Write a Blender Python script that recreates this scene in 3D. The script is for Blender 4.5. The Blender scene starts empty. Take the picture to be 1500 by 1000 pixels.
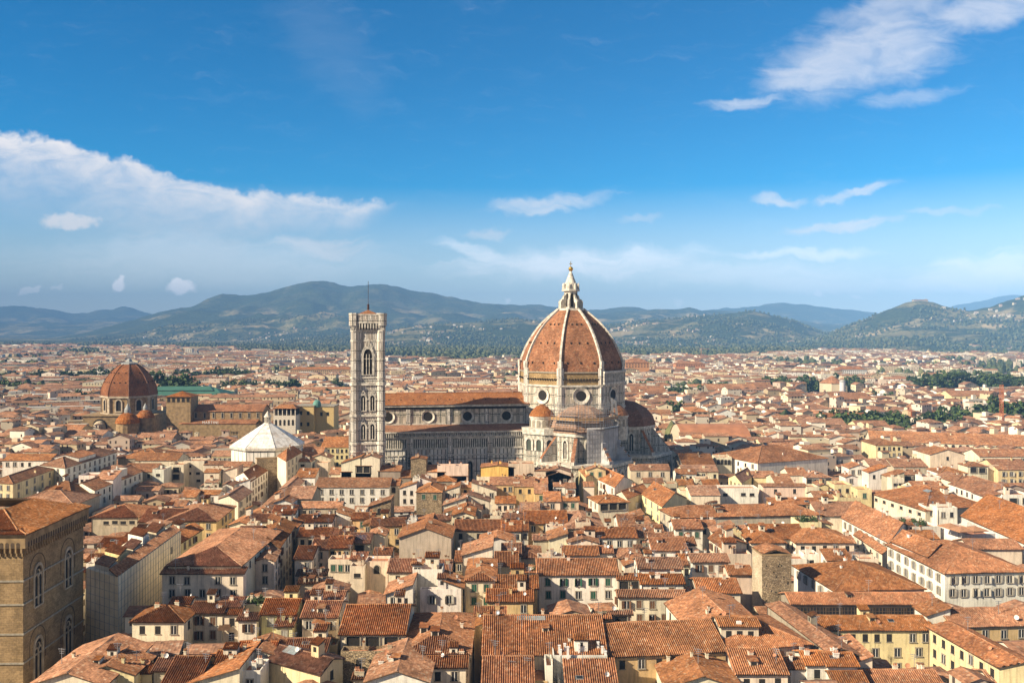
import bpy, math, random
import numpy as np
from mathutils import Vector, Matrix, noise as mnoise
random.seed(7); rng = np.random.default_rng(11)
R = math.radians
S = bpy.context.scene
COL = S.collection

# ---------------------------------------------------------------- camera, sky, sun, exposure
CAMZ, FOC, HOR, CX = 80.0, 1300.0, 484.0, 750.0     # height of the tower terrace; focal length and horizon in photo pixels
cam = bpy.data.cameras.new('camera'); camo = bpy.data.objects.new('camera', cam); COL.objects.link(camo)
camo.location = (0, 0, CAMZ); camo.rotation_euler = (R(90), 0, 0)
cam.sensor_width = 36.0; cam.lens = FOC / 1500 * 36; cam.shift_y = (HOR - 500) / 1500
cam.clip_start = 1.0; cam.clip_end = 80000
S.camera = camo
S.view_settings.view_transform = 'Standard'; S.view_settings.look = 'None'
S.view_settings.exposure = 0.92; S.view_settings.gamma = 1.0
S.cycles.max_bounces = 5; S.cycles.diffuse_bounces = 2; S.cycles.glossy_bounces = 2
S.cycles.volume_bounces = 0; S.cycles.transmission_bounces = 2; S.cycles.caustics_reflective = False
SUN_AZ, SUN_EL = R(62), R(31)     # from behind the camera, to its left
sun_dir = Vector((-math.sin(SUN_AZ) * math.cos(SUN_EL), -math.cos(SUN_AZ) * math.cos(SUN_EL), math.sin(SUN_EL)))
sl = bpy.data.lights.new('sun', 'SUN'); sl.energy = 5.0; sl.angle = R(0.5); sl.color = (1.0, 0.85, 0.63)
so = bpy.data.objects.new('sun', sl); COL.objects.link(so); so.location = (-300, -300, 400)
so.rotation_euler = sun_dir.to_track_quat('Z', 'Y').to_euler()

class NT:
    """small helper to build node trees"""
    def __init__(s, tree): s.t = tree; s.n = tree.nodes; s.l = tree.links
    def new(s, kind, **kw):
        n = s.n.new(kind)
        for k, v in kw.items(): setattr(n, k, v)
        return n
    def put(s, sock, v):
        if hasattr(v, 'is_output'): s.l.new(v, sock)
        elif v is not None: sock.default_value = v
    def math(s, op, a, b=None, c=None, clamp=False):
        n = s.new('ShaderNodeMath', operation=op, use_clamp=clamp)
        for i, v in enumerate((a, b, c)): s.put(n.inputs[i], v)
        return n.outputs[0]
    def vmath(s, op, a, b=None):
        n = s.new('ShaderNodeVectorMath', operation=op)
        s.put(n.inputs[0], a); s.put(n.inputs[1], b)
        return n.outputs['Value'] if op in ('LENGTH', 'DOT_PRODUCT') else n.outputs[0]
    def mix(s, f, a, b, mode='MIX'):
        n = s.new('ShaderNodeMix', data_type='RGBA', blend_type=mode)
        s.put(n.inputs[0], f); s.put(n.inputs[6], a); s.put(n.inputs[7], b)
        return n.outputs[2]
    def ramp(s, v, a, b, lo=0.0, hi=1.0, smooth=True):
        n = s.new('ShaderNodeMapRange', interpolation_type='SMOOTHSTEP' if smooth else 'LINEAR')
        s.put(n.inputs[0], v)
        for i, x in enumerate((a, b, lo, hi)): s.put(n.inputs[1 + i], x)
        return n.outputs[0]
    def noise(s, vec, scale, detail=3, rough=.5, dist=0.0):
        n = s.new('ShaderNodeTexNoise'); s.put(n.inputs['Vector'], vec)
        n.inputs['Scale'].default_value = scale; n.inputs['Detail'].default_value = detail
        n.inputs['Roughness'].default_value = rough; n.inputs['Distortion'].default_value = dist
        return n
    def xyz(s, x, y, z=0.0):
        n = s.new('ShaderNodeCombineXYZ')
        for i, v in enumerate((x, y, z)): s.put(n.inputs[i], v)
        return n.outputs[0]
    def sep(s, v):
        n = s.new('ShaderNodeSeparateXYZ'); s.put(n.inputs[0], v); return n.outputs

def c4(c): return (c[0], c[1], c[2], 1.0)

def build_world():
    w = bpy.data.worlds.new('World'); S.world = w; w.use_nodes = True
    t = NT(w.node_tree); t.n.clear()
    out = t.new('ShaderNodeOutputWorld'); bg = t.new('ShaderNodeBackground')
    sky = t.new('ShaderNodeTexSky', sky_type='NISHITA')
    sky.sun_disc = False; sky.sun_elevation = SUN_EL; sky.sun_rotation = math.pi + SUN_AZ
    sky.altitude = 100; sky.air_density = 1.0; sky.dust_density = 0.1; sky.ozone_density = 4.0
    hs = t.new('ShaderNodeHueSaturation'); hs.inputs['Hue'].default_value = SKY_HUE
    hs.inputs['Value'].default_value = 1.0
    t.l.new(sky.outputs[0], hs.inputs['Color'])
    tc = t.new('ShaderNodeTexCoord')
    x, y, z = t.sep(tc.outputs['Generated'])
    t.l.new(t.math('MULTIPLY', t.ramp(z, .0, .28, .68, SKY_SAT), t.ramp(z, .38, .75, 1, .45)), hs.inputs['Saturation']); t.l.new(t.ramp(z, .0, .34, 1.25, .96), hs.inputs['Value'])  # sky above the frame made less blue, to warm the shade
    ys = t.math('MAXIMUM', y, 0.02)
    # cloud chart: direction of view as two tangents, in hundredths (east, up)
    U = t.math('MULTIPLY', t.math('DIVIDE', x, ys), 13.0); V = t.math('MULTIPLY', t.math('DIVIDE', z, ys), 13.0)
    P0 = t.xyz(U, V)
    warp = t.noise(P0, 1.3, 4, .6)
    wv = t.vmath('SUBTRACT', warp.outputs['Color'], (.5, .5, .5))
    sc_ = t.new('ShaderNodeVectorMath', operation='SCALE'); t.l.new(wv, sc_.inputs[0]); sc_.inputs['Scale'].default_value = .55
    P = t.vmath('ADD', P0, sc_.outputs[0])
    fine = t.noise(t.vmath('MULTIPLY', P0, (1.0, 2.6, 1)), 1.6, 7, .62, .6).outputs['Fac']
    puff = t.noise(t.vmath('MULTIPLY', P0, (1.0, 1.2, 1)), 3.2, 6, .6, .3).outputs['Fac']
    wisp = t.noise(t.vmath('MULTIPLY', P, (0.5, 3.0, 1)), 2.2, 6, .6, .8).outputs['Fac']
    tot = None; low = None
    def add(m, is_low=False):
        nonlocal tot, low
        if is_low: low = m if low is None else t.math('MAXIMUM', low, m)
        else: tot = m if tot is None else t.math('MAXIMUM', tot, m)
    def blob(px, py, rx, ry, rot, amt, tex, lo, hi, vec=P):
        mp = t.new('ShaderNodeMapping', vector_type='TEXTURE')
        t.l.new(vec, mp.inputs[0])
        mp.inputs['Location'].default_value = ((px - 750) / 100, (484 - py) / 100, 0)
        mp.inputs['Rotation'].default_value = (0, 0, R(rot)); mp.inputs['Scale'].default_value = (rx / 100, ry / 100, 1)
        d = t.vmath('LENGTH', mp.outputs[0])
        m = t.ramp(d, 1.0, 0.15, 0, 1)
        tx = t.math('ADD', t.math('MULTIPLY', m, .9), t.math('SUBTRACT', tex, .78))
        add(t.math('MULTIPLY', t.ramp(tx, lo, hi + (.22 if tex is wisp else .06), 0, 1), amt), py > 365)
    for b in [(105, 324, 85, 26, 6, .8, puff, .05, .55), (173, 418, 22, 15, 20, .8, puff, .0, .4), (265, 425, 48, 17, 9, .85, puff, .0, .45),
              (45, 427, 28, 8, 10, .45, puff, .0, .4), (85, 423, 20, 6, 5, .3, puff, .0, .4), (1197, 430, 14, 9, 0, .6, puff, .0, .4), (1257, 432, 13, 8, 0, .5, puff, .0, .4),
              (1447, 424, 22, 12, 0, .5, puff, .0, .4), (740, 437, 10, 6, 0, .5, puff, .0, .4), (995, 441, 16, 6, 0, .3, puff, .0, .4), (940, 374, 22, 22, 30, .42, puff, .0, .6),
              (1265, 80, 260, 95, 17, .60, fine, -.10, .85), (1190, 112, 150, 44, 8, .58, fine, -.06, .7), (1440, 15, 200, 60, 18, .55, fine, -.04, .8), (1300, 20, 190, 55, 10, .45, fine, -.02, .8), (1090, 150, 110, 20, 4, 0.51, wisp, 0.02, .7),
              (1330, 140, 150, 28, 10, 0.32, wisp, 0.02, .7),
              (805, 297, 170, 24, 9, 0.65, wisp, -0.03, .65), (715, 343, 60, 14, 3, 0.43, wisp, -0.03, .6), (940, 321, 60, 10, -4, 0.32, wisp, -0.03, .6),
              (1145, 293, 75, 14, -3, 0.61, wisp, -0.03, .6), (1255, 280, 110, 16, 14, 0.58, wisp, -0.03, .6), (1235, 328, 165, 17, 5, 0.65, wisp, -0.03, .6), (1390, 308, 130, 12, 4, 0.36, wisp, -0.03, .6),
              (1180, 371, 190, 18, 1, 0.46, wisp, -0.03, .6), (850, 388, 330, 42, 2, 0.61, wisp, -0.13, .7), (700, 372, 120, 22, -14, 0.43, wisp, -0.08, .6), (1450, 402, 260, 52, 5, 0.65, wisp, -0.18, .7),
              (1100, 402, 330, 36, 0, 0.36, wisp, -0.18, .7), (470, 360, 130, 26, -3, 0.51, wisp, -0.13, .6), (300, 385, 420, 60, 0, 0.23, wisp, -0.28, .6), (480, 70, 220, 110, -50, .05, fine, .0, .8), (840, 384, 280, 34, 2, .36, fine, -.1, .8), (1450, 402, 240, 46, 6, .45, fine, -.12, .8), (1190, 414, 260, 26, 0, .35, fine, -.1, .7), (300, 400, 380, 40, 0, .22, fine, -.15, .8)]:
        blob(*b)
    # the long bank on the left: crisp upper edge, veil below
    e = t.new('ShaderNodeFloatCurve'); mp = e.mapping; cv = mp.curves[0]
    mp.use_clip = False
    pts = [(-400, 150), (0, 193), (100, 210), (200, 238), (260, 258), (330, 270), (400, 277), (470, 287), (530, 289), (590, 291), (700, 300)]
    f0 = lambda p: (p + 400) / 1100.0
    cv.points[0].location = (0, pts[0][1] / 500); cv.points[1].location = (1, pts[-1][1] / 500)
    for a, b in pts[1:-1]: cv.points.new(f0(a), b / 500)
    mp.update()
    Us, Vs, _ = t.sep(P)
    upx = t.math('MULTIPLY_ADD', Us, 100.0, 750.0); vpx = t.math('SUBTRACT', 484.0, t.math('MULTIPLY', Vs, 100.0))
    t.l.new(t.math('DIVIDE', t.math('ADD', upx, 400.0), 1100.0), e.inputs['Value'])
    edge = t.math('MULTIPLY', e.outputs[0], 500.0)
    dd = t.math('ADD', t.math('SUBTRACT', vpx, edge), t.math('MULTIPLY', t.math('SUBTRACT', puff, .5), 34.0))
    rise = t.ramp(dd, -4.0, 10.0, 0, 1)
    depth = t.ramp(upx, 200.0, 520.0, 150.0, 62.0)
    fall = t.math('SUBTRACT', 1.0, t.math('DIVIDE', dd, depth), clamp=True)
    fall = t.math('POWER', fall, 1.35)
    tail = t.ramp(t.math('ADD', upx, t.math('MULTIPLY', t.math('SUBTRACT', vpx, 290.0), .9)), 596.0, 540.0, 0, 1)
    tex = t.ramp(fine, .25, .72, .55, 1.1)
    add(t.math('MULTIPLY', t.math('MULTIPLY', t.math('MULTIPLY', rise, fall), t.math('MULTIPLY', tail, tex)), 1.0))
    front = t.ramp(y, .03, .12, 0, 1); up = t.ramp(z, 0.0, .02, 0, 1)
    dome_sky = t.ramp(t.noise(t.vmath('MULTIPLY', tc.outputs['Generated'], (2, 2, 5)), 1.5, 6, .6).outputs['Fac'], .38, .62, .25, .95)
    side = t.math('MULTIPLY', t.math('MAXIMUM', t.math('SUBTRACT', 1.0, front), t.ramp(z, .45, .7, 0, .8)), dome_sky)  # mask of the added cloud, all of it out of view
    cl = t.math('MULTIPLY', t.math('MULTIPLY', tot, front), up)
    base = t.mix(t.math('MULTIPLY', side, up), hs.outputs[0], c4(SKY_FILL))
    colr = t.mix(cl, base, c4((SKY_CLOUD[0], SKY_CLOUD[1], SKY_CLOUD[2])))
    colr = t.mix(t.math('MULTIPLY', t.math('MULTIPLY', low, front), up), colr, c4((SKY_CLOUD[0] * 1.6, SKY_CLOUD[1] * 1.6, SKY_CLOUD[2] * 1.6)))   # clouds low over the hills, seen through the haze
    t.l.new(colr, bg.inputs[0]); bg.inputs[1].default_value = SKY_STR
    t.l.new(bg.outputs[0], out.inputs[0])
SKY_FILL = (2.0, 1.7, 1.4)   # unseen cloud added behind and above the camera to lift and warm the shade
SKY_STR, SKY_HUE, SKY_SAT, SKY_CLOUD = 0.070, 0.499, 2.3, (8.6, 8.2, 8.1)
build_world()

# ---------------------------------------------------------------- materials
def new_mat(name, rough=.85):
    m = bpy.data.materials.new(name); m.use_nodes = True
    t = NT(m.node_tree); b = t.n['Principled BSDF']
    b.inputs['Roughness'].default_value = rough; b.inputs['Specular IOR Level'].default_value = .25
    return m, t, b
def bump(t, b, h, strength, dist=.05):
    n = t.new('ShaderNodeBump'); n.inputs['Strength'].default_value = strength; n.inputs['Distance'].default_value = dist
    t.put(n.inputs['Height'], h); t.l.new(n.outputs[0], b.inputs['Normal'])
def plain(name, col, rough=.7, metal=0.0, var=.25, scale=1.5):
    m, t, b = new_mat(name, rough); b.inputs['Metallic'].default_value = metal
    g = t.new('ShaderNodeNewGeometry')
    n = t.noise(g.outputs['Position'], scale, 4)
    k = t.ramp(n.outputs['Fac'], .3, .7, 1 - var, 1 + var * .4)
    v = t.new('ShaderNodeVectorMath', operation='SCALE'); v.inputs[0].default_value = col[:3]; t.l.new(k, v.inputs['Scale'])
    t.l.new(v.outputs[0], b.inputs['Base Color'])
    return m
def scaled(t, col, k):
    v = t.new('ShaderNodeVectorMath', operation='SCALE'); t.put(v.inputs[0], col); t.put(v.inputs['Scale'], k); return v.outputs[0]

def mk_plaster():
    m, t, b = new_mat('plaster', .92)
    oi = t.new('ShaderNodeObjectInfo'); g = t.new('ShaderNodeNewGeometry')
    p = g.outputs['Position']
    big = t.noise(p, .22, 4, .6).outputs['Fac']
    streak = t.noise(t.vmath('MULTIPLY', p, (1.1, 1.1, .12)), 1.4, 5, .65).outputs['Fac']
    fine = t.noise(p, 3.0, 3, .6).outputs['Fac']
    k = t.math('MULTIPLY', t.ramp(big, .3, .72, .86, 1.08), t.ramp(streak, .27, .58, .70, 1.06))
    k = t.math('MULTIPLY', k, t.ramp(fine, .3, .7, .94, 1.05))
    c = scaled(t, oi.outputs['Color'], k)
    peel = t.ramp(t.noise(p, .7, 6, .7, .4).outputs['Fac'], .64, .70, 0, .35)
    c = t.mix(peel, c, c4((.36, .30, .22)))
    t.l.new(c, b.inputs['Base Color']); bump(t, b, fine, .15, .03)
    return m
def stone_mat(name, lo, hi, scale=1.6, joint=(.10, .08, .06), row=False):
    m, t, b = new_mat(name, .95)
    g = t.new('ShaderNodeNewGeometry'); p = g.outputs['Position']
    if row: p2 = t.vmath('MULTIPLY', p, (1, 1, 1.9))
    else: p2 = t.vmath('MULTIPLY', p, (1, 1, 1.5))
    vo = t.new('ShaderNodeTexVoronoi'); vo.inputs['Scale'].default_value = scale; t.l.new(p2, vo.inputs['Vector'])
    ve = t.new('ShaderNodeTexVoronoi', feature='DISTANCE_TO_EDGE'); ve.inputs['Scale'].default_value = scale; t.l.new(p2, ve.inputs['Vector'])
    rnd = t.sep(vo.outputs['Color'])[0]
    c = t.mix(rnd, c4(lo), c4(hi))
    big = t.noise(p, .25, 5, .6).outputs['Fac']
    c = scaled(t, c, t.ramp(big, .3, .7, .72, 1.15))
    ed = t.ramp(ve.outputs['Distance'], .0, .09, 0, 1)
    c = t.mix(ed, c4(joint), c)
    t.l.new(c, b.inputs['Base Color'])
    h = t.math('MULTIPLY', ed, t.math('ADD', .6, t.math('MULTIPLY', rnd, .5)))
    bump(t, b, h, .9, .12)
    return m
def ashlar_mat():
    m, t, b = new_mat('ashlar_stone', .95)
    uv = t.new('ShaderNodeUVMap')
    br = t.new('ShaderNodeTexBrick'); t.l.new(uv.outputs[0], br.inputs['Vector'])
    br.inputs['Scale'].default_value = 1; br.inputs['Brick Width'].default_value = 1.1; br.inputs['Row Height'].default_value = .48
    br.inputs['Mortar Size'].default_value = .02; br.inputs['Mortar Smooth'].default_value = .5; br.inputs['Bias'].default_value = 0
    br.inputs['Color1'].default_value = c4((.36, .245, .125)); br.inputs['Color2'].default_value = c4((.28, .19, .098)); br.inputs['Mortar'].default_value = c4((.20, .14, .075))
    g = t.new('ShaderNodeNewGeometry')
    big = t.noise(g.outputs['Position'], .3, 6, .65).outputs['Fac']
    sm = t.noise(g.outputs['Position'], 2.4, 4, .6).outputs['Fac']
    k = t.math('MULTIPLY', t.ramp(big, .3, .72, .68, 1.18), t.ramp(sm, .3, .7, .85, 1.1))
    t.l.new(scaled(t, br.outputs['Color'], k), b.inputs['Base Color'])
    bump(t, b, t.math('ADD', t.math('MULTIPLY', br.outputs['Fac'], -.6), sm), .5, .06)
    return m
def tile_mat(name, dark, mid, pale, per=.5, row=.45, flat=False, blotch=.8):
    """clay tiles: every tile its own tone, lichen and soot in patches"""
    m, t, b = new_mat(name, .9)
    uv = t.new('ShaderNodeUVMap'); oi = t.new('ShaderNodeObjectInfo')
    u, v, _ = t.sep(uv.outputs[0])
    cu = t.math('FLOOR', t.math('DIVIDE', u, per)); cvv = t.math('FLOOR', t.math('DIVIDE', v, row))
    wn = t.new('ShaderNodeTexWhiteNoise', noise_dimensions='3D')
    t.l.new(t.xyz(cu, cvv, t.math('MULTIPLY', oi.outputs['Random'], 91.0)), wn.inputs['Vector'])
    r1 = wn.outputs['Value']; r2 = t.sep(wn.outputs['Color'])[1]
    g = t.new('ShaderNodeNewGeometry'); p = g.outputs['Position']
    big = t.noise(p, .16, 5, .65).outputs['Fac']; med = t.noise(p, .9, 4, .6).outputs['Fac']
    c = t.mix(t.ramp(r1, 0, 1, 0, 1, False), c4(dark), c4(mid))
    c = t.mix(t.ramp(r2, .86, .98, 0, .7), c, c4(pale))
    k = t.math('MULTIPLY', t.ramp(big, .3, .7, 1 - blotch * .45, 1.15), t.ramp(med, .25, .7, 1 - blotch * .35, 1.1))
    # each course of tiles is darker along its lower edge
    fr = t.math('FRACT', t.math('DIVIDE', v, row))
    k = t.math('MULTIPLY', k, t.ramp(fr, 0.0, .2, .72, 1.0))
    hsv = t.new('ShaderNodeHueSaturation')
    hsv.inputs['Hue'].default_value = .5
    t.l.new(t.ramp(oi.outputs['Random'], 0, 1, .86, 1.12, False), hsv.inputs['Saturation'])
    t.l.new(scaled(t, c, k), hsv.inputs['Color'])
    c = t.mix(1.0, hsv.outputs[0], oi.outputs['Color'], 'MULTIPLY')
    lich = t.ramp(t.noise(p, 1.7, 6, .7, .3).outputs['Fac'], .58, .70, 0, .55)
    c = t.mix(lich, c, c4((.20, .135, .08)))
    t.l.new(c, b.inputs['Base Color'])
    if flat:
        w = t.math('ABSOLUTE', t.math('SUBTRACT', t.math('FRACT', t.math('DIVIDE', u, per)), .5))
        bump(t, b, t.math('ADD', t.math('MULTIPLY', w, 1.0), t.math('MULTIPLY', r1, .3)), .6, .10)
    return m
def marble_mat(name, w, h, white=(.74, .68, .57), green=(.07, .085, .065), second=True, line=.13, inner=.42):
    """white marble slabs framed in dark green marble"""
    m, t, b = new_mat(name, .6)
    uv = t.new('ShaderNodeUVMap'); u, v, _ = t.sep(uv.outputs[0])
    fu = t.math('FRACT', t.math('DIVIDE', u, w)); fv = t.math('FRACT', t.math('DIVIDE', v, h))
    du = t.math('MULTIPLY', t.math('MINIMUM', fu, t.math('SUBTRACT', 1.0, fu)), w)
    dv = t.math('MULTIPLY', t.math('MINIMUM', fv, t.math('SUBTRACT', 1.0, fv)), h)
    d = t.math('MINIMUM', du, dv)
    g1 = t.math('LESS_THAN', d, line)
    g2 = t.math('MULTIPLY', t.math('GREATER_THAN', d, inner), t.math('LESS_THAN', d, inner + line * 1.2))
    g = t.math('MAXIMUM', g1, g2) if second else g1
    ge = t.new('ShaderNodeNewGeometry'); p = ge.outputs['Position']
    st = t.noise(t.vmath('MULTIPLY', p, (1, 1, .2)), .7, 5, .65).outputs['Fac']
    cell = t.new('ShaderNodeTexWhiteNoise', noise_dimensions='2D')
    t.l.new(t.xyz(t.math('FLOOR', t.math('DIVIDE', u, w)), t.math('FLOOR', t.math('DIVIDE', v, h))), cell.inputs['Vector'])
    wc = t.mix(t.ramp(cell.outputs['Value'], .65, .9, 0, .5), c4(white), c4((.60, .47, .36)))
    c = t.mix(g, scaled(t, wc, t.ramp(st, .3, .62, .66, 1.05)), c4(green))
    t.l.new(c, b.inputs['Base Color'])
    return m
def glass_mat():
    m, t, b = new_mat('window_glass', .12); b.inputs['Base Color'].default_value = c4((.025, .027, .03)); b.inputs['Specular IOR Level'].default_value = .5
    return m
def tinted(name, rough=.7):
    m, t, b = new_mat(name, rough); oi = t.new('ShaderNodeObjectInfo'); g = t.new('ShaderNodeNewGeometry')
    k = t.ramp(t.noise(g.outputs['Position'], 2.0, 4).outputs['Fac'], .3, .7, .8, 1.1)
    t.l.new(scaled(t, oi.outputs['Color'], k), b.inputs['Base Color']); return m
def vcol_mat(name, rough=.9, var=.3, scale=.3):
    m, t, b = new_mat(name, rough); a = t.new('ShaderNodeVertexColor', layer_name='col'); g = t.new('ShaderNodeNewGeometry')
    k = t.ramp(t.noise(g.outputs['Position'], scale, 4, .6).outputs['Fac'], .3, .7, 1 - var, 1 + var * .5)
    t.l.new(scaled(t, a.outputs[0], k), b.inputs['Base Color']); return m, t, b

M = {}
M['plaster'] = mk_plaster()
M['rubble'] = stone_mat('rubble_stone', (.29, .21, .12), (.56, .43, .27), 2.0)
M['ashlar'] = ashlar_mat()
M['tile'] = tile_mat('clay_tiles', (.27, .118, .056), (.51, .235, .110), (.54, .36, .23), blotch=.75)
M['tile_far'] = tile_mat('clay_tiles_weathered', (.27, .120, .058), (.50, .232, .110), (.53, .35, .22), .6, .6, True)
M['ridge'] = tile_mat('ridge_tiles', (.30, .14, .07), (.46, .24, .13), (.55, .40, .27), .5, .45, False, .3)
M['dome_tile'] = tile_mat('dome_tiles', (.25, .095, .038), (.43, .170, .064), (.47, .28, .15), .55, .5, False, .95)
M['nave_tile'] = tile_mat('old_brown_tiles', (.25, .105, .048), (.39, .165, .072), (.42, .24, .13), .55, .5, False, .6)
M['red_tile'] = tile_mat('dark_red_tiles', (.165, .075, .042), (.275, .118, .062), (.32, .18, .11), .55, .5, False, .5)
M['trim'] = plain('grey_stone_trim', (.34, .30, .235), .9)
M['soffit'] = plain('wooden_eaves', (.10, .07, .045), .9)
M['glass'] = glass_mat()
M['skyglass'] = plain('roof_light_glass', (.30, .34, .34), .15)
M['dark'] = plain('opening_and_shade_dark', (.03, .026, .022), .9)
M['shutter'] = tinted('painted_shutter')
M['tint'] = tinted('painted_surface', .8)
M['white'] = plain('white_paint', (.78, .76, .72), .7, 0, .12)
M['metal'] = plain('grey_metal', (.42, .42, .43), .45, .6)
M['rust'] = plain('rusty_metal', (.075, .04, .03), .7)
M['terracotta'] = plain('terracotta_floor', (.48, .22, .12), .85)
M['marble'] = plain('white_marble', (.66, .61, .52), .6, 0, .4, .7)
M['greenmarble'] = plain('green_marble', (.07, .085, .065), .6)
M['mar_wall'] = marble_mat('marble_panels', 3.0, 4.6, (.68, .61, .50), (.05, .06, .045), True, .18, .52)
M['mar_aisle'] = marble_mat('marble_narrow_panels', 1.75, 5.6, (.80, .76, .68), (.06, .072, .06), False, .17)
M['mar_trib'] = marble_mat('marble_banded_panels', 2.1, 3.4, (.64, .59, .50), (.06, .07, .055), True, .17, .45)
M['mar_tower'] = marble_mat('marble_tower_panels', 2.15, 4.2, (.80, .74, .65), (.10, .10, .085), True, .17, .5)
M['bapt_roof'] = marble_mat('white_marble_slabs', 2.2, 1.3, (.84, .82, .78), (.60, .57, .52), False, .06)
M['mar_bapt'] = marble_mat('marble_pale_panels', 3.2, 6.0, (.80, .77, .70), (.16, .17, .15), False, .16)
M['brown'] = stone_mat('rough_brown_masonry', (.36, .24, .11), (.46, .32, .16), 1.2, (.24, .16, .08))
M['sandstone'] = plain('sandstone', (.34, .235, .125), .95, 0, .35, .5)
M['gold'] = plain('gilded_copper', (.80, .52, .12), .3, .9, .05)
M['lead'] = plain('grey_lead', (.34, .35, .34), .6, .2)
M['copper'] = plain('green_copper', (.13, .30, .25), .6)
M['wrap'] = plain('beige_scaffold_net', (.86, .74, .54), .85, 0, .15, .25)
M['sheet'] = plain('scaffold_sheeting', (.47, .46, .46), .8, 0, .3, .35)
M['panel'] = plain('solar_panel', (.03, .045, .10), .15)
M['asphalt'] = plain('street_paving', (.16, .135, .11), .95, 0, .4, .1)
M['leaf'], _t, _b = vcol_mat('leaves', .7, .3, .6)
M['bark'] = plain('bark', (.11, .075, .045), .95)

# ---------------------------------------------------------------- mesh builder
class MB:
    def __init__(s): s.v = []; s.f = []; s.m = []; s.uv = []; s.sm = []
    def poly(s, pts, mat=0, uv=None, smooth=False):
        i = len(s.v); s.v.extend([tuple(p) for p in pts]); n = len(pts)
        s.f.append(tuple(range(i, i + n))); s.m.append(mat); s.sm.append(smooth)
        if uv is None:
            p0 = Vector(pts[0]); nrm = Vector((0, 0, 0))
            for k in range(1, n - 1): nrm += (Vector(pts[k]) - p0).cross(Vector(pts[k + 1]) - p0)
            if nrm.length < 1e-9: uv = [(0, 0)] * n
            else:
                nrm.normalize()
                if abs(nrm.z) < .95:
                    uu = Vector((0, 0, 1)).cross(nrm).normalized(); vv = nrm.cross(uu)
                else: uu = Vector((1, 0, 0)); vv = Vector((0, 1, 0))
                uv = [(Vector(p).dot(uu), Vector(p).dot(vv)) for p in pts]
        s.uv.extend(uv)
    def box(s, x0, x1, y0, y1, z0, z1, mat=0, bottom=False):
        a = [(x0, y0), (x1, y0), (x1, y1), (x0, y1)]; s.prism(a, z0, z1, mat, bottom)
    def prism(s, a, z0, z1, mat=0, bottom=False, top=True, cap=None):
        n = len(a)
        for k in range(n):
            p, q = a[k], a[(k + 1) % n]
            s.poly([(p[0], p[1], z0), (q[0], q[1], z0), (q[0], q[1], z1), (p[0], p[1], z1)], mat)
        if top: s.poly([(p[0], p[1], z1) for p in a], mat if cap is None else cap)
        if bottom: s.poly([(p[0], p[1], z0) for p in reversed(a)], mat)
    def bar(s, p, q, r, mat=0, n=4):
        p = Vector(p); q = Vector(q); d = (q - p).normalized()
        a = d.cross(Vector((0, 0, 1)) if abs(d.z) < .9 else Vector((1, 0, 0))).normalized(); b = d.cross(a)
        ring = [a * math.cos(t) * r + b * math.sin(t) * r for t in [2 * math.pi * (k + .5) / n for k in range(n)]]
        for k in range(n):
            r0, r1 = ring[k], ring[(k + 1) % n]
            s.poly([p + r0, p + r1, q + r1, q + r0], mat, smooth=n > 6)
        s.poly([q + x for x in ring], mat); s.poly([p + x for x in reversed(ring)], mat)
    def lathe(s, prof, n=24, mat=0, cx=0, cy=0, a0=0.0, smooth=True, ang=2 * math.pi):
        """prof: (radius, z) from bottom to top"""
        cum = 0.0
        for k in range(len(prof) - 1):
            (r0, z0), (r1, z1) = prof[k], prof[k + 1]
            L = math.hypot(r1 - r0, z1 - z0)
            for j in range(n):
                t0, t1 = a0 + ang * j / n, a0 + ang * (j + 1) / n
                pts = [(cx + r0 * math.cos(t0), cy + r0 * math.sin(t0), z0), (cx + r0 * math.cos(t1), cy + r0 * math.sin(t1), z0),
                       (cx + r1 * math.cos(t1), cy + r1 * math.sin(t1), z1), (cx + r1 * math.cos(t0), cy + r1 * math.sin(t0), z1)]
                m0, m1 = r0 * (t1 - t0), r1 * (t1 - t0); rm = max(r0, r1)
                w0 = rm * (t1 - t0) * j
                uv = [(w0 + (rm * (t1 - t0) - m0) / 2, cum), (w0 + (rm * (t1 - t0) + m0) / 2, cum), (w0 + (rm * (t1 - t0) + m1) / 2, cum + L), (w0 + (rm * (t1 - t0) - m1) / 2, cum + L)]
                if r1 < 1e-6: pts = pts[:3]; uv = uv[:3]
                elif r0 < 1e-6: pts = [pts[0], pts[2], pts[3]]; uv = [uv[0], uv[2], uv[3]]
                s.poly(pts, mat, uv, smooth)
            cum += L
    def mesh(s, name, mats):
        me = bpy.data.meshes.new(name); me.from_pydata(s.v, [], s.f)
        for m in mats: me.materials.append(m)
        me.polygons.foreach_set('material_index', s.m); me.polygons.foreach_set('use_smooth', s.sm)
        ul = me.uv_layers.new(name='UVMap'); ul.data.foreach_set('uv', np.array(s.uv, dtype=np.float32).ravel())
        me.update(); return me
    def build(s, name, mats, parent=None, color=None, loc=None, rotz=0.0):
        return link(name, s.mesh(name, mats if isinstance(mats, (list, tuple)) else [mats]), parent, color, loc, rotz)
def link(name, me, parent=None, color=None, loc=None, rotz=0.0):
    o = bpy.data.objects.new(name, me); COL.objects.link(o); o.parent = parent
    if color is not None: o.color = (color[0], color[1], color[2], 1)
    if loc is not None: o.location = loc
    if rotz: o.rotation_euler.z = rotz
    return o
def thing(name, label, cat, loc=(0, 0, 0), rotz=0.0, group=None):
    o = bpy.data.objects.new(name, None); COL.objects.link(o); o.location = loc; o.rotation_euler.z = rotz
    o.empty_display_size = 2; tag(o, label, cat, group); return o
def tag(o, label, cat, group=None):
    o['label'] = label; o['category'] = cat
    if group: o['group'] = group
    return o
def kind(o, k): o['kind'] = k; return o
def at(px, py, z):
    """the ground point whose height z is seen at photo position (px, py)"""
    Y = FOC * (CAMZ - z) / (py - HOR); return Vector(((px - CX) / FOC * Y, Y))
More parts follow.
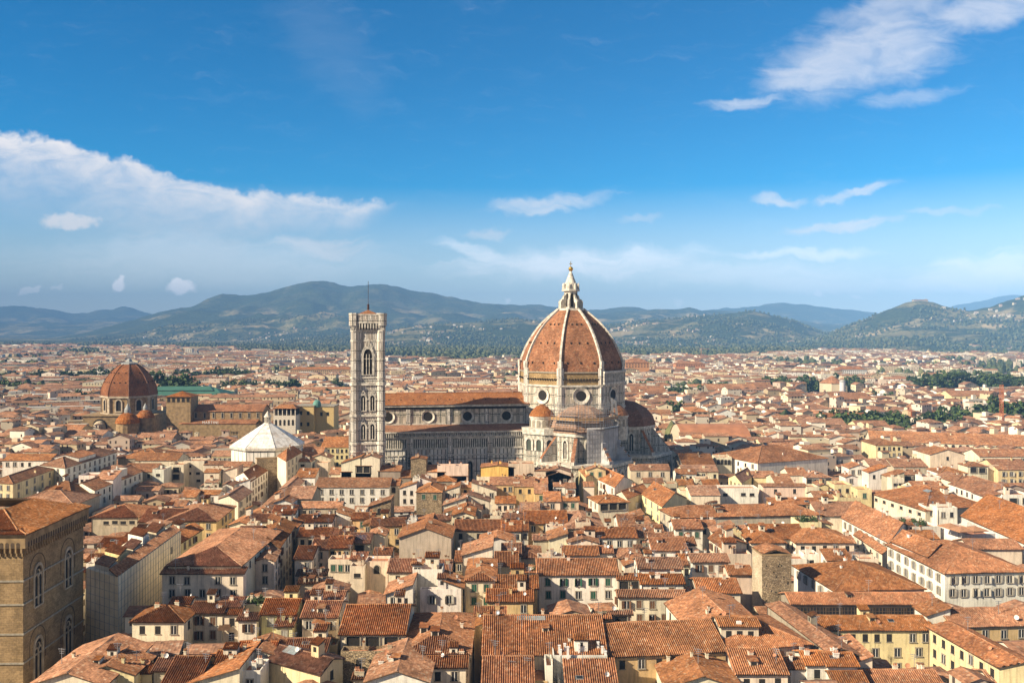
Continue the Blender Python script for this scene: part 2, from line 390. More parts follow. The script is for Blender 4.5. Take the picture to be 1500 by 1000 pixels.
def proj(p): return (CX + FOC * p[0] / p[1], HOR - FOC * (p[2] - CAMZ) / p[1])
# ---------------------------------------------------------------- ground, hills, haze
mb = MB(); mb.poly([(-16800, -300, 0), (16800, -300, 0), (16800, 18500, 0), (-16800, 18500, 0)])
kind(mb.build('ground', M['asphalt']), 'structure')

def interp(pts):
    xs = np.array([p[0] for p in pts], float); ys = np.array([p[1] for p in pts], float)
    return lambda x: np.interp(x, xs, ys)
RIDGES = [  # distance, run on the near side, run on the far side, crest as (photo x, photo y)
    (15200, 3600, 2000, [(-400, 455), (0, 450), (60, 449), (105, 460), (130, 459), (185, 451), (230, 459), (300, 474), (420, 500), (1180, 500), (1280, 470), (1395, 447), (1440, 438), (1500, 431), (1620, 424), (1900, 430)]),
    (12800, 3200, 1800, [(-400, 470), (0, 473), (100, 473), (165, 472), (230, 469), (320, 480), (460, 500), (900, 500), (980, 470), (1040, 455), (1085, 450), (1135, 445), (1200, 449), (1262, 458), (1300, 462), (1370, 466), (1500, 480), (1900, 480)]),
    (10200, 4300, 1800, [(-400, 505), (60, 497), (130, 486), (200, 470), (262, 452), (320, 437), (370, 431), (410, 424), (437, 418), (457, 416), (480, 421), (500, 423), (530, 421), (560, 418), (585, 421), (605, 427), (650, 439), (690, 444), (730, 443), (775, 447), (830, 454), (880, 455), (925, 452), (965, 456), (1010, 455), (1050, 460), (1110, 462), (1200, 470), (1300, 480), (1500, 490), (1900, 490)]),
    (6000, 2000, 1500, [(-400, 512), (200, 510), (400, 500), (470, 494), (540, 487), (600, 479), (640, 476), (700, 473), (760, 468), (800, 472), (850, 478), (900, 476), (940, 472), (985, 470), (1030, 464), (1070, 462), (1100, 459), (1125, 463), (1160, 471), (1190, 482), (1220, 493), (1260, 500), (1500, 500), (1900, 500)]),
    (5000, 1750, 1500, [(-400, 520), (1100, 512), (1170, 499), (1220, 486), (1260, 472), (1300, 457), (1325, 447), (1345, 442), (1372, 444), (1395, 449), (1420, 452), (1460, 448), (1500, 438), (1600, 428), (1900, 420)]),
]
# slope grid: rows by distance, columns by bearing
pxs = np.linspace(-420, 1920, 660); Ys = np.concatenate([np.geomspace(2000, 11500, 260), np.geomspace(11600, 18000, 60)])
PX, YY = np.meshgrid(pxs, Ys)
def sm(t): t = np.clip(t, 0, 1); return t * t * (3 - 2 * t)
_perm = rng.permutation(512)
def vnoise(x, y):
    xi = np.floor(x).astype(int); yi = np.floor(y).astype(int); fx = x - xi; fy = y - yi
    fx = fx * fx * (3 - 2 * fx); fy = fy * fy * (3 - 2 * fy)
    h = lambda a, b: _perm[(_perm[a & 511] + b) & 511] / 511.0
    return (h(xi, yi) * (1 - fx) + h(xi + 1, yi) * fx) * (1 - fy) + (h(xi, yi + 1) * (1 - fx) + h(xi + 1, yi + 1) * fx) * fy
def fbm(x, y, oct=5, gain=.5):
    a, s, tot = 1.0, 0.0, 0.0
    for k in range(oct): s = s + a * vnoise(x, y); tot += a; a *= gain; x = x * 2.03 + 17.1; y = y * 2.03 + 5.3
    return s / tot
def terrain(PX, YY):
    X = (PX - CX) / FOC * YY
    H = np.where(YY > cityedge(PX) * 1.03, .5, -6.0)
    for (Y0, wf, wb, pts) in RIDGES:
        crest = CAMZ - (interp(pts)(PX) - HOR) / FOC * Y0
        crest = np.maximum(crest, -6)
        wig = (fbm(X / 900 + Y0, YY / 900, 4) - .5)
        t = np.where(YY < Y0, 1 - (Y0 - YY) / wf, 1 - (YY - Y0) / wb)
        t = t + wig * .55 * np.clip((1 - t) * 3, 0, 1) * np.where(YY < Y0, 1, 0)
        shp = np.where(t > 0, .55 * sm(t) + .45 * np.clip(t, 0, 1) ** 1.6, 0)
        H = np.maximum(H, -6 + (crest + 6) * shp)
    gully = (fbm(X / 420, YY / 420, 5, .55) - .5)
    H = H + np.where(H > 0, gully * np.minimum(34 + H * .2, 0.6 * np.maximum(H, 0)), 0)
    rid = 1 - np.abs(2 * fbm(X / 1500 + 3.7, YY / 2600 + 1.3, 4, .5) - 1)
    H = H + np.where(H > 60, (rid - .72) * np.minimum((H - 60) * .9, 150) * np.where(YY > 11300, .1, np.where(YY > 7000, 1, .35)), 0)
    H = H + (fbm(X / 60, YY / 60, 3) - .5) * np.clip(H, 0, 14) * .6
    return X, H
cityedge = interp([(-500, 3900), (0, 3900), (300, 3600), (380, 3000), (520, 2750), (560, 2080), (770, 2080), (860, 2350), (1000, 2400), (1120, 2550), (1200, 2950), (1300, 2900), (1400, 2600), (1500, 2600), (2000, 2600)])
XX, HH = terrain(PX, YY)
nr, nc = XX.shape
verts = np.stack([XX.ravel(), YY.ravel(), HH.ravel()], 1)
idx = np.arange(nr * nc).reshape(nr, nc)
faces = np.stack([idx[:-1, :-1].ravel(), idx[:-1, 1:].ravel(), idx[1:, 1:].ravel(), idx[1:, :-1].ravel()], 1)
def np_mesh(name, verts, faces, mats, mat_idx=None, uv=None, col=None, smooth=False):
    me = bpy.data.meshes.new(name); k = faces.shape[1]
    me.vertices.add(len(verts)); me.vertices.foreach_set('co', np.asarray(verts, np.float32).ravel())
    me.loops.add(faces.size); me.loops.foreach_set('vertex_index', faces.ravel().astype(np.int32))
    me.polygons.add(len(faces)); me.polygons.foreach_set('loop_start', np.arange(0, faces.size, k, dtype=np.int32))
    me.polygons.foreach_set('loop_total', np.full(len(faces), k, np.int32))
    for m in mats: me.materials.append(m)
    if mat_idx is not None: me.polygons.foreach_set('material_index', np.asarray(mat_idx, np.int32))
    me.polygons.foreach_set('use_smooth', np.full(len(faces), smooth))
    if uv is not None: me.uv_layers.new(name='UVMap').data.foreach_set('uv', np.asarray(uv, np.float32).ravel())
    if col is not None:
        ca = me.color_attributes.new('col', 'FLOAT_COLOR', 'CORNER')
        c = np.ones((faces.size, 4), np.float32); c[:, :3] = np.repeat(np.asarray(col, np.float32), k, 0); ca.data.foreach_set('color', c.ravel())
    me.update(calc_edges=True); me.validate(); return me
def hill_mat():
    m, t, b = new_mat('wooded_slopes', 1.0); b.inputs['Specular IOR Level'].default_value = 0.0
    g = t.new('ShaderNodeNewGeometry'); p = t.vmath('MULTIPLY', g.outputs['Position'], (1, 1, .6))
    big = t.noise(p, .0011, 6, .6, .5).outputs['Fac']; med = t.noise(p, .0045, 5, .6, .3).outputs['Fac']
    crown = t.noise(p, .05, 3, .7).outputs['Fac']
    vo = t.new('ShaderNodeTexVoronoi'); vo.inputs['Scale'].default_value = .006; t.l.new(p, vo.inputs['Vector'])
    plot = t.sep(vo.outputs['Color'])
    wood = t.mix(t.ramp(crown, .3, .7, 0, 1), c4((.018, .031, .016)), c4((.070, .090, .042)))
    grove = t.mix(t.ramp(crown, .35, .62, 0, 1), c4((.08, .09, .04)), c4((.28, .24, .125)))
    field = t.mix(plot[0], c4((.20, .17, .08)), c4((.46, .36, .21)))
    open_ = t.ramp(t.math('ADD', t.math('MULTIPLY', big, .6), t.math('MULTIPLY', med, .55)), .56, .66, 0, 1)
    z = t.sep(g.outputs['Position'])[2]
    open_ = t.math('MULTIPLY', open_, t.ramp(z, 330.0, 200.0, .15, 1))
    c = t.mix(open_, wood, grove)
    f2 = t.math('MULTIPLY', t.ramp(plot[1], .62, .7, 0, 1), open_)
    c = t.mix(f2, c, field)
    t.l.new(c, b.inputs['Base Color']); bump(t, b, crown, .8, 9.0)
    return m
M['hill'] = hill_mat()
o = link('hills', np_mesh('hills', verts, faces, [M['hill']], smooth=True)); kind(o, 'structure')

def ground_at(px, Y):
    _, h = terrain(np.array([[float(px)]]), np.array([[float(Y)]])); return float(h[0, 0])

# haze over the whole valley
HAZE_TOP = max(800.0, float(HH.max()) + 40.0)
mb = MB(); mb.box(-17000, 17000, -310, 18600, -8, HAZE_TOP, 0, True)
hz = mb.build('haze', []); kind(hz, 'stuff')
hm = bpy.data.materials.new('valley_haze'); hm.use_nodes = True; t = NT(hm.node_tree); t.n.clear()
out = t.new('ShaderNodeOutputMaterial'); pv = t.new('ShaderNodeVolumePrincipled')
pv.inputs['Color'].default_value = (.25, .53, 1.0, 1); pv.inputs['Density'].default_value = 9.5e-5
pv.inputs['Anisotropy'].default_value = -0.35
t.l.new(pv.outputs[0], out.inputs['Volume']); hz.data.materials.append(hm)

# ---------------------------------------------------------------- trees on the slopes and far woods
def ico():
    p = (1 + 5 ** .5) / 2
    v = np.array([(-1, p, 0), (1, p, 0), (-1, -p, 0), (1, -p, 0), (0, -1, p), (0, 1, p), (0, -1, -p), (0, 1, -p), (p, 0, -1), (p, 0, 1), (-p, 0, -1), (-p, 0, 1)], float)
    v /= np.linalg.norm(v[0])
    f = np.array([(0, 11, 5), (0, 5, 1), (0, 1, 7), (0, 7, 10), (0, 10, 11), (1, 5, 9), (5, 11, 4), (11, 10, 2), (10, 7, 6), (7, 1, 8), (3, 9, 4), (3, 4, 2), (3, 2, 6), (3, 6, 8), (3, 8, 9), (4, 9, 5), (2, 4, 11), (6, 2, 10), (8, 6, 7), (9, 8, 1)])
    return v, f
ICV, ICF = ico()
def clumps(name, pos, size, tall, cols):
    """many low tree crowns as one wood; pos (n,3), size (n,), tall (n,)"""
    n = len(pos)
    v = ICV[None] * (1 + rng.uniform(-.28, .28, (n, 12, 1)))
    v = v * np.stack([size, size, size * tall], 1)[:, None, :] + pos[:, None, :]
    v[:, :, 2] += (size * tall * .8)[:, None]
    f = (ICF[None] + (np.arange(n) * 12)[:, None, None]).reshape(-1, 3)
    c = np.repeat(cols, 20, 0) * rng.uniform(.7, 1.25, (n * 20, 1))
    return link(name, np_mesh(name, v.reshape(-1, 3), f, [M['leaf']], col=c))
N = 42000
tp = rng.uniform(-80, 1580, N); ty = 2750 + (rng.random(N) ** 1.5) * 4700
tx, th = terrain(tp[None], ty[None]); tx, th = tx[0], th[0]
dens = fbm(tx / 330, ty / 330, 4)
keep = (th > 1) & (dens + .10 * (th < 40) > .43) & (th < 330)
keep &= rng.random(N) < np.clip((dens - .40) * 9 + (th < 40) * .3, .1, 1)
tx, ty, th = tx[keep], ty[keep], th[keep]
size = rng.uniform(3.6, 7.5, len(tx)); tall = rng.uniform(.75, 1.5, len(tx)); cyp = rng.random(len(tx)) < .12
size[cyp] *= .45; tall[cyp] = rng.uniform(2.5, 4, cyp.sum())
pal = np.array([(.040, .058, .026), (.062, .082, .032), (.09, .108, .042), (.13, .135, .058)])
kind(clumps('hillside_woods', np.stack([tx, ty, th], 1), size, tall, pal[rng.integers(0, 4, len(tx))]), 'stuff')
# woods at the foot of the hills, beyond the last houses
fw = []
for (a, b, y0, y1, n) in [(548, 775, 2080, 4200, 3600), (870, 1160, 2330, 4200, 3200), (1140, 1330, 2750, 3300, 800), (340, 520, 2700, 4600, 1600), (-20, 380, 3500, 5400, 2200), (1330, 1560, 2450, 3200, 900)]:
    q = rng.uniform(a, b, n); yy = rng.uniform(y0, y1, n); xx = (q - CX) / FOC * yy
    dd = fbm(xx / 160, yy / 160, 3); k = dd > .40 + .1 * rng.random(n)
    fw.append(np.stack([xx[k], yy[k], np.maximum(0, terrain(q[None], yy[None])[1][0][k])], 1))
fw = np.concatenate(fw); size = rng.uniform(4.5, 8.5, len(fw))
kind(clumps('valley_woods', fw, size, rng.uniform(.8, 1.4, len(fw)), pal[rng.integers(0, 4, len(fw))] * .95), 'stuff')
# ---------------------------------------------------------------- shared shapes for the big monuments
def ngon(R_, n=8, a0=0.0, cx=0, cy=0): return [(cx + R_ * math.cos(a0 + 2 * math.pi * k / n), cy + R_ * math.sin(a0 + 2 * math.pi * k / n)) for k in range(n)]
def ring(mb, r0, r1, y0, y1, cx, cz, mat=0, n=28, M4=None):
    """a round frame standing in the plane y = const (front at y0)"""
    for k in range(n):
        a, b = 2 * math.pi * k / n, 2 * math.pi * (k + 1) / n
        P = lambda r, t, y: (cx + r * math.cos(t), y, cz + r * math.sin(t))
        for q in ([P(r0, a, y1), P(r0, b, y1), P(r1, b, y0), P(r1, a, y0)], [P(r1, a, y0), P(r1, b, y0), P(r1, b, y1), P(r1, a, y1)]):
            mb.poly([M4 @ Vector(x) for x in q] if M4 else q, mat)
def disc(mb, r, y, cx, cz, mat=0, n=28, M4=None):
    q = [(cx + r * math.cos(-2 * math.pi * k / n), y, cz + r * math.sin(-2 * math.pi * k / n)) for k in range(n)]
    q = q[::-1]
    mb.poly([M4 @ Vector(x) for x in q] if M4 else q, mat)
def lancet(cx, z0, w, h, point=.9, n=7):
    """outline of a pointed arch opening as (x, z), anticlockwise seen from the front"""
    hw = w / 2; zs = z0 + h - w * point
    pts = [(cx - hw, z0), (cx + hw, z0), (cx + hw, zs)]
    for k in range(1, n): t = k / n; pts.append((cx + hw * math.cos(t * math.pi / 2) ** .8 * 1.0, zs + w * point * math.sin(t * math.pi / 2)))
    pts.append((cx, z0 + h))
    for k in range(n - 1, 0, -1): t = k / n; pts.append((cx - hw * math.cos(t * math.pi / 2) ** .8, zs + w * point * math.sin(t * math.pi / 2)))
    pts.append((cx - hw, zs)); return pts
def arch(cx, z0, w, h, n=10):
    hw = w / 2; zs = z0 + h - hw
    return [(cx - hw, z0), (cx + hw, z0)] + [(cx + hw * math.cos(math.pi * k / n), zs + hw * math.sin(math.pi * k / n)) for k in range(n + 1)]
def plate(mb, outline, y, mat=0, M4=None):
    q = [(x, y, z) for x, z in outline]; mb.poly([M4 @ Vector(p) for p in q] if M4 else q, mat)
def surround(mb, inner, outer, y0, y1, mat=0, M4=None):
    n = len(inner)
    T = (lambda p: M4 @ Vector(p)) if M4 else (lambda p: p)
    for k in range(n):
        j = (k + 1) % n
        a, b, c, d = inner[k], inner[j], outer[j], outer[k]
        mb.poly([T((a[0], y0, a[1])), T((d[0], y0, d[1])), T((c[0], y0, c[1])), T((b[0], y0, b[1]))], mat)
        mb.poly([T((d[0], y0, d[1])), T((d[0], y1, d[1])), T((c[0], y1, c[1])), T((c[0], y0, c[1]))], mat)
        mb.poly([T((b[0], y0, b[1])), T((b[0], y1, b[1])), T((a[0], y1, a[1])), T((a[0], y0, a[1]))], mat)
def gothic_window(name, parent, cx, z0, w, h, y, M4=None, fr=.45, mull=1, gable=False, mat_f='marble', dark='dark'):
    mb = MB()
    inn = lancet(cx, z0, w, h); out = [(cx + (x - cx) * (1 + 2 * fr / w), z0 + (z - z0) * (1 + fr * 1.2 / h) - (.25 if z <= z0 else 0)) for x, z in inn]
    surround(mb, inn, out, y - .45, y, 0, M4)
    if gable:
        T = (lambda p: M4 @ Vector(p)) if M4 else (lambda p: p)
        for s in (-1, 1):
            a = (cx + s * (w / 2 + fr + .5), z0 + h * .72); b = (cx, z0 + h * 1.42)
            a2 = (a[0] - s * .55, a[1]); b2 = (cx, b[1] - .9)
            q = [T((a2[0], y - .5, a2[1])), T((a[0], y - .5, a[1])), T((b[0], y - .5, b[1])), T((b2[0], y - .5, b2[1]))]
            mb.poly(q if s > 0 else q[::-1], 0)
    o = mb.build(name, M[mat_f], parent)
    mb = MB(); plate(mb, inn, y - .06, 0, M4); mb.build('pane', M[dark], o)
    mb = MB()
    for k in range(mull):
        x = cx - w / 2 + w * (k + 1) / (mull + 1)
        q = [(x - .16, y - .30), (x + .16, y - .30), (x + .16, y - .07), (x - .16, y - .07)]
        a = [(M4 @ Vector((p[0], p[1], 0)))[:2] for p in q] if M4 else q
        mb.prism(a, z0, z0 + h * (.80 if mull > 1 else .86), 0)
        mb.prism(a, z0 + h * .5, z0 + h * .52, 0)
    mb.build('mullion', M[mat_f], o)
    return o
def face_m(ang, apo, cx=0, cy=0):
    """matrix taking a wall drawn at y = 0, facing -y, to the face of a polygon whose outward direction is ang"""
    return Matrix.Translation((cx, cy, 0)) @ Matrix.Rotation(ang + math.pi / 2, 4, 'Z') @ Matrix.Translation((0, -apo, 0))

# ---------------------------------------------------------------- cathedral
CATH = (28.2, 426.0); CYAW = R(7.7)
cath = thing('cathedral', 'huge marble cathedral under a red tiled octagonal dome with white ribs', 'cathedral', (CATH[0], CATH[1], 0), CYAW)
X0, X1 = -101.0, -22.0
mb = MB(); mb.box(X0, X1, -10.5, 10.5, 30, 46, 0); clere = mb.build('clerestory', M['mar_wall'], cath)
mb = MB(); mb.box(X0 - .4, X1, -11.5, 11.5, 45.1, 46.2, 0, True); mb.box(X0 - .2, X1, -11.0, 11.0, 44.0, 45.1, 1, True)  # dark band below the cornice: eave shadow put in as a strip
mb.box(X0 - .1, X1, -10.75, 10.75, 36.9, 37.6, 0, True); mb.build('cornice', [M['marble'], M['dark']], clere)
mb = MB()
for k in range(5):
    x = -41.0 - 18.1 * k + 17.6
    mb = MB(); mb.box(x - .95, x + .95, -11.05, -10.4, 34, 44.0); mb.build('pilaster', M['mar_tower'], clere)
mb = MB()
for s in (-1, 1):
    q = [(X0 - .5, s * 11.9, 46.1), (X1 + .5, s * 11.9, 46.1), (X1 + .5, 0, 50.6), (X0 - .5, 0, 50.6)]
    uv = [(0, 0), (79, 0), (79, 12.8), (0, 12.8)]
    mb.poly(q if s < 0 else q[::-1], 0, uv if s < 0 else uv[::-1])
mb.poly([(X0, -11, 46.2), (X0, 0, 50.3), (X0, 11, 46.2)][::-1], 1)
for k in range(14): mb.box(-98 + k * 5.6, -97.6 + k * 5.6, -7.2, -6.9, 47.8, 48.35, 2)
mb.bar((X0, 0, 50.6), (X1, 0, 50.6), .3, 0)
mb.build('nave_roof', [M['nave_tile'], M['mar_wall'], M['dark']], cath)
for k, x in enumerate((-32.5, -50.6, -68.7, -86.8)):
    mb = MB(); ring(mb, 2.05, 3.0, -11.0, -10.45, x, 40.6); o = mb.build('round_window', M['marble'], clere)
    mb = MB(); disc(mb, 2.1, -10.56, x, 40.6); mb.build('pane', M['dark'], o)
# aisle
AX1 = -15.5
mb = MB(); mb.box(X0, AX1, -20, -10.4, 0, 33.2, 0); aisle = mb.build('aisle', M['mar_aisle'], cath)
mb = MB(); q = [(X0 - .3, -21.2, 34.9), (AX1, -21.2, 34.9), (AX1, -10.45, 37.0), (X0 - .3, -10.45, 37.0)]
mb.poly(q, 0, [(0, 0), (85, 0), (85, 11), (0, 11)]); mb.build('aisle_roof', M['nave_tile'], cath)
mb = MB()
mb.box(X0 - .3, AX1, -21.3, -20, 34.3, 34.95, 0, True); mb.box(X0, AX1, -20.9, -20, 32.2, 32.6, 0, True)
for k in range(86): x = X0 + .5 + k * .985; mb.box(x, x + .42, -21.15, -20, 32.6, 34.3, 0)      # little arches of the parapet
mb.box(X0, AX1, -20.35, -20, 31.5, 32.2, 0)
mb.build('parapet', M['marble'], aisle)
mb = MB(); mb.box(X0, AX1, -20.12, -20, 27.6, 31.4, 1)
for k in range(86): x = X0 + .4 + k * .985; mb.box(x, x + .5, -20.38, -20.12, 27.6, 31.3, 0)
mb.box(X0, AX1, -20.5, -20, 26.9, 27.6, 0, True); mb.box(X0, AX1, -20.3, -20, 23.9, 24.5, 0, True)
mb.build('blind_arcade', [M['marble'], M['greenmarble']], aisle)
for x in (-96, -77.2, -59.2, -41.2, -23.2):
    mb = MB(); mb.box(x - 1.25, x + 1.25, -20.75, -20, 0, 32.2, 0)
    for z in (14.5, 19.5):
        for dx in (-.55, .1): mb.box(x + dx, x + dx + .42, -20.82, -20.75, z, z + 3.2, 1)
        mb.box(x - 1.0, x + 1.0, -20.8, -20.75, z + 3.6, z + 3.9, 1)
    mb.build('buttress', [M['mar_tower'], M['dark']], aisle)
for x in (-32.4, -50.3, -68.4, -86.5): gothic_window('tall_window', aisle, x, 11.0, 2.5, 10.4, -20.0, None, .8, 1, True)
# doorway gables and pinnacles near the bell tower
for x in (-92, -82, -73):
    mb = MB(); mb.box(x - .5, x + .5, -21.2, -20.2, 8, 21.5, 0); mb.lathe([(.75, 21.5), (.3, 23), (0, 25.2)], 6, 0, x, -20.7); mb.build('pinnacle', M['marble'], aisle)
# west front behind the bell tower
mb = MB(); mb.box(X0 - 3, X0, -20.5, 20.5, 0, 36, 0); mb.box(X0 - 3, X0, -11, 11, 36, 50, 0); mb.build('west_front', M['mar_tower'], cath)
# far aisle
mb = MB(); mb.box(X0, AX1, 10.4, 20, 0, 34, 0); mb.build('north_aisle', M['mar_aisle'], cath)

# drum
RD = 25.4; A0 = R(22.5); APO = RD * math.cos(A0)
mb = MB(); mb.prism(ngon(RD, 8, A0), 0, 55.0, 0); drum = mb.build('drum', M['mar_wall'], cath)
mb = MB(); mb.prism(ngon(RD + .7, 8, A0), 54.4, 55.2, 0, True); mb.prism(ngon(RD + .9, 8, A0), 44.0, 44.9, 0, True); mb.prism(ngon(RD + .5, 8, A0), 35.6, 36.3, 0, True)
mb.build('cornice', M['marble'], drum)
mb = MB(); mb.prism(ngon(RD - .3, 8, A0), 55.2, 60.6, 0); mb.prism(ngon(RD + .2, 8, A0), 60.6, 61.2, 1, True)
for f in range(8):
    ang = -math.pi / 2 + f * math.pi / 4; m4 = face_m(ang, APO - .3)
    for k in range(13):
        x = -8.1 + k * 1.35; q = [(x - .28, -.75), (x + .28, -.75), (x + .28, .1), (x - .28, .1)]
        mb.prism([(m4 @ Vector((a, b, 0)))[:2] for a, b in q], 57.4, 58.1, 2, True)
mb.build('unfinished_band', [M['brown'], M['trim'], M['dark']], drum)
for f in range(8):
    ang = -math.pi / 2 + f * math.pi / 4; m4 = face_m(ang, APO)
    if f in (7, 0, 1, 6, 2):
        mb = MB(); ring(mb, 2.3, 3.9, -.55, .05, 0, 50.3, 0, 32, m4); o = mb.build('round_window', M['marble'], drum)
        mb = MB(); disc(mb, 2.35, -.06, 0, 50.3, 0, 32, m4); mb.build('pane', M['dark'], o)
for f in range(8):
    a = A0 + f * math.pi / 4; c, s = math.cos(a), math.sin(a); mb = MB()
    m4 = Matrix.Rotation(a + math.pi / 2, 4, 'Z') @ Matrix.Translation((0, -RD - .35, 0))
    for x in (-1.5, 1.5):
        pass
    mb.prism([(m4 @ Vector(p))[:2] for p in ((-1.7, .9, 0), (-.8, -.1, 0), (.8, -.1, 0), (1.7, .9, 0))], 0, 62.8, 0, True)
    mb.prism([(m4 @ Vector(p))[:2] for p in ((-1.2, .7, 0), (-.7, -.3, 0), (.7, -.3, 0), (1.2, .7, 0))], 62.8, 66.0, 1, True)
    mb.build('corner_pilaster', [M['mar_tower'], M['marble']], drum)
# the one finished length of gallery, on the south east side
m4 = face_m(-math.pi / 4, APO); mb = MB()
def mbox(mb, m4, x0, x1, y0, y1, z0, z1, mat=0): mb.prism([(m4 @ Vector((a, b, 0)))[:2] for a, b in ((x0, y0), (x1, y0), (x1, y1), (x0, y1))], z0, z1, mat, True)
mbox(mb, m4, -9.6, 9.6, -1.3, 0, 55.3, 56.2); mbox(mb, m4, -9.6, 9.6, -1.4, 0, 60.4, 61.4); mbox(mb, m4, -9.6, 9.6, -.35, 0, 56.2, 60.4, 1)
for k in range(14): x = -9.5 + k * 1.42; mbox(mb, m4, x, x + .55, -1.1, -.4, 56.2, 60.4)
mb.build('gallery', [M['marble'], M['dark']], drum)

# dome
DP = [(25.1, 0), (25.0, 2), (24.6, 4.2), (23.2, 8.2), (20.9, 12.9), (17.9, 17.6), (14.3, 22.0), (10.0, 25.9), (6.0, 29.0)]
def spl(P, n):
    out = []
    for i in range(len(P) - 1):
        p0 = P[max(0, i - 1)]; p1 = P[i]; p2 = P[i + 1]; p3 = P[min(len(P) - 1, i + 2)]
        for k in range(n):
            t = k / n
            out.append(tuple(.5 * (2 * p1[j] + (p2[j] - p0[j]) * t + (2 * p0[j] - 5 * p1[j] + 4 * p2[j] - p3[j]) * t * t + (3 * p1[j] - p0[j] - 3 * p2[j] + p3[j]) * t ** 3) for j in (0, 1)))
    out.append(P[-1]); return out
PROF = [(r, z + 61.2) for r, z in spl(DP, 4)]
mb = MB(); mb.lathe(PROF, 8, 0, 0, 0, A0, False); dome = mb.build('dome', M['dome_tile'], cath)
for f in range(8):
    a = A0 + f * math.pi / 4; d = Vector((math.cos(a), math.sin(a), 0)); s = Vector((-d.y, d.x, 0)); mb = MB()
    for k in range(len(PROF) - 1):
        (r0, z0), (r1, z1) = PROF[k], PROF[k + 1]; n = Vector((z1 - z0, 0, r0 - r1)); n.normalize()
        n3 = d * n.x + Vector((0, 0, 1)) * n.z
        w0 = .66 - .2 * k / len(PROF); w1 = .66 - .2 * (k + 1) / len(PROF)
        p0 = d * r0 + Vector((0, 0, z0)); p1 = d * r1 + Vector((0, 0, z1)); h = .7
        A = [p0 - s * w0 - n3 * .6, p0 - s * w0 * .8 + n3 * h, p0 + s * w0 * .8 + n3 * h, p0 + s * w0 - n3 * .6]
        B = [p1 - s * w1 - n3 * .6, p1 - s * w1 * .8 + n3 * h, p1 + s * w1 * .8 + n3 * h, p1 + s * w1 - n3 * .6]
        for j in range(3): mb.poly([A[j], A[j + 1], B[j + 1], B[j]][::-1], 0)
    mb.build('rib', M['marble'], dome)
for f in range(8):
    ang = -math.pi / 2 + f * math.pi / 4; mb = MB()
    for row, (fr_, xs) in enumerate(((4.0, (-6.2, 0, 6.2)), (13.0, (-3.8, 0, 3.8)), (21.6, (-2.2, 0, 2.2)))):
        z = 61.2 + fr_; r = np.interp(z, [p[1] for p in PROF], [p[0] for p in PROF]) * math.cos(A0); m4 = face_m(ang, r)
        for x in xs: mbox(mb, m4, x - .28, x + .28, -.35, .8, z - .45, z + .45, 0)
    mb.build('vent', M['dark'], dome)
# lantern
Z = 90.2
mb = MB(); mb.prism(ngon(6.9, 8, A0), Z - 1.2, Z + .35, 0, True); mb.prism(ngon(3.3, 8, A0), Z, Z + 9.4, 0)
mb.prism(ngon(4.4, 8, A0), Z + 8.6, Z + 9.5, 0, True); mb.prism(ngon(3.5, 8, A0), Z + 9.5, Z + 11.4, 0)
for k in range(8): mb.lathe([(.55, Z + 9.5), (.5, Z + 11.6), (0, Z + 12.8)], 6, 0, 3.7 * math.cos(A0 + k * math.pi / 4), 3.7 * math.sin(A0 + k * math.pi / 4))
mb.lathe([(3.1, Z + 11.4), (2.7, Z + 12.6), (.55, Z + 18.0), (.5, Z + 18.4)], 16, 0, 0, 0, 0, False)
lan = mb.build('lantern', M['marble'], cath)
for k in range(8):
    mb = MB(); m4 = face_m(k * math.pi / 4, 3.3 * math.cos(A0)); q = arch(0, Z + 1.0, 1.25, 6.6); plate(mb, q, -.05, 0, m4); mb.build('window', M['dark'], lan)
    mb = MB(); a = A0 + k * math.pi / 4; m4 = Matrix.Rotation(a, 4, 'Z')
    prof = [(3.2, Z), (5.9, Z), (5.9, Z + 3.6), (5.2, Z + 4.6), (4.4, Z + 4.9), (3.9, Z + 6.4), (3.2, Z + 7.0)]
    F_ = [m4 @ Vector((x, -.45, z)) for x, z in prof]; B_ = [m4 @ Vector((x, .45, z)) for x, z in prof]
    mb.poly(F_); mb.poly(B_[::-1])
    for j in range(len(prof)): i2 = (j + 1) % len(prof); mb.poly([F_[i2], F_[j], B_[j], B_[i2]])
    mb.build('buttress', M['marble'], lan)
mb = MB(); mb.lathe([(0, 108.3), (.8, 108.6), (1.2, 109.5), (.8, 110.4), (0, 110.7)], 14, 0); mb.box(-.12, .12, -.12, .12, 110.5, 113.2); mb.box(-.7, .7, -.1, .1, 111.8, 112.1)
mb.build('ball_and_cross', M['gold'], lan)

# small tiled exedra between nave and south tribune
def exedra(cx, cy):
    mb = MB(); mb.prism(ngon(5.5, 16, 0, cx, cy), 30, 40.4, 0); mb.prism(ngon(5.9, 16, 0, cx, cy), 40.4, 41.2, 0, True); mb.prism(ngon(5.8, 16, 0, cx, cy), 35.3, 36.0, 0, True)
    e = mb.build('exedra', M['marble'], cath)
    mb = MB(); mb.lathe([(6.1, 41.2), (4.6, 43.6), (2.4, 45.5), (0, 46.4)], 16, 0, cx, cy); mb.build('roof', M['nave_tile'], e)
    for k in range(9):
        m4 = face_m(-math.pi / 2 + (k - 4) * math.pi / 6.6, 5.5, cx, cy); mb = MB(); plate(mb, arch(0, 36.2, 1.5, 3.4), -.12, 0, m4); mb.build('niche', M['trim'], e)
exedra(-17.2, -18.6); exedra(17.4, -18.6)
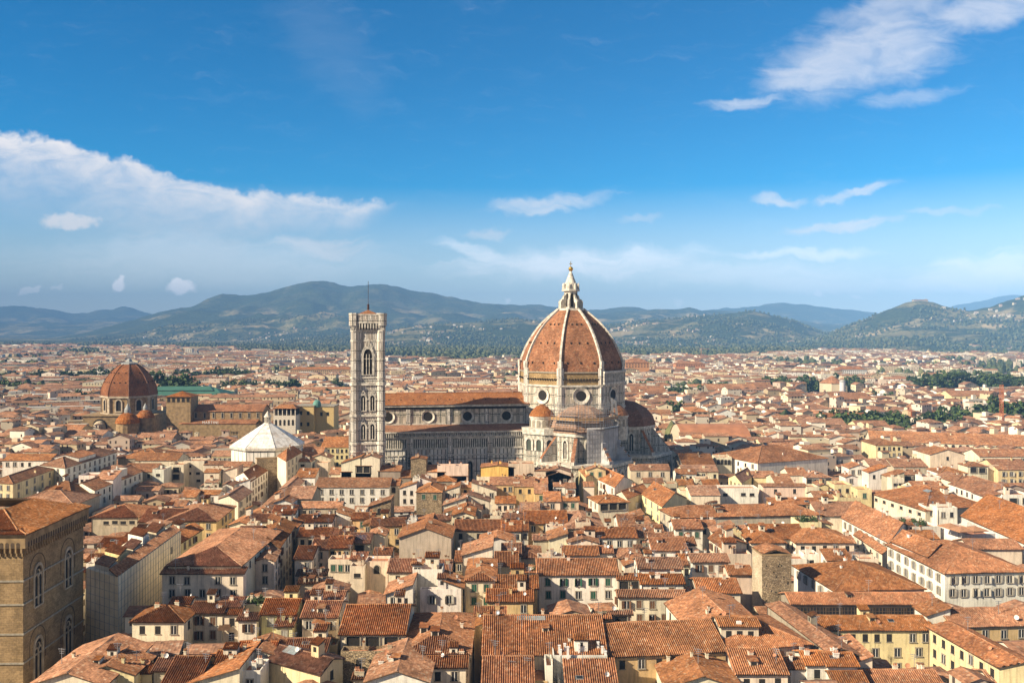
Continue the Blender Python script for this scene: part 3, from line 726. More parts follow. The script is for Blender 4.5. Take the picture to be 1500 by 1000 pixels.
# stepped body below the exedra
mb = MB(); mb.prism([(-26, -16), (-26, -23), (-18, -29.5), (-9, -29.5), (-9, -16)], 0, 35.4, 0); body = mb.build('chapel_block', M['mar_trib'], cath)
mb = MB(); mb.prism([(-26.6, -16), (-26.6, -23.4), (-18.3, -30.2), (-9, -30.2), (-9, -16)], 33.6, 36.3, 0, True); mb.build('cornice', M['marble'], body)
def wall_arches(parent, a, b, zs, w, n, mat='greenmarble'):
    A = Vector(a); B = Vector(b); d = (B - A); L = d.length; d.normalize(); ang = math.atan2(d.y, d.x)
    m4 = Matrix.Translation((A.x, A.y, 0)) @ Matrix.Rotation(ang, 4, 'Z')
    for z, h in zs:
        for k in range(n):
            x = L * (k + .5) / n; mb = MB(); inn = arch(x, z, w * .58, h * .8); out = arch(x, z - .02, w, h)
            surround(mb, inn, out, -.5, 0, 0, m4); plate(mb, inn, -.04, 1, m4); mb.build('blind_arch', [M['marble'], M[mat]], parent)
wall_arches(body, (-26, -23), (-18, -29.5), [(26.5, 6.2)], 4.4, 2); wall_arches(body, (-18, -29.5), (-9, -29.5), [(26.5, 6.2)], 4.0, 2)
wall_arches(body, (-26, -23), (-18, -29.5), [(7.5, 5.5), (15.5, 5.5)], 3.4, 2)
# south and east tribunes: ring of chapels below, octagonal apse with a half dome above
def tribune(cx, cy, ang, dark_roof, zroof):
    pts = []
    half = lambda r, z=0: [(cx + r * math.cos(ang + R(d)), cy + r * math.sin(ang + R(d))) for d in (-112.5, -67.5, -22.5, 22.5, 67.5, 112.5)]
    low = half(22.5); mb = MB(); mb.prism(low, 0, 22.0, 0); mb.prism(half(23.1), 21.0, 22.2, 1, True); o = mb.build('tribune_chapels', [M['mar_trib'], M['marble']], cath)
    for k in range(5): wall_arches(o, low[k], low[k + 1], [(11.0, 8.4)], 5.2, 3)
    up = half(14.2); mb = MB(); mb.prism(up, 20, 34.6, 0); mb.prism(half(15.0), 33.4, 35.0, 1, True); u = mb.build('tribune_apse', [M['mar_trib'], M['marble']], cath)
    for k in range(5): 
        A = Vector(up[k]); B = Vector(up[k + 1]); d = B - A; m4 = Matrix.Translation((A.x, A.y, 0)) @ Matrix.Rotation(math.atan2(d.y, d.x), 4, 'Z')
        gothic_window('tall_window', u, d.length / 2, 23.5, 1.9, 8.0, 0, m4, .6, 1)
    mb = MB(); mb.lathe([(15.3, 34.9), (14.0, 39.0), (11.0, 42.6), (6.0, 45.4), (0, 46.4)], 8, 0, cx, cy, ang + R(22.5), False); mb.build('half_dome', M['red_tile'] if dark_roof else plain('pale_worn_tiles', (.40, .25, .17), .9, 0, .3, .8), cath)
    for d in (-67.5, -22.5, 22.5, 67.5):
        a = ang + R(d); c_, s_ = math.cos(a), math.sin(a); t_ = Vector((-s_, c_, 0)) * .8
        prof = [(14.0, 20), (22.0, 20), (22.0, 23.6), (14.0, 33.0)]
        F_ = [Vector((cx + r * c_, cy + r * s_, z)) - t_ for r, z in prof]; B_ = [p + 2 * t_ for p in F_]; mb = MB()
        mb.poly(F_, 0); mb.poly(B_[::-1], 0)
        for j in (1, 2, 3): i2 = (j + 1) % 4; mb.poly([F_[i2], F_[j], B_[j], B_[i2]], 1 if j == 2 else 0)
        mb.build('flying_buttress', [M['mar_tower'], M['dome_tile']], cath)
tribune(0, -24.5, -math.pi / 2, False, 46); tribune(26.5, 1.0, 0.0, True, 46)

# scaffolding round the south tribune
sc = thing('scaffolding', 'scaffolding with white sheeting wrapped round the apse under the big dome', 'scaffold', (CATH[0], CATH[1], 0), CYAW)
def half_ring(cx, cy, r, ds): return [(cx + r * math.cos(-math.pi / 2 + R(d)), cy + r * math.sin(-math.pi / 2 + R(d))) for d in ds]
mb = MB(); P_ = half_ring(0, -24.5, 16.6, (-4, 22.5, 67.5, 90)); Q_ = half_ring(0, -24.5, 16.2, (-4, 22.5, 67.5, 90))
for k in range(3):
    a, b, c_, d = P_[k], P_[k + 1], Q_[k + 1], Q_[k]; mb.prism([a, b, c_, d], 21.5, 37.0, 0)
mb.build('sheeting', M['sheet'], sc)
mb = MB()
for k in range(3):
    a, b = Vector(P_[k]), Vector(P_[k + 1])
    for j in range(7): p = a.lerp(b, j / 6) * 1.004; mb.bar((p.x, p.y - .1, 21), (p.x, p.y - .1, 37), .07)
    for z in (23, 25, 27, 29, 31, 33, 35): mb.bar((a.x, a.y - .12, z), (b.x, b.y - .12, z), .06)
mb.build('sheet_frame', M['metal'], sc)
mb = MB()
for k in range(3): mb.prism([P_[k], P_[k + 1], Q_[k + 1], Q_[k]], 37.0, 37.7, 0)
mb.build('white_band', M['white'], sc)
P2 = half_ring(0, -24.5, 17.2, (-67.5, -22.5, 22.5, 67.5, 100)); mb = MB()
for lev, z in enumerate((38.6, 40.6, 42.6, 44.6, 46.6)):
    r = 17.0 - lev * .3; q = half_ring(0, -24.5, r, (-67.5, -22.5, 22.5, 67.5, 100))
    for k in range(4):
        mb.bar((*q[k], z), (*q[k + 1], z), .09); mb.bar((*q[k], z + 1.0), (*q[k + 1], z + 1.0), .06)
for k in range(4):
    a, b = Vector(P2[k]), Vector(P2[k + 1])
    for j in range(8):
        p = a.lerp(b, j / 8) ; p2 = p + (Vector((0, -24.5)) - p) * .08
        mb.bar((p.x, p.y, 36), (p2.x, p2.y, 48.5), .08); p3 = p + (Vector((0, -24.5)) - p) * .16; mb.bar((p3.x, p3.y, 36), (p3.x, p3.y, 49.5), .07)
mb.build('poles', M['metal'], sc)
mb = MB()
for z, r in ((36.8, 17.4), (40.3, 16.6), (43.2, 14.8)):
    q = half_ring(0, -24.5, r, (-67.5, -22.5, 22.5, 67.5, 100)); q2 = half_ring(0, -24.5, r - 1.4, (-67.5, -22.5, 22.5, 67.5, 100))
    for k in range(4): mb.prism([q[k], q[k + 1], q2[k + 1], q2[k]], z, z + .18, 0, True)
    if z == 40.3:
        for k in range(4): mb.prism([q[k], q[k + 1], q2[k + 1], q2[k]], z + .18, z + 1.5, 1, True)
mb.build('deck', [M['soffit'], plain('timber_boards', (.42, .25, .11), .9)], sc)
mb = MB()   # wrapped buttress, in steps
for k, (a, b, z) in enumerate(((15, 17.5, 31), (17.5, 19.2, 28), (19.2, 20.8, 25.5), (20.8, 22.6, 23.6))):
    for ang_ in (R(-67.5), R(-22.5)):
        c_, s_ = math.cos(ang_), math.sin(ang_); t_ = Vector((-s_, c_)) * 1.1; o0 = Vector((0, -24.5))
        p, q = o0 + Vector((c_, s_)) * a, o0 + Vector((c_, s_)) * b
        mb.prism([p - t_, q - t_, q + t_, p + t_], 21.0, z, 0)
mb.build('wrapped_buttress', M['sheet'], sc)

# ---------------------------------------------------------------- bell tower
BT = (-61.3, 378.4)
bt = thing('bell_tower', 'tall square marble bell tower with gothic windows beside the cathedral nave', 'bell tower', (BT[0], BT[1], 0), CYAW); bt.scale = (.97, .97, 1)
mb = MB(); mb.box(-6.0, 6.0, -6.0, 6.0, 0, 82, 0); sh = mb.build('shaft', M['mar_tower'], bt)
for sx in (-1, 1):
    for sy in (-1, 1):
        mb = MB(); mb.prism(ngon(1.75, 8, R(22.5), sx * 5.7, sy * 5.7), 0, 82, 0); mb.build('corner_buttress', M['mar_tower'], bt)
mb = MB()
for z, h, e in ((57.0, 1.0, .55), (60.0, .5, .3), (43.9, .9, .5), (32.2, .9, .5), (29.0, .5, .3), (20, .9, .5), (68, .3, .12), (75.5, .35, .15), (79.6, .4, .2)):
    mb = MB(); a = 6.0 + e; b = 1.75 + e
    mb.prism([(-a, -a), (a, -a), (a, a), (-a, a)], z, z + h, 0, True)
    for sx in (-1, 1):
        for sy in (-1, 1): mb.prism(ngon(b, 8, R(22.5), sx * 5.7, sy * 5.7), z, z + h + .02, 0, True)
    mb.build('string_course', M['marble'], bt)
mb = MB()
for k in range(4):
    m4 = Matrix.Rotation(k * math.pi / 2, 4, 'Z')
    for j in range(13):
        x = -7.2 + j * 1.2; c_ = MB(); mbox(c_, m4, x - .3, x + .3, -7.5, -5.9, 81.0, 83.0, 0); mbox(c_, m4, x - .3, x + .3, -7.0, -5.9, 80.2, 81.0, 0); c_.build('corbel', M['marble'], bt)
    mbox(mb, m4, -6.2, 6.2, -6.1, -5.8, 80.4, 83.0, 0)
mb.build('corbel_wall', M['dark'], bt)
mb = MB(); a = 7.6
mb.prism([(-a, -a + 1.6), (-a + 1.6, -a), (a - 1.6, -a), (a, -a + 1.6), (a, a - 1.6), (a - 1.6, a), (-a + 1.6, a), (-a, a - 1.6)], 83.0, 83.5, 0, True)
for sx in (-1, 1):
    for sy in (-1, 1): mb.prism(ngon(2.3, 8, R(22.5), sx * 5.9, sy * 5.9), 82.0, 87.3, 1, True); mb.prism(ngon(2.5, 8, R(22.5), sx * 5.9, sy * 5.9), 86.6, 87.0, 0, True)
for k in range(4):
    m4 = Matrix.Rotation(k * math.pi / 2, 4, 'Z'); mbox(mb, m4, -5.5, 5.5, -7.5, -7.1, 83.5, 86.6, 1); mbox(mb, m4, -5.5, 5.5, -7.65, -7.0, 86.4, 86.9, 0)
mb.build('balustrade', [M['marble'], M['mar_tower']], bt)
mb = MB(); a = 6.2
for k in range(4):
    m4 = Matrix.Rotation(k * math.pi / 2, 4, 'Z'); mb.poly([m4 @ Vector(p) for p in ((-a, -a, 86.2), (a, -a, 86.2), (0, 0, 88.8))], 0, [(0, 0), (12, 0), (6, 7)])
mb.build('roof', M['nave_tile'], bt)
mb = MB(); mb.bar((0, 0, 88.8), (0, 0, 91.2), .5, 0, 8); mb.bar((0, 0, 90), (0, 0, 101.0), .10, 0, 6); mb.build('mast', M['rust'], bt)
for k in range(4):
    m4 = Matrix.Rotation(k * math.pi / 2, 4, 'Z') @ Matrix.Translation((0, -6.0, 0))
    gothic_window('tall_window', bt, 0, 61.6, 3.7, 10.6, 0, m4, .9, 2, True)
    for z in (46.4, 34.4):
        for x in (-1.95, 1.95): gothic_window('double_window', bt, x, z, 1.75, 6.4, 0, m4, .55, 1, True)

# ---------------------------------------------------------------- baptistery
BA = (-117.0, 425.0)
ba = thing('baptistery', 'octagonal baptistery with a white pyramid roof and small lantern', 'baptistery', (BA[0], BA[1], 0), R(4))
RB = 17.6
mb = MB(); mb.prism(ngon(RB - .6, 8, A0), 0, 25.4, 0); bw = mb.build('walls', M['mar_bapt'], ba)
mb = MB(); mb.prism(ngon(RB + .1, 8, A0), 24.6, 25.8, 0, True); mb.prism(ngon(RB - .2, 8, A0), 15.4, 16.0, 0, True); mb.build('cornice', M['marble'], ba)
mb = MB(); mb.lathe([(RB + .1, 25.8), (1.7, 35.8)], 8, 0, 0, 0, A0, False); rf = mb.build('roof', M['bapt_roof'], ba)
mb = MB()
for k in range(8):
    a = A0 + k * math.pi / 4; c_, s_ = math.cos(a), math.sin(a); mb.bar((RB * c_, RB * s_, 25.9), (1.7 * c_, 1.7 * s_, 35.7), .13)
mb.build('roof_seam', M['lead'], rf)
mb = MB(); mb.prism(ngon(1.9, 8, A0), 35.2, 36, 0); 
for k in range(8): a = A0 + k * math.pi / 4; mb.bar((1.3 * math.cos(a), 1.3 * math.sin(a), 36), (1.3 * math.cos(a), 1.3 * math.sin(a), 38.6), .2, 0, 6)
mb.prism(ngon(1.8, 8, A0), 38.6, 39.1, 0, True); mb.lathe([(1.6, 39.1), (.9, 40.2), (0, 41.6)], 8, 0, 0, 0, A0, False)
mb.build('lantern', M['marble'], ba)
for k in range(8):
    m4 = face_m(k * math.pi / 4, (RB - .6) * math.cos(A0))
    for x in (-3.7, 0, 3.7): mb = MB(); plate(mb, arch(x, 10.2, 1.2, 3.4), -.06, 0, m4); surround(mb, arch(x, 10.2, 1.2, 3.4), arch(x, 9.9, 1.8, 4.1), -.2, 0, 1, m4); mb.build('window', [M['dark'], M['marble']], ba)

# ---------------------------------------------------------------- domed funerary chapel and its basilica
MC = (-276.0, 640.0); M['palestone'] = plain('pale_stone_trim', (.46, .38, .28), .9, 0, .3, .6)
mc = thing('domed_chapel', 'brown stone chapel with a plain red tiled dome behind the old rooftops', 'chapel', (MC[0], MC[1], 0), R(4))
RM = 18.6; V0 = R(-90 - 7 + 21 + 4)
mb = MB(); mb.prism(ngon(RM - .6, 8, V0), 0, 33, 0); md = mb.build('drum', M['sandstone'], mc)
mb = MB(); mb.prism(ngon(RM + .4, 8, V0), 32.4, 33.8, 0, True); mb.prism(ngon(RM + .4, 8, V0), 21.0, 21.8, 0, True); mb.build('cornice', M['palestone'], md)
for k in range(8):
    a = V0 + k * math.pi / 4; m4 = Matrix.Rotation(a + math.pi / 2, 4, 'Z') @ Matrix.Translation((0, -RM + .3, 0)); mb = MB()
    mbox(mb, m4, -1.0, 1.0, -.5, 1.2, 21.8, 32.4); mb.build('pilaster', M['palestone'], md)
    m4 = face_m(V0 + (k + .5) * math.pi / 4, (RM - .6) * math.cos(A0)); mb = MB()
    surround(mb, arch(0, 23.4, 3.6, 7.6), arch(0, 22.4, 5.4, 9.6), -.7, 0, 0, m4); plate(mb, arch(0, 23.4, 3.6, 7.6), -.08, 1, m4); mb.build('window', [M['palestone'], M['dark']], md)
mb = MB(); pr = [(r, z + 33.8) for r, z in spl([(18.9, 0), (18.4, 4), (17.0, 8.5), (14.6, 13), (11.5, 17), (8.2, 20.2), (5.0, 22.2)], 3)]
mb.lathe(pr, 8, 0, 0, 0, V0, False); mdome = mb.build('dome', M['red_tile'], mc)
for k in range(8):
    a = V0 + k * math.pi / 4; mb = MB()
    for (r0, z0), (r1, z1) in zip(pr[:-1], pr[1:]): mb.bar((r0 * math.cos(a), r0 * math.sin(a), z0), (r1 * math.cos(a), r1 * math.sin(a), z1), .4)
    mb.build('rib', M['red_tile'], mdome)
mb = MB()
for f in range(8):
    for fr_, xs in ((9.5, (-4, 0, 4)), (16, (-2.6, 2.6))):
        z = 33.8 + fr_; r = np.interp(z, [p[1] for p in pr], [p[0] for p in pr]) * math.cos(A0); m4 = face_m(V0 + (f + .5) * math.pi / 4, r)
        for x in xs: mbox(mb, m4, x - .3, x + .3, -.4, .8, z - .4, z + .4, 0)
mb.build('vent', M['dark'], mdome)
mb = MB(); mb.lathe([(5.6, 55.6), (5.4, 56.6), (2.2, 57.6), (1.4, 59.4), (0, 60.2)], 8, 0, 0, 0, V0, False); mb.build('cap', M['lead'], mc)
mb = MB(); mb.prism([(-24, -21), (24, -21), (24, 14), (-24, 14)], 0, 20.6, 0); mb.prism([(-24.6, -21.6), (24.6, -21.6), (24.6, 14), (-24.6, 14)], 20.2, 21.0, 0, True)
plate(mb, arch(-12.5, 4, 9.5, 14.5), -21.12, 1); mb.build('lower_block', [M['sandstone'], M['dark']], mc)
mb = MB(); mb.lathe([(4.2, 0), (4.2, 12.5), (3.6, 15.2), (2, 16.8), (0, 17.3)], 16, 0, -12.5, -21.5); mb.build('apse', plain('pale_stone', (.56, .46, .32), .9), mc)

def small_dome(px, py_base, r, y, label):
    z = CAMZ - (py_base - HOR) / FOC * y; x = (px - CX) / FOC * y
    o = thing('domed_sacristy', label, 'chapel', (x, y, 0))
    mb = MB(); mb.prism(ngon(r * .97, 16), 0, z, 0); mb.build('walls', M['sandstone'], o)
    mb = MB(); mb.lathe([(r * 1.05, z), (r * .95, z + r * .35), (r * .6, z + r * .75), (r * .2, z + r * .95)], 20, 0); mb.build('roof', M['dome_tile'], o)
    mb = MB(); mb.lathe([(r * .3, z + r * .85), (r * .28, z + r * 1.2), (0, z + r * 1.75)], 10, 0); mb.build('lantern', M['lead'], o)
small_dome(187, 619, 7.4, 588, 'low round tiled dome with grey cap, left one before the domed chapel')
small_dome(213, 611, 5.6, 600, 'smaller round tiled dome with grey cap, right one before the domed chapel')

# long basilica
bs = thing('basilica', 'long brown stone basilica with flat pilasters under a straight tiled roof', 'church', (0, 0, 0))
def pxX(px, Y): return (px - CX) / FOC * Y
def pxZ(py, Y): return CAMZ - (py - HOR) / FOC * Y
Yb = 612.0; xa, xb = pxX(268, Yb), pxX(384, Yb); ze = pxZ(602.5, Yb)
mb = MB(); mb.box(xa, xb, Yb, Yb + 19, 0, ze, 0)
mb.poly([(xb, Yb, ze), (xb, Yb + 19, ze), (xb, Yb + 9.5, ze + 4.0)], 0)
wl = mb.build('walls', M['sandstone'], bs)
mb = MB()
for s in (0, 1):
    y0 = Yb - .8 if s == 0 else Yb + 19.8; q = [(xa, y0, ze + .1), (xb + .8, y0, ze + .1), (xb + .8, Yb + 9.5, ze + 4.3), (xa, Yb + 9.5, ze + 4.3)]; uv = [(0, 0), (60, 0), (60, 11), (0, 11)]
    mb.poly(q if s == 0 else q[::-1], 0, uv if s == 0 else uv[::-1])
mb.poly([(xa, Yb - 8.5, pxZ(620.5, Yb - 8)), (xb - 2, Yb - 8.5, pxZ(620.5, Yb - 8)), (xb - 2, Yb - .02, pxZ(614, Yb)), (xa, Yb - .02, pxZ(614, Yb))], 0, [(0, 0), (60, 0), (60, 9), (0, 9)])
mb.build('roof', M['dome_tile'], bs)
mb = MB(); mb.box(xa, xb - 2, Yb - 8, Yb - .1, 0, pxZ(621.5, Yb - 8), 0); mb.build('side_aisle', M['sandstone'], bs)
for k in range(8):
    x = xa + 9 + k * 6.1; mb = MB(); mb.box(x - 1.0, x + 1.0, Yb - .22, Yb - .02, ze - 4.9, ze - .6, 0); mb.box(x - .55, x + .55, Yb - .26, Yb - .22, ze - 4.4, ze - 1.0, 1); mb.build('window', [M['trim'], M['dark']], bs)
# transept tower
tw = thing('transept_tower', 'square stone belvedere with dark openings and low pyramid roof by the basilica', 'tower', (0, 0, 0))
Yt = 606.0; ta, tb = pxX(243.5, Yt), pxX(279, Yt); zt = pxZ(581, Yt)
mb = MB(); mb.box(ta, tb, Yt, Yt + 15, 0, zt, 0)
wl = mb.build('walls', M['sandstone'], tw)
for k in range(5):
    x = ta + (tb - ta) * (k + .5) / 5; mb = MB(); mb.box(x - .95, x + .95, Yt - .12, Yt, zt - 3.6, zt - .8, 0); mb.build('opening', M['dark'], tw)
mb = MB(); xm, ym = (ta + tb) / 2, Yt + 7.5; e = 1.0
for a, b in (((ta - e, Yt - e), (tb + e, Yt - e)), ((tb + e, Yt - e), (tb + e, Yt + 15 + e)), ((tb + e, Yt + 15 + e), (ta - e, Yt + 15 + e)), ((ta - e, Yt + 15 + e), (ta - e, Yt - e))):
    mb.poly([(*a, zt + .05), (*b, zt + .05), (xm, ym, zt + 3.4)], 0, [(0, 0), (17, 0), (8, 9)])
mb.build('roof', M['dome_tile'], tw)
# writing that stands on the roofs before the basilica
ft = bpy.data.curves.new('rooftop_letters', 'FONT'); ft.body = 'MARTINI'; ft.size = 2.5; ft.extrude = .12; ft.align_x = 'CENTER'; ft.materials.append(M['white']); ft.space_character = 1.15
fo = bpy.data.objects.new('rooftop_letters', ft); COL.objects.link(fo); fo.location = (pxX(308, 598), 598.0, pxZ(620.4, 598)); fo.rotation_euler = (R(90), 0, 0)
bpy.context.view_layer.update(); lm_ = bpy.data.meshes.new_from_object(fo); fl_ = fo.matrix_world.copy(); bpy.data.objects.remove(fo); fo = link('rooftop_letters', lm_); fo.matrix_world = fl_
tag(fo, 'white capital letters reading MARTINI standing before the long basilica', 'sign')

# market hall with green roofs
mk = thing('market_hall', 'long market hall with two tiers of green metal roofs', 'market hall', (0, 0, 0))
Ym = 860.0; mb = MB(); green = plain('green_sheet_roof', (.065, .165, .12), .6, 0, .15, .1)
def hall(mb, px0, px1, ye, yr, Y, d, mat):
    a, b = pxX(px0, Y), pxX(px1, Y); z = pxZ(ye, Y); zr = pxZ(yr, Y + d / 2)
    mb.poly([(a, Y, z), (b, Y, z), (b - d * .3, Y + d / 2, zr), (a + d * .3, Y + d / 2, zr)], mat); mb.poly([(b, Y, z), (b, Y + d, z), (b - d * .3, Y + d / 2, zr)], mat)
    mb.poly([(b, Y + d, z), (a, Y + d, z), (a + d * .3, Y + d / 2, zr), (b - d * .3, Y + d / 2, zr)], mat); mb.poly([(a, Y + d, z), (a, Y, z), (a + d * .3, Y + d / 2, zr)], mat); return a, b, z
a, b, z = hall(mb, 205, 326, 579, 568, Ym, 46, 0); a2, b2, z2 = hall(mb, 218, 312, 571.5, 565.5, Ym + 12, 22, 0); mb.build('roof', green, mk)
mb = MB(); mb.box(a + 1, b - 1, Ym + 1, Ym + 45, 0, z, 0); mb.box(a2 + 1, b2 - 1, Ym + 13, Ym + 33, z, z2, 0); mb.build('walls', plain('grey_glazed_walls', (.24, .27, .26), .4), mk)

# green-domed yellow church and loggia palace left of the bell tower
yc = thing('yellow_church', 'yellow church with a little green copper dome beyond the white pyramid roof', 'church', (0, 0, 0))
Yy = 560.0; a, b = pxX(434, Yy), pxX(487, Yy); z = pxZ(595, Yy); mb = MB(); mb.box(a, a + 11, Yy, Yy + 16, 0, z, 0); mb.box(a + 11, b, Yy + 4, Yy + 20, 0, z - .6, 0); mb.build('walls', M['tint'], yc, (.60, .44, .20))
mb = MB(); mb.lathe([(2.6, z - 1), (2.6, z + 1.2), (2.2, z + 2.7), (1.1, z + 3.6), (0, z + 3.9)], 16, 0, a + 12, Yy + 5); mb.build('dome', M['copper'], yc)
mb = MB(); mb.box(a - .4, a + 11.4, Yy - .4, Yy + 16, z, z + .5, 0, True); mb.box(a + 11.5, b + .4, Yy + 3.6, Yy + 20, z - .6, z - .1, 0, True); mb.build('cornice', M['trim'], yc)
for x, y, dz in ((a + 3, Yy, 3), (a + 7.5, Yy, 3), (a + 3, Yy, 10), (a + 7.5, Yy, 10), (a + 15, Yy + 4, 4), (a + 19, Yy + 4, 4)):
    mb = MB(); mb.box(x - .8, x + .8, y - .1, y, z - dz - 2.4, z - dz, 0); mb.build('window', M['dark'], yc)
M['palestone2'] = plain('cream_render', (.66, .60, .50), .9)
lp = thing('loggia_palace', 'white palace with a dark top floor loggia beside the yellow church', 'palace', (0, 0, 0))
Yl = 548.0; a, b = pxX(400.5, Yl), pxX(433, Yl); z = pxZ(598, Yl); mb = MB(); mb.box(a, b, Yl, Yl + 12, 0, z - 4.4, 0); mb.box(a + .6, b - .6, Yl + 1.5, Yl + 12, z - 4.4, z, 1); mb.build('walls', [M['palestone2'], M['dark']], lp)
for k in range(6): x = a + .3 + k * (b - a - .6) / 5; mb = MB(); mb.box(x - .25, x + .25, Yl + .05, Yl + .6, z - 4.4, z, 0); mb.build('column', M['palestone2'], lp)
for k in range(5): x = a + 1.6 + k * 2.6; mb = MB(); plate(mb, arch(x, z - 10.5, 1.3, 3.6), Yl - .08, 0); mb.build('window', M['dark'], lp)
mb = MB(); mb.poly([(a - .8, Yl - .8, z), (b + .8, Yl - .8, z), (b - 3, Yl + 6, z + 2.2), (a + 3, Yl + 6, z + 2.2)], 0); mb.poly([(b + .8, Yl - .8, z), (b + .8, Yl + 12, z), (b - 3, Yl + 6, z + 2.2)], 0); mb.poly([(b + .8, Yl + 12, z), (a - .8, Yl + 12, z), (a + 3, Yl + 6, z + 2.2), (b - 3, Yl + 6, z + 2.2)], 0); mb.poly([(a - .8, Yl + 12, z), (a - .8, Yl - .8, z), (a + 3, Yl + 6, z + 2.2)], 0)
mb.poly([(a - .8, Yl - .8, z - .12), (a - .8, Yl + 12, z - .12), (b + .8, Yl + 12, z - .12), (b + .8, Yl - .8, z - .12)], 0)
mb.build('roof', M['tile_far'], lp)

# rotunda with a round white tower, right of the dome
ro = thing('rotunda', 'cream polygonal rotunda under a tiled cone roof amid distant trees', 'church', (pxX(1219, 1000), 1000, 0))
mb = MB(); mb.prism(ngon(13.5, 8, A0), 0, pxZ(561, 1000), 0); mb.build('walls', M['tint'], ro, (.62, .52, .36)); z = pxZ(560.5, 1000)
mb = MB(); mb.lathe([(14.2, z), (1.5, z + 7.5), (0, z + 8)], 8, 0, 0, 0, A0, False); mb.build('roof', M['tile_far'], ro)
rt = thing('round_tower', 'smooth pale grey round tower next to the rotunda', 'tower', (pxX(1234, 985), 985, 0))
mb = MB(); mb.lathe([(3.1, 0), (3.1, pxZ(557, 985)), (0, pxZ(556.6, 985))], 20, 0); mb.build('shaft', M['tint'], rt, (.62, .62, .62))
mb = MB(); mb.lathe([(3.3, pxZ(559, 985)), (3.3, pxZ(557.6, 985))], 20, 0); mb.build('rim', M['lead'], rt)
# barrel roofed theatre
th = thing('barrel_roofed_hall', 'wide hall under a long curved terracotta roof right of the cathedral', 'theatre', (0, 0, 0))
Yh = 530.0; a, b = pxX(1000, Yh), pxX(1103, Yh); z = pxZ(646, Yh); mb = MB(); n = 14; d = 44.0
for k in range(n):
    t0, t1 = k / n, (k + 1) / n; h = lambda t: z + 8.0 * (1 - (2 * t - 1) ** 2)
    mb.poly([(a, Yh + d * t0, h(t0)), (b, Yh + d * t0, h(t0)), (b, Yh + d * t1, h(t1)), (a, Yh + d * t1, h(t1))], 0, None, True)
mb.build('roof', plain('terracotta_sheet', (.43, .19, .10), .85, 0, .22, .2), th)
mb = MB(); mb.box(a + .5, b - .5, Yh + .4, Yh + d - .4, 0, z, 0)
for x in (a + .5, b - .5): mb.poly([(x, Yh + d * k / n, z + 8.0 * (1 - (2 * k / n - 1) ** 2) - .05) for k in range(n + 1)], 0)
mb.build('walls', M['tint'], th, (.58, .50, .36))
# tower crane
def crane(px, py_top, py_base, Y, label, jib=None):
    x = pxX(px, Y); zt = pxZ(py_top, Y); o = thing('tower_crane', label, 'crane', (x, Y, 0)); mb = MB(); w = .9; orange = M['crane']
    for sx in (-w, w):
        for sy in (-w, w): mb.bar((sx, sy, 0), (sx, sy, zt), .11)
    k = 0; z = 8.0
    while z < zt - 2:
        mb.bar((-w, -w, z), (w, -w, z + 2), .1); mb.bar((w, -w, z), (w, w, z + 2), .1); mb.bar((-w, -w, z + 2), (w, -w, z + 2), .1); mb.bar((-w, w, z), (-w, -w, z + 2), .1); z += 2.0
    mb.build('mast', orange, o); mb = MB()
    if jib:
        for dz, yy in ((0, -.6), (0, .6), (1.1, 0)): mb.bar((jib[0], yy, zt + dz), (jib[1], yy, zt + dz), .12)
        q = jib[0]
        while q < jib[1] - 1.2: mb.bar((q, -.6, zt), (q + .7, 0, zt + 1.1), .07); mb.bar((q + .7, 0, zt + 1.1), (q + 1.4, .6, zt), .07); q += 1.4
        mb.bar((0, 0, zt), (0, 0, zt + 4), .2); mb.build('jib', orange, o)
        mb = MB(); mb.box(-1.2, .2, -1, 1, zt - 2.4, zt - .2, 0, True); mb.build('cab', M['white'], o)
M['crane'] = plain('orange_crane_paint', (.55, .17, .06), .6)
crane(1467, 563, 642, 620, 'red orange lattice crane mast rising from the roofs near the edge')
crane(1333, 594, 630, 640, 'short faded orange crane mast beside the dark tree crowns')
crane(1027, 511, 525, 2300, 'distant orange crane with a short jib below the wooded hill', (-5, 22))
# stack of the far brick works
def far_block(name, px0, px1, ytop, Y, d, col, label, cat, roof=True, rows=4, cols=8, zb=0):
    a, b = pxX(px0, Y), pxX(px1, Y); z = pxZ(ytop, Y); o = thing(name, label, cat, ((a + b) / 2, Y, 0)); w = (b - a) / 2; mb = MB(); mb.box(-w, w, 0, d, zb, z, 0); mb.build('walls', M['tint'], o, col)
    if roof:
        mb = MB(); mb.poly([(-w - .8, -.8, z + .05), (w + .8, -.8, z + .05), (w - d * .3, d / 2, z + d * .16), (-w + d * .3, d / 2, z + d * .16)], 0); mb.poly([(w + .8, -.8, z + .05), (w + .8, d, z + .05), (w - d * .3, d / 2, z + d * .16)], 0); mb.poly([(-w - .8, d, z + .05), (-w - .8, -.8, z + .05), (-w + d * .3, d / 2, z + d * .16)], 0); mb.build('roof', M['tile_far'], o)
    else:
        mb = MB(); mb.box(-w - .3, w + .3, -.3, d + .3, z, z + .8, 0); mb.build('roof_edge', M['tint'], o, tuple(c * .8 for c in col))
    for r in range(rows):
        for c in range(cols):
            x = -w + 2 * w * (c + .5) / cols; zz = z - 2.6 - r * 3.3; mb = MB(); mb.box(x - w / cols * .5, x + w / cols * .5, -.12, 0, zz - .8, zz + .8, 0); mb.build('window', M['dark'], o)
    return o
far_block('tower_block', 271, 281, 511, 2500, 18, (.66, .62, .52), 'tall pale tower block standing above the distant suburbs', 'tower block', False, 6, 3)
far_block('tower_block', 281, 288, 513.5, 2540, 16, (.45, .42, .37), 'darker beige tower block joined to the tall pale one', 'tower block', False, 6, 2)
far_block('tower_block', 35.5, 38.5, 514, 2700, 12, (.72, .68, .6), 'left one of two thin white towers far off beyond the avenue of trees', 'tower block', False, 4, 1)
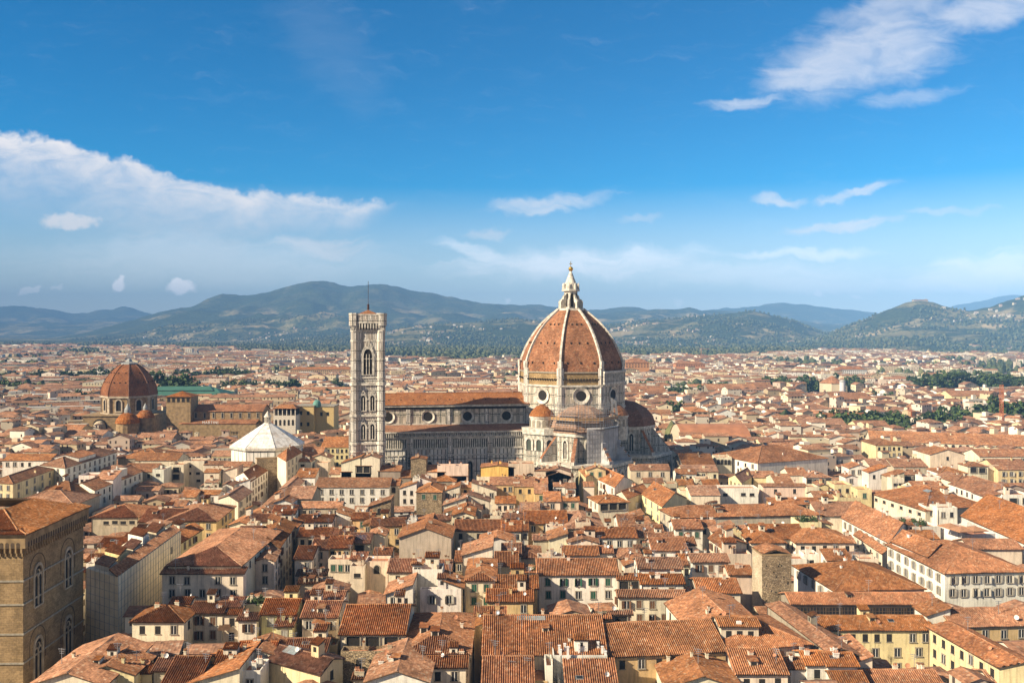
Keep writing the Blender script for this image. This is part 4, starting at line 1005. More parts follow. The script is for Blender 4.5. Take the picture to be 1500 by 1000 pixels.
far_block('tower_block', 29.5, 33, 515, 2700, 12, (.70, .66, .6), 'right hand neighbour of a thin white tower beyond the avenue of trees', 'tower block', False, 4, 1)
far_block('tower_block', 213, 226, 520, 2300, 18, (.30, .31, .33), 'grey tower block among pale ones behind the domed chapel', 'tower block', False, 5, 4)
far_block('office_block', 115, 138, 535, 1650, 18, (.16, .36, .30), 'low office block with a green glass front behind the trees', 'office', False, 2, 6)
far_block('brick_palace', 916, 951, 531, 1330, 40, (.52, .27, .13), 'big orange brick palace behind the dome, the deeper block', 'palace', True, 2, 8)
far_block('brick_palace', 990, 1033, 533, 1450, 26, (.50, .24, .13), 'long orange brick palace beyond the roofs right of the dome', 'palace', True, 1, 12)
far_block('white_palace', 1228, 1270, 541, 1300, 24, (.78, .76, .70), 'long white palace with even rows of windows behind the rotunda', 'palace', True, 3, 14)
far_block('long_palace', 425, 514, 541, 1330, 22, (.50, .36, .22), 'very long low palace with many windows left of the bell tower', 'palace', True, 2, 30)
far_block('white_church', 576, 580, 533, 1550, 5, (.82, .80, .74), 'slim white campanile among pale houses behind the nave roof', 'tower', True, 2, 1)
far_block('white_block', 661, 677, 543, 1480, 16, (.85, .84, .82), 'plain white flat roofed block behind the nave roof', 'building', False, 1, 5)
# ---------------------------------------------------------------- houses
PAL = {'w': ((.74, .69, .60), 'white'), 'c': ((.70, .61, .46), 'cream'), 'y': ((.66, .55, .31), 'yellow'), 'o': ((.60, .42, .21), 'ochre'), 'p': ((.68, .54, .41), 'pale pink'),
       'g': ((.47, .40, .30), 'grey beige'), 'l': ((.72, .65, .36), 'lemon yellow'), 's': (None, 'rubble stone'), 'k': ((.30, .25, .19), 'grey brown'), 'b': ((.80, .48, .14), 'bright orange')}
ROOFN = {'g': 'gabled roof', 'x': 'gable end', 'h': 'hipped roof', 'p': 'pyramid roof', 's': 'lean-to roof', 'sl': 'sloping roof', 'sr': 'sloping roof', 'sb': 'sloping roof', 't': 'flat roof'}
SHCOL = {'g': (.02, .10, .06), 'G': (.02, .09, .055), 'b': (.15, .075, .04), 'B': (.13, .065, .035), 'W': (.40, .37, .31), 'w': (.42, .40, .34)}
_wm = {}
def win_mesh(st):
    if st in _wm: return _wm[st]
    mb = MB(); low = st
    if st in 'd':
        mb.box(-.5, .5, -.04, .02, -.75, .75, 1, True); mb.box(-.62, .62, -.16, 0, -.86, -.75, 0, True); mats = [M['trim'], M['dark']]
    elif st in 'a':
        q = arch(0, -1.0, 1.5, 2.3); plate(mb, q, -.05, 1); surround(mb, q, arch(0, -1.0, 1.9, 2.55), -.14, 0, 0); mats = [M['trim'], M['dark']]
    elif st in 'L':
        mb.box(-1.35, 1.35, -.05, .02, -1.15, 1.1, 1, True); mb.box(-1.6, -1.35, -.25, 0, -1.2, 1.15, 0); mb.box(1.35, 1.6, -.25, 0, -1.2, 1.15, 0); mb.box(-1.6, 1.6, -.35, 0, -1.35, -1.15, 0, True); mats = [M['trim'], M['dark']]
    elif st in 'K':
        mb.box(-2.0, 2.0, -.05, .02, -.95, .95, 1, True)
        for k in range(6): x = -2.0 + k * .8; mb.box(x - .07, x + .07, -.16, -.05, -.95, .95, 0)
        for z in (-.95, 0, .9): mb.box(-2, 2, -.14, -.05, z - .05, z + .05, 0)
        mats = [M['soffit'], M['glass']]
    elif st == 'r':
        mb.box(-.9, .9, -.05, .02, -.55, .55, 1, True); mb.box(-1.05, 1.05, -.2, 0, -.68, -.55, 0, True); mats = [M['trim'], M['dark']]
    else:
        mb.box(-.48, .48, -.04, .02, -.78, .78, 1, True)
        for a in ((-.68, -.48, -.92, .95), (.48, .68, -.92, .95)): mb.box(a[0], a[1], -.10, 0, a[2], a[3], 0)
        mb.box(-.68, .68, -.12, 0, .78, .98, 0, True); mb.box(-.78, .78, -.22, 0, -.95, -.78, 0, True)
        if st in 'gbw': mats = [M['trim'], M['shutter']]; mb.box(-.03, .03, -.07, -.04, -.78, .78, 0)
        else:
            mb.box(-.05, .05, -.09, -.04, -.78, .78, 2); mats = [M['trim'], M['glass'], M['white']]
    _wm[st] = mb.mesh('window', mats); return _wm[st]
mb = MB(); mb.box(-.27, .27, -.05, .05, -.8, .8, 0, True)
for k in range(5): mb.box(-.2, .2, -.075, -.05, -.68 + k * .3, -.52 + k * .3, 0, True)
SHUT = mb.mesh('shutter', [M['shutter']])
mb = MB(); mb.box(-.38, .38, -.38, .38, -1.2, .9, 0); mb.box(-.5, .5, -.5, .5, .9, 1.05, 0, True); mb.box(-.3, .3, -.3, .3, 1.05, 1.4, 1); mb.box(-.48, .48, -.48, .48, 1.4, 1.52, 1, True)
CHIM = [mb.mesh('chimney', [M['plaster'], M['ridge']])]
mb = MB(); mb.box(-.7, .7, -.3, .3, -1.4, .7, 0); mb.box(-.8, .8, -.42, .42, .7, .85, 0, True)
for x in (-.45, 0, .45): mb.lathe([(.16, .85), (.14, 1.5), (0, 1.55)], 8, 1, x)
CHIM.append(mb.mesh('chimney', [M['plaster'], M['terracotta']]))
mb = MB(); mb.bar((0, 0, -1), (0, 0, 3.2), .06, 0)
for z, w in ((3.0, .8), (2.6, .65), (2.2, .5)): mb.bar((-w, 0, z), (w, 0, z), .042, 0)
for x in (-.6, -.3, 0, .3, .6): mb.bar((x, -.35, 3.0), (x, .35, 3.0), .022, 0)
ANT = mb.mesh('antenna', [M['metal']])
mb = MB(); pr = [(0, 0), (.25, .04), (.45, .13), (.55, .2)]
mb.lathe(pr, 14, 0); mb.bar((0, 0, 0), (0, -.0, .5), .03, 1); me_ = mb
M4_ = Matrix.Translation((0, -.1, .9)) @ Matrix.Rotation(R(65), 4, 'X'); me_.v = [tuple(M4_ @ Vector(p)) for p in me_.v]
me_.bar((0, 0, -.8), (0, -.05, .9), .05, 1); DISH = [me_.mesh('satellite_dish', [M['white'], M['metal']])]
DISH.append(DISH[0].copy()); DISH[1].materials[0] = M['terracotta']; DISH.append(DISH[0].copy()); DISH[2].materials[0] = M['metal']
mb = MB(); mb.box(-.7, .7, -.5, .5, -.1, .14, 0); mb.poly([(-.6, -.42, .16), (.6, -.42, .16), (.6, .42, .16), (-.6, .42, .16)], 1); SKYL = mb.mesh('skylight', [M['lead'], M['glass']])
mb = MB(); mb.box(-.8, .8, -.1, 1.9, -.6, 1.0, 0); mb.box(-.55, .55, -.14, -.1, -.2, .75, 1); mb.poly([(-1.0, -.4, 1.02), (1.0, -.4, 1.02), (1.0, 2.2, 1.3), (-1.0, 2.2, 1.3)], 2, [(0, 0), (2, 0), (2, 2.6), (0, 2.6)]); mb.poly([(-1.0, -.4, .95), (-1.0, 2.2, .95), (1.0, 2.2, .95), (1.0, -.4, .95)], 2)
DORM = mb.mesh('dormer', [M['plaster'], M['dark'], M['tile']])
mb = MB(); mb.box(-.5, .5, -.25, .25, 0, .7, 0, True); mb.lathe([(.26, -.0), (.26, .02), (0, .02)], 10, 1); ACU = mb.mesh('air_conditioner', [M['white'], M['dark']])

PER = .43
HUTS = []
for w_, d_, h_ in ((2.6, 2.2, 1.9), (3.4, 2.4, 2.2), (2.0, 1.8, 2.4)):
    mb = MB(); mb.box(-w_ / 2, w_ / 2, -d_ / 2, d_ / 2, -2.0, h_, 0); mb.box(-.4, .4, -d_ / 2 - .04, -d_ / 2, h_ - 1.5, h_ - .5, 1)
    HUTS.append(mb)
def roof_plane(mb, pts, corr, mat=0, under=1, thick=.16):
    p = [Vector(q) for q in pts]; o = p[0]; u = (p[1] - o).normalized(); n = u.cross(p[-1] - o).normalized()
    if n.z < 0: n = -n
    v = n.cross(u)
    if v.z < 0: v = -v
    q2 = [((x - o).dot(u), (x - o).dot(v)) for x in p]
    um, ux = min(a for a, b in q2), max(a for a, b in q2)
    if not corr:
        mb.poly(p if (p[1] - p[0]).cross(p[-1] - p[0]).z > 0 else p[::-1], mat, q2 if (p[1] - p[0]).cross(p[-1] - p[0]).z > 0 else q2[::-1])
    else:
        prof = ((0, 0), (.30, .0), (.36, .14), (.50, .25), (.65, .255), (.82, .14), (.89, 0)); ph = rng.uniform(0, 6)
        us = []; k0 = math.floor(um / PER); k1 = math.ceil(ux / PER)
        for k in range(k0, k1 + 1):
            for a, h in prof:
                uu = (k + a) * PER
                if um + 1e-4 < uu < ux - 1e-4: us.append((uu, h))
        us = [(um + 1e-3, 0)] + us + [(ux - 1e-3, 0)]
        cols = []
        for uu, h in us:
            lo, hi = 1e9, -1e9
            for a, b in zip(q2, q2[1:] + q2[:1]):
                if (a[0] - uu) * (b[0] - uu) <= 0 and abs(a[0] - b[0]) > 1e-9:
                    t = (uu - a[0]) / (b[0] - a[0]); w = a[1] + t * (b[1] - a[1]); lo = min(lo, w); hi = max(hi, w)
            if hi < lo: continue
            cols.append((uu, lo, hi, h + .07 * math.sin(uu * .33 + ph) + .04 * math.sin(uu * 1.1 + ph * 2)))
        for (u0, l0, h0, e0), (u1, l1, h1, e1) in zip(cols[:-1], cols[1:]):
            a = o + u * u0 + v * l0 + n * e0; b = o + u * u1 + v * l1 + n * e1; c = o + u * u1 + v * h1 + n * e1; d = o + u * u0 + v * h0 + n * e0
            mb.poly([a, b, c, d] if (b - a).cross(d - a).z > 0 else [b, a, d, c], mat, [(u0, l0), (u1, l1), (u1, h1), (u0, h0)] if (b - a).cross(d - a).z > 0 else [(u1, l1), (u0, l0), (u0, h0), (u1, h1)], True)
    dn = n * -thick; low = [x + dn for x in p]
    mb.poly(low[::-1] if (p[1] - p[0]).cross(p[-1] - p[0]).z > 0 else low, under)
    for a, b in zip(range(len(p)), [*range(1, len(p)), 0]): mb.poly([low[a], low[b], p[b], p[a]], under); 
for i_, mb in enumerate(HUTS):
    w_, d_, h_ = ((2.6, 2.2, 1.9), (3.4, 2.4, 2.2), (2.0, 1.8, 2.4))[i_]
    roof_plane(mb, [Vector((-w_ / 2 - .25, -d_ / 2 - .3, h_ + .05)), Vector((w_ / 2 + .25, -d_ / 2 - .3, h_ + .05)), Vector((w_ / 2 + .25, d_ / 2 + .1, h_ + .85)), Vector((-w_ / 2 - .25, d_ / 2 + .1, h_ + .85))], True, 2, 3)
    HUTS[i_] = mb.mesh('roof_hut', [M['plaster'], M['dark'], M['tile'], M['soffit']])
HOUSES = []; FOOT = []; NHOUSE = [0]
def house(q, z, roof, slp, col, wins=(), corr=True, rnd=None, chim=None, extras=(), dark=1.0, zb=0.0, name='house', label=None, cat='house', windows=True, far=False):
    """q: four ground corners, front left, front right, back right, back left; z: height of the eaves; wins: (side, number, rows, style)"""
    rnd = rnd or random.Random(len(HOUSES) * 77 + 5)
    q = [Vector((p[0], p[1])) for p in q]
    if (q[1] - q[0]).cross(q[3] - q[0]) < 0: q = [q[1], q[0], q[3], q[2]]
    cen = (q[0] + q[1] + q[2] + q[3]) / 4
    root = thing(name, label or '', cat, (cen.x, cen.y, zb), 0, 'houses of the old town' if name == 'house' else None)
    p0, p1, p2, p3 = [p - cen for p in q]; z = z - zb
    e, f = p1 - p0, p3 - p0; le, lf = e.length, f.length
    def B(s, t): return (p0 * (1 - s) + p1 * s) * (1 - t) + (p3 * (1 - s) + p2 * s) * t
    oh = .28 if far else .5
    def P(s, t, h): b = B(s, t); return Vector((b.x, b.y, h))
    os_, ot = oh / le, oh / lf
    def top(s, t):
        if roof == 'g': return slp * lf * min(t, 1 - t)
        if roof == 'x': return slp * le * min(s, 1 - s)
        if roof == 's': return slp * lf * t
        if roof == 'sb': return slp * lf * (1 - t)
        if roof == 'sl': return slp * le * s
        if roof == 'sr': return slp * le * (1 - s)
        if roof == 't': return .75
        return 0.0
    mat_w = M['rubble'] if col == 's' else M['plaster']
    cc = PAL[col][0] or (1, 1, 1); j = [rnd.uniform(.93, 1.06) for _ in range(3)]; v = rnd.uniform(.9, 1.07)
    wcol = tuple(min(.86, 1.1 * a * v * (1 + (b - 1) * .5)) for a, b in zip(cc, j))
    mb = MB()
    sides = [((0, 0), (1, 0)), ((1, 0), (1, 1)), ((1, 1), (0, 1)), ((0, 1), (0, 0))]
    for a, b in sides:
        m_ = ((a[0] + b[0]) / 2, (a[1] + b[1]) / 2)
        A_, B_, C_ = P(*a, 0), P(*b, 0), None
        pts = [A_, B_, P(*b, z + top(*b))]
        if abs(top(*m_) - (top(*a) + top(*b)) / 2) > .01: pts.append(P(*m_, z + top(*m_)))
        pts.append(P(*a, z + top(*a)))
        mb.poly(pts, 0)
    rm = MB(); zz = z + .12
    RP = lambda *pts: roof_plane(rm, pts, corr)
    lo = -slp * oh; caps = []
    if roof == 'g':
        zr = slp * lf / 2
        RP(P(-os_, -ot, zz + lo), P(1 + os_, -ot, zz + lo), P(1 + os_, .5, zz + zr), P(-os_, .5, zz + zr)); RP(P(1 + os_, 1 + ot, zz + lo), P(-os_, 1 + ot, zz + lo), P(-os_, .5, zz + zr), P(1 + os_, .5, zz + zr))
        caps = [(P(-os_, .5, zz + zr), P(1 + os_, .5, zz + zr))]
    elif roof == 'x':
        zr = slp * le / 2
        RP(P(1 + os_, -ot, zz + lo), P(1 + os_, 1 + ot, zz + lo), P(.5, 1 + ot, zz + zr), P(.5, -ot, zz + zr)); RP(P(-os_, 1 + ot, zz + lo), P(-os_, -ot, zz + lo), P(.5, -ot, zz + zr), P(.5, 1 + ot, zz + zr))
        caps = [(P(.5, -ot, zz + zr), P(.5, 1 + ot, zz + zr))]
    elif roof in 'hp':
        c00, c10, c11, c01 = P(-os_, -ot, zz + lo), P(1 + os_, -ot, zz + lo), P(1 + os_, 1 + ot, zz + lo), P(-os_, 1 + ot, zz + lo)
        if roof == 'p' or abs(le - lf) < .5:
            ap = P(.5, .5, zz + slp * min(le, lf) / 2)
            for a, b in ((c00, c10), (c10, c11), (c11, c01), (c01, c00)): RP(a, b, ap)
            caps = [(c, ap) for c in (c00, c10, c11, c01)]
        elif le > lf:
            i = .5 * lf / le; zr = zz + slp * lf / 2; a, b = P(i, .5, zr), P(1 - i, .5, zr)
            RP(c00, c10, b, a); RP(c11, c01, a, b); RP(c10, c11, b); RP(c01, c00, a); caps = [(a, b), (c00, a), (c01, a), (c10, b), (c11, b)]
        else:
            i = .5 * le / lf; zr = zz + slp * le / 2; a, b = P(.5, i, zr), P(.5, 1 - i, zr)
            RP(c00, c10, a); RP(c10, c11, b, a); RP(c11, c01, b); RP(c01, c00, a, b); caps = [(a, b), (c00, a), (c10, a), (c01, b), (c11, b)]
    elif roof == 's': RP(P(-os_, -ot, zz + lo), P(1 + os_, -ot, zz + lo), P(1 + os_, 1 + ot * .3, zz + slp * lf), P(-os_, 1 + ot * .3, zz + slp * lf))
    elif roof == 'sb': RP(P(1 + os_, 1 + ot, zz + lo), P(-os_, 1 + ot, zz + lo), P(-os_, -ot * .3, zz + slp * lf), P(1 + os_, -ot * .3, zz + slp * lf))
    elif roof == 'sl': RP(P(-os_, 1 + ot, zz + lo), P(-os_, -ot, zz + lo), P(1 + os_ * .3, -ot, zz + slp * le), P(1 + os_ * .3, 1 + ot, zz + slp * le))
    elif roof == 'sr': RP(P(1 + os_, -ot, zz + lo), P(1 + os_, 1 + ot, zz + lo), P(-os_ * .3, 1 + ot, zz + slp * le), P(-os_ * .3, -ot, zz + slp * le))
    elif roof == 't':
        rm.poly([P(0, 0, z), P(1, 0, z), P(1, 1, z), P(0, 1, z)], 2)
        i, k = min(.3, .22 / le), min(.3, .22 / lf)
        inn = [P(i, k, z + .75), P(1 - i, k, z + .75), P(1 - i, 1 - k, z + .75), P(i, 1 - k, z + .75)]; outr = [P(0, 0, z + .75), P(1, 0, z + .75), P(1, 1, z + .75), P(0, 1, z + .75)]
        for a in range(4):
            b = (a + 1) % 4; mb.poly([outr[a], outr[b], inn[b], inn[a]], 0); dz = Vector((0, 0, .75)); mb.poly([inn[b], inn[a], inn[a] - dz, inn[b] - dz][::-1], 0)
    for a, b in caps:
        if (a - b).length > .6: rm.bar(a + Vector((0, 0, .04)), b + Vector((0, 0, .04)), .17, 3, 6)
    walls = mb.build('walls', mat_w, root, wcol)
    tv = rnd.choice((.78, .88, .96, 1.0, 1.06, 1.14)) * rnd.uniform(.93, 1.07) * dark; tr = rnd.uniform(-.05, .07)  # dark lowers the tile tone; on some roofs that is painted shade
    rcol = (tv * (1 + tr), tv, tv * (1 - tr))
    rmats = [M['tile'] if corr else M['tile_far'], M['soffit'], M['terracotta'], M['ridge']]
    rf = rm.build('roof', rmats, root, rcol)
    # windows
    wside = {'f': 0, 'r': 1, 'b': 2, 'l': 3}
    for (sd, n, rows, st, *r0) in (wins if windows else ()):
        r0 = r0[0] if r0 else 0
        a, b = sides[wside[sd]]; A = B(*a); Bv = B(*b); d = Bv - A; L = d.length; ang = math.atan2(d.y, d.x); d.normalize()
        if L < 1.6: continue
        n = max(1, min(n, int(L / 1.5)))
        for r in range(rows):
            for k in range(n):
                s = (k + .5) / n; s = .5 + (s - .5) * (1 - .3 / n); 
                tp = a[0] + (b[0] - a[0]) * s, a[1] + (b[1] - a[1]) * s
                zc = z - 1.75 - (r + r0) * 3.25 + (.15 if st in 'LK' else 0)
                st2 = st
                if st in 'Gg': st2 = rnd.choice('GGg') if st == 'G' else rnd.choice('gggf')
                elif st in 'bB': st2 = rnd.choice('bbB') 
                elif st == 'd' and rnd.random() < .25: st2 = 'f'
                if n * rows > 3 and rnd.random() < (.10 if not label else 0): continue
                p = A + d * (L * s + rnd.uniform(-.12, .12)); zc += rnd.uniform(-.1, .1)
                w = link('window', win_mesh({'G': 'f', 'B': 'f', 'W': 'f'}.get(st2, st2)), root, SHCOL.get(st2, (.3, .25, .2)), (p.x, p.y, zc), ang)
                if st2 not in 'LKar': w.scale = (1.15, 1, 1.15)
                if st2 in 'GBW':
                    for sx in (-1, 1):
                        sw = rnd.choice((0, 0, .25, .9, 1.2)); so_ = link('shutter', SHUT, w, SHCOL[st2], (sx * .52 + sx * .27 * math.cos(sw), -.13 - .27 * math.sin(sw), 0)); so_.rotation_euler.z = -sx * sw
    # things fixed to the roof
    def on_roof(s, t): return P(s, t, z + top(s, t) + .1) if roof not in 'hp' else P(s, t, z + .1 + slp * min(min(s, 1 - s) * le, min(t, 1 - t) * lf))
    nch = chim if chim is not None else rnd.choice((0, 1, 1, 2, 2, 3))
    for _ in range(nch):
        s, t = rnd.uniform(.12, .88), rnd.uniform(.25, .8); p = on_roof(s, t); link('chimney', rnd.choice(CHIM), root, tuple(a * .95 for a in wcol) if col != 's' else (.55, .42, .28), p + Vector((0, 0, .35)), math.atan2(e.y, e.x)).scale = [rnd.uniform(.55, .8)] * 3
    if not far:
        if rnd.random() < .8: s, t = rnd.uniform(.1, .9), rnd.uniform(.3, .8); link('antenna', ANT, root, None, on_roof(s, t), rnd.uniform(-.6, .6))
        if rnd.random() < .45: s, t = rnd.uniform(.1, .9), rnd.uniform(.1, .8); link('satellite_dish', rnd.choice(DISH), root, None, on_roof(s, t), rnd.uniform(-.9, .5)).scale = [rnd.uniform(.6, .95)] * 3
        if rnd.random() < .12 and roof in 'gxs': s, t = rnd.uniform(.2, .8), .3 if roof == 'g' else rnd.uniform(.3, .7); o = link('skylight', SKYL, root, None, on_roof(s, t) + Vector((0, 0, .1)), math.atan2(e.y, e.x)); o.rotation_euler.x = math.atan(slp) if roof in 'gs' else 0
    if not far and roof in 'gsx' and le > 8 and rnd.random() < .3 and label is None:
        s, t = rnd.uniform(.2, .8), .28 if roof != 'x' else .3; o = link('dormer', DORM, root, wcol, on_roof(s, t) + Vector((0, 0, .1)), math.atan2(e.y, e.x)); o.scale = [rnd.uniform(.7, 1.0)] * 3
    if not far and label is None and le > 7 and rnd.random() < .42:
        o = link('roof_hut', rnd.choice(HUTS), root, wcol if rnd.random() < .5 else (.74, .66, .52), on_roof(rnd.uniform(.2, .8), rnd.uniform(.45, .8)), math.atan2(e.y, e.x)); o.scale = [rnd.uniform(.7, 1.05)] * 3
    if not far and rnd.random() < .35 and le > 6:
        for sx in (0.004, .996):
            b = B(sx, 0); nn = Vector((e.y, -e.x, 0)).normalized() * .1; mb = MB(); mb.bar((b.x + nn.x, b.y + nn.y, 0), (b.x + nn.x, b.y + nn.y, z - .1), .07); mb.build('drainpipe', M['rust'], root)
            if rnd.random() < .5: break
    for ex in extras:
        kind_, s, t = ex[:3]; p = on_roof(s, t)
        if kind_ == 'dormer': link('dormer', DORM, root, wcol, p + Vector((0, 0, .2)), math.atan2(e.y, e.x))
        elif kind_ == 'ac': link('air_conditioner', ACU, root, None, p, math.atan2(e.y, e.x))
        elif kind_ == 'solar':
            mb = MB(); w, h = ex[3], ex[4]; d_ = math.atan(slp); m4 = Matrix.Translation(p + Vector((0, 0, .25))) @ Matrix.Rotation(math.atan2(e.y, e.x), 4, 'Z') @ Matrix.Rotation(d_, 4, 'X')
            for i in range(3):
                for k in range(2): a0, b0 = -w / 2 + i * w / 3, -h / 2 + k * h / 2; mb.poly([m4 @ Vector(x) for x in ((a0 + .05, b0 + .05, 0), (a0 + w / 3 - .05, b0 + .05, 0), (a0 + w / 3 - .05, b0 + h / 2 - .05, 0), (a0 + .05, b0 + h / 2 - .05, 0))], 0)
            mb.poly([m4 @ Vector(x) for x in ((-w / 2, -h / 2, -.04), (w / 2, -h / 2, -.04), (w / 2, h / 2, -.04), (-w / 2, h / 2, -.04))], 1)
            mb.build('solar_panel' if ex[5] == 'p' else 'roof_window', [M['panel'] if ex[5] == 'p' else M['skyglass'], M['metal']], root)
        elif kind_ == 'plants':
            n = 26; me = LEAFP[rnd.randrange(len(LEAFP))]
            for i in range(ex[3]): o = link('potted_plant', LEAFP[rnd.randrange(len(LEAFP))], root, None, P(rnd.uniform(.1, .9), rnd.uniform(.08, .9), z + .05)); o.scale = [rnd.uniform(.7, 1.3)] * 3
        elif kind_ == 'awning':
            mb = MB(); a = P(s - .15, 0, t); b = P(s + .15, 0, t); nn = Vector((e.y, -e.x, 0)).normalized() * 1.5
            mb.poly([a, b, b + nn + Vector((0, 0, -.9)), a + nn + Vector((0, 0, -.9))], 0); mb.build('awning', plain('brown_awning', (.10, .055, .03), .9), root)
    HOUSES.append(dict(o=root, c=(cen.x, cen.y, z + zb), col=PAL[col][1], roof=roof, name=name, auto=label is None, w=le, d=lf, dark=dark, p=proj((cen.x, cen.y, z + zb + .5))))
    FOOT.append([(a.x, a.y) for a in q])
    return root
# small leafy plants for terraces
LEAFP = []
def leaf_mesh(name, pts, size, cols, mats=None):
    v, f, c = [], [], []
    for p in pts:
        a = rng.normal(size=3); a /= np.linalg.norm(a); b = np.cross(a, rng.normal(size=3)); b /= np.linalg.norm(b); s = size * rng.uniform(.6, 1.3)
        i = len(v); v += [p - a * s - b * s * .6, p + a * s - b * s * .6, p + a * s * .8 + b * s * .6, p - a * s * .8 + b * s * .6]; f.append((i, i + 1, i + 2, i + 3)); c.append(cols[rng.integers(len(cols))] * rng.uniform(.7, 1.3))
    return np_mesh(name, np.array(v), np.array(f), [M['leaf']], col=np.array(c))
LG = np.array([(.035, .065, .02), (.055, .09, .025), (.085, .12, .035), (.03, .05, .02)])
for k in range(3):
    q = rng.normal(size=(70, 3)) * np.array([.35, .35, .4]) + np.array([0, 0, .6]); LEAFP.append(leaf_mesh('potted_plant', q, .16, LG))

OX, OY, OS = 0.0, 0.0, 1.0
def O(x, y, s=5.554):
    global OX, OY, OS; OX, OY, OS = x, y, s
def px(p): return (OX + p[0] / OS, OY + p[1] / OS)
def front_limit(pxx, pyy=999):
    if pyy < 655: return 1e9
    if 505 < pxx < 985: return 364.0
    if 335 < pxx < 450: return 400.0
    return 1e9
def expand(w, n_side='f'):
    if not w: return []
    return [w] if isinstance(w[0], str) else list(w)
def F(xl, xr, ye, z, roof='g', col='c', w=None, ry=None, d=None, sl=.33, **kw):
    """house whose front eave runs from xl to xr at height ye of the photo; ry: where its ridge is seen, or d: its depth in metres"""
    ya, yb = ye if isinstance(ye, tuple) else (ye, ye)
    pa, pb = px((xl, ya)), px((xr, yb)); ym = (pa[1] + pb[1]) / 2; lim = front_limit((pa[0] + pb[0]) / 2, ym)
    z = max(z, CAMZ - (ym - HOR) * lim / FOC) if lim < 1e8 else z
    A = at(*pa, z); B = at(*pb, z); Y = (A.y + B.y) / 2
    if d is None:
        r = px((0, ry))[1]; k = ((CAMZ - z) * FOC - (r - HOR) * Y) / ((r - HOR) + sl * FOC); k = max(1.2, min(k, 16)); d = k if roof in ('s', 't') else 2 * k
    e = (B - A).normalized(); n = Vector((-e.y, e.x))
    # keep the side that the lens would not see through: walls run straight back
    q = [A, B, B + n * d, A + n * d]
    ws = []
    if w:
        for x in (w if isinstance(w, list) else [w]):
            if not isinstance(x[0], str): x = ('f',) + tuple(x)
            ws.append(x)
    corr = Y < 300
    kw.setdefault('far', Y > 330)
    if ws and not any(x[0] in 'lr' for x in ws) and roof not in ('t',):
        cx = (A.x + B.x) / 2
        if d > 5 and Y < 330: ws.append(('l' if cx > 0 else 'r', max(1, int(d / 4.5)), 1, ws[0][3] if ws[0][3] in 'dfgb' else 'd'))
    return house(q, z, roof, sl, col, ws, corr, **kw)
def Q(a, b, c, z, roof='g', col='c', wl=None, wr=None, sl=.33, **kw):
    """house seen on a corner: eaves a (left end), b (near corner), c (right end); wl, wr: windows on the left and right fronts"""
    lim = front_limit(*px(b)); z = max(z, CAMZ - (px(c)[1] - HOR) * lim / FOC) if lim < 1e8 else z
    A, B, C = at(*px(a), z), at(*px(b), z), at(*px(c), z); q = [A, B, C, A + C - B]
    ws = []
    if wl: ws.append(('f',) + tuple(wl))
    if wr: ws.append(('r',) + tuple(wr))
    kw.setdefault('far', B.y > 330)
    if roof == 'g' and (C - B).length > (B - A).length: roof = 'x'
    return house(q, z, roof, sl, col, ws, B.y < 300, **kw)
# ---------------------------------------------------------------- the houses read off the photograph, near ones first
# bottom row, left
O(0, 820)
F(250, 850, 1015, 16, 'x', 'c', d=20)
F(650, 1090, 930, 16, 'x', 'y', d=9)
F(1075, 1495, 500, 17, 'h', 'c', [('f', 3, 3, 'd')], ry=372, dark=.55)  # roof in shade: the shade is put into its tile tone
F(1060, 1230, 915, 15.2, 'g', 'y', ry=850, dark=.7)
F(1250, 1440, 900, 15.5, 'g', 'g', ry=800)
O(250, 820)
F(-70, 590, 108, 19, 's', 'c', [('f', 5, 2, 'f')], d=2.6)
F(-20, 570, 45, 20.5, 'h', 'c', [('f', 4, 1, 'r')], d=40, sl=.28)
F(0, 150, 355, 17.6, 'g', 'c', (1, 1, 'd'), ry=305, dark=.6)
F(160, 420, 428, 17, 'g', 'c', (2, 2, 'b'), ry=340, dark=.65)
F(395, 565, 380, 17.6, 's', 'c', (1, 1, 'd'), ry=302, extras=[])
F(255, 560, 440, 16.6, 's', 'c', [('f', 3, 3, 'd')], ry=385, extras=[('awning', .62, 14.4)])
F(570, 770, 385, 16.3, 't', 'c', None, d=6, extras=[('plants', .5, .5, 16)])
F(548, 700, 487, 16, 's', 'c', (1, 1, 'B'), ry=430, dark=.8)
F(735, 1005, 442, 16.7, 'g', 'l', [('f', 2, 2, 'w')], ry=318)
F(855, 990, 537, 15.2, 's', 'l', (1, 1, 'w'), ry=452)
F(1070, 1350, 466, 16.6, 'g', 'c', (3, 1, 'W'), ry=335, extras=[('dormer', .5, .12)])
F(1085, 1400, 332, 17.4, 'g', 'c', None, ry=252)
F(1260, 1400, 375, 17.2, 't', 'p', (1, 2, 'r'), d=5)
F(1155, 1262, 545, 15.5, 'sr', 'p', (1, 1, 'd'), d=4)
F(120, 560, 1010, 14.5, 'sl', 'c', None, d=15, sl=.3)
F(562, 730, 930, 15.6, 't', 'w', (1, 1, 'f'), d=6, extras=[('ac', .4, .4), ('ac', .6, .6)])
F(-60, 210, 1000, 14.6, 'g', 'c', None, ry=785)
F(355, 482, 838, 16, 'g', 'c', None, ry=737)
Q((800, 815), (1215, 928), (1400, 800), 15.8, 'g', 'y', None, (1, 1, 'd'), extras=[('solar', .25, .42, 3.4, 2.2, 'w')])
F(580, 860, 775, 16.2, 'x', 'c', d=9)
F(930, 1255, 748, 16, 'g', 'c', None, ry=640)
F(545, 830, 745, 16.2, 'g', 'c', None, ry=665)
F(1255, 1350, 720, 15.2, 't', 'o', (1, 1, 'd'), d=4)
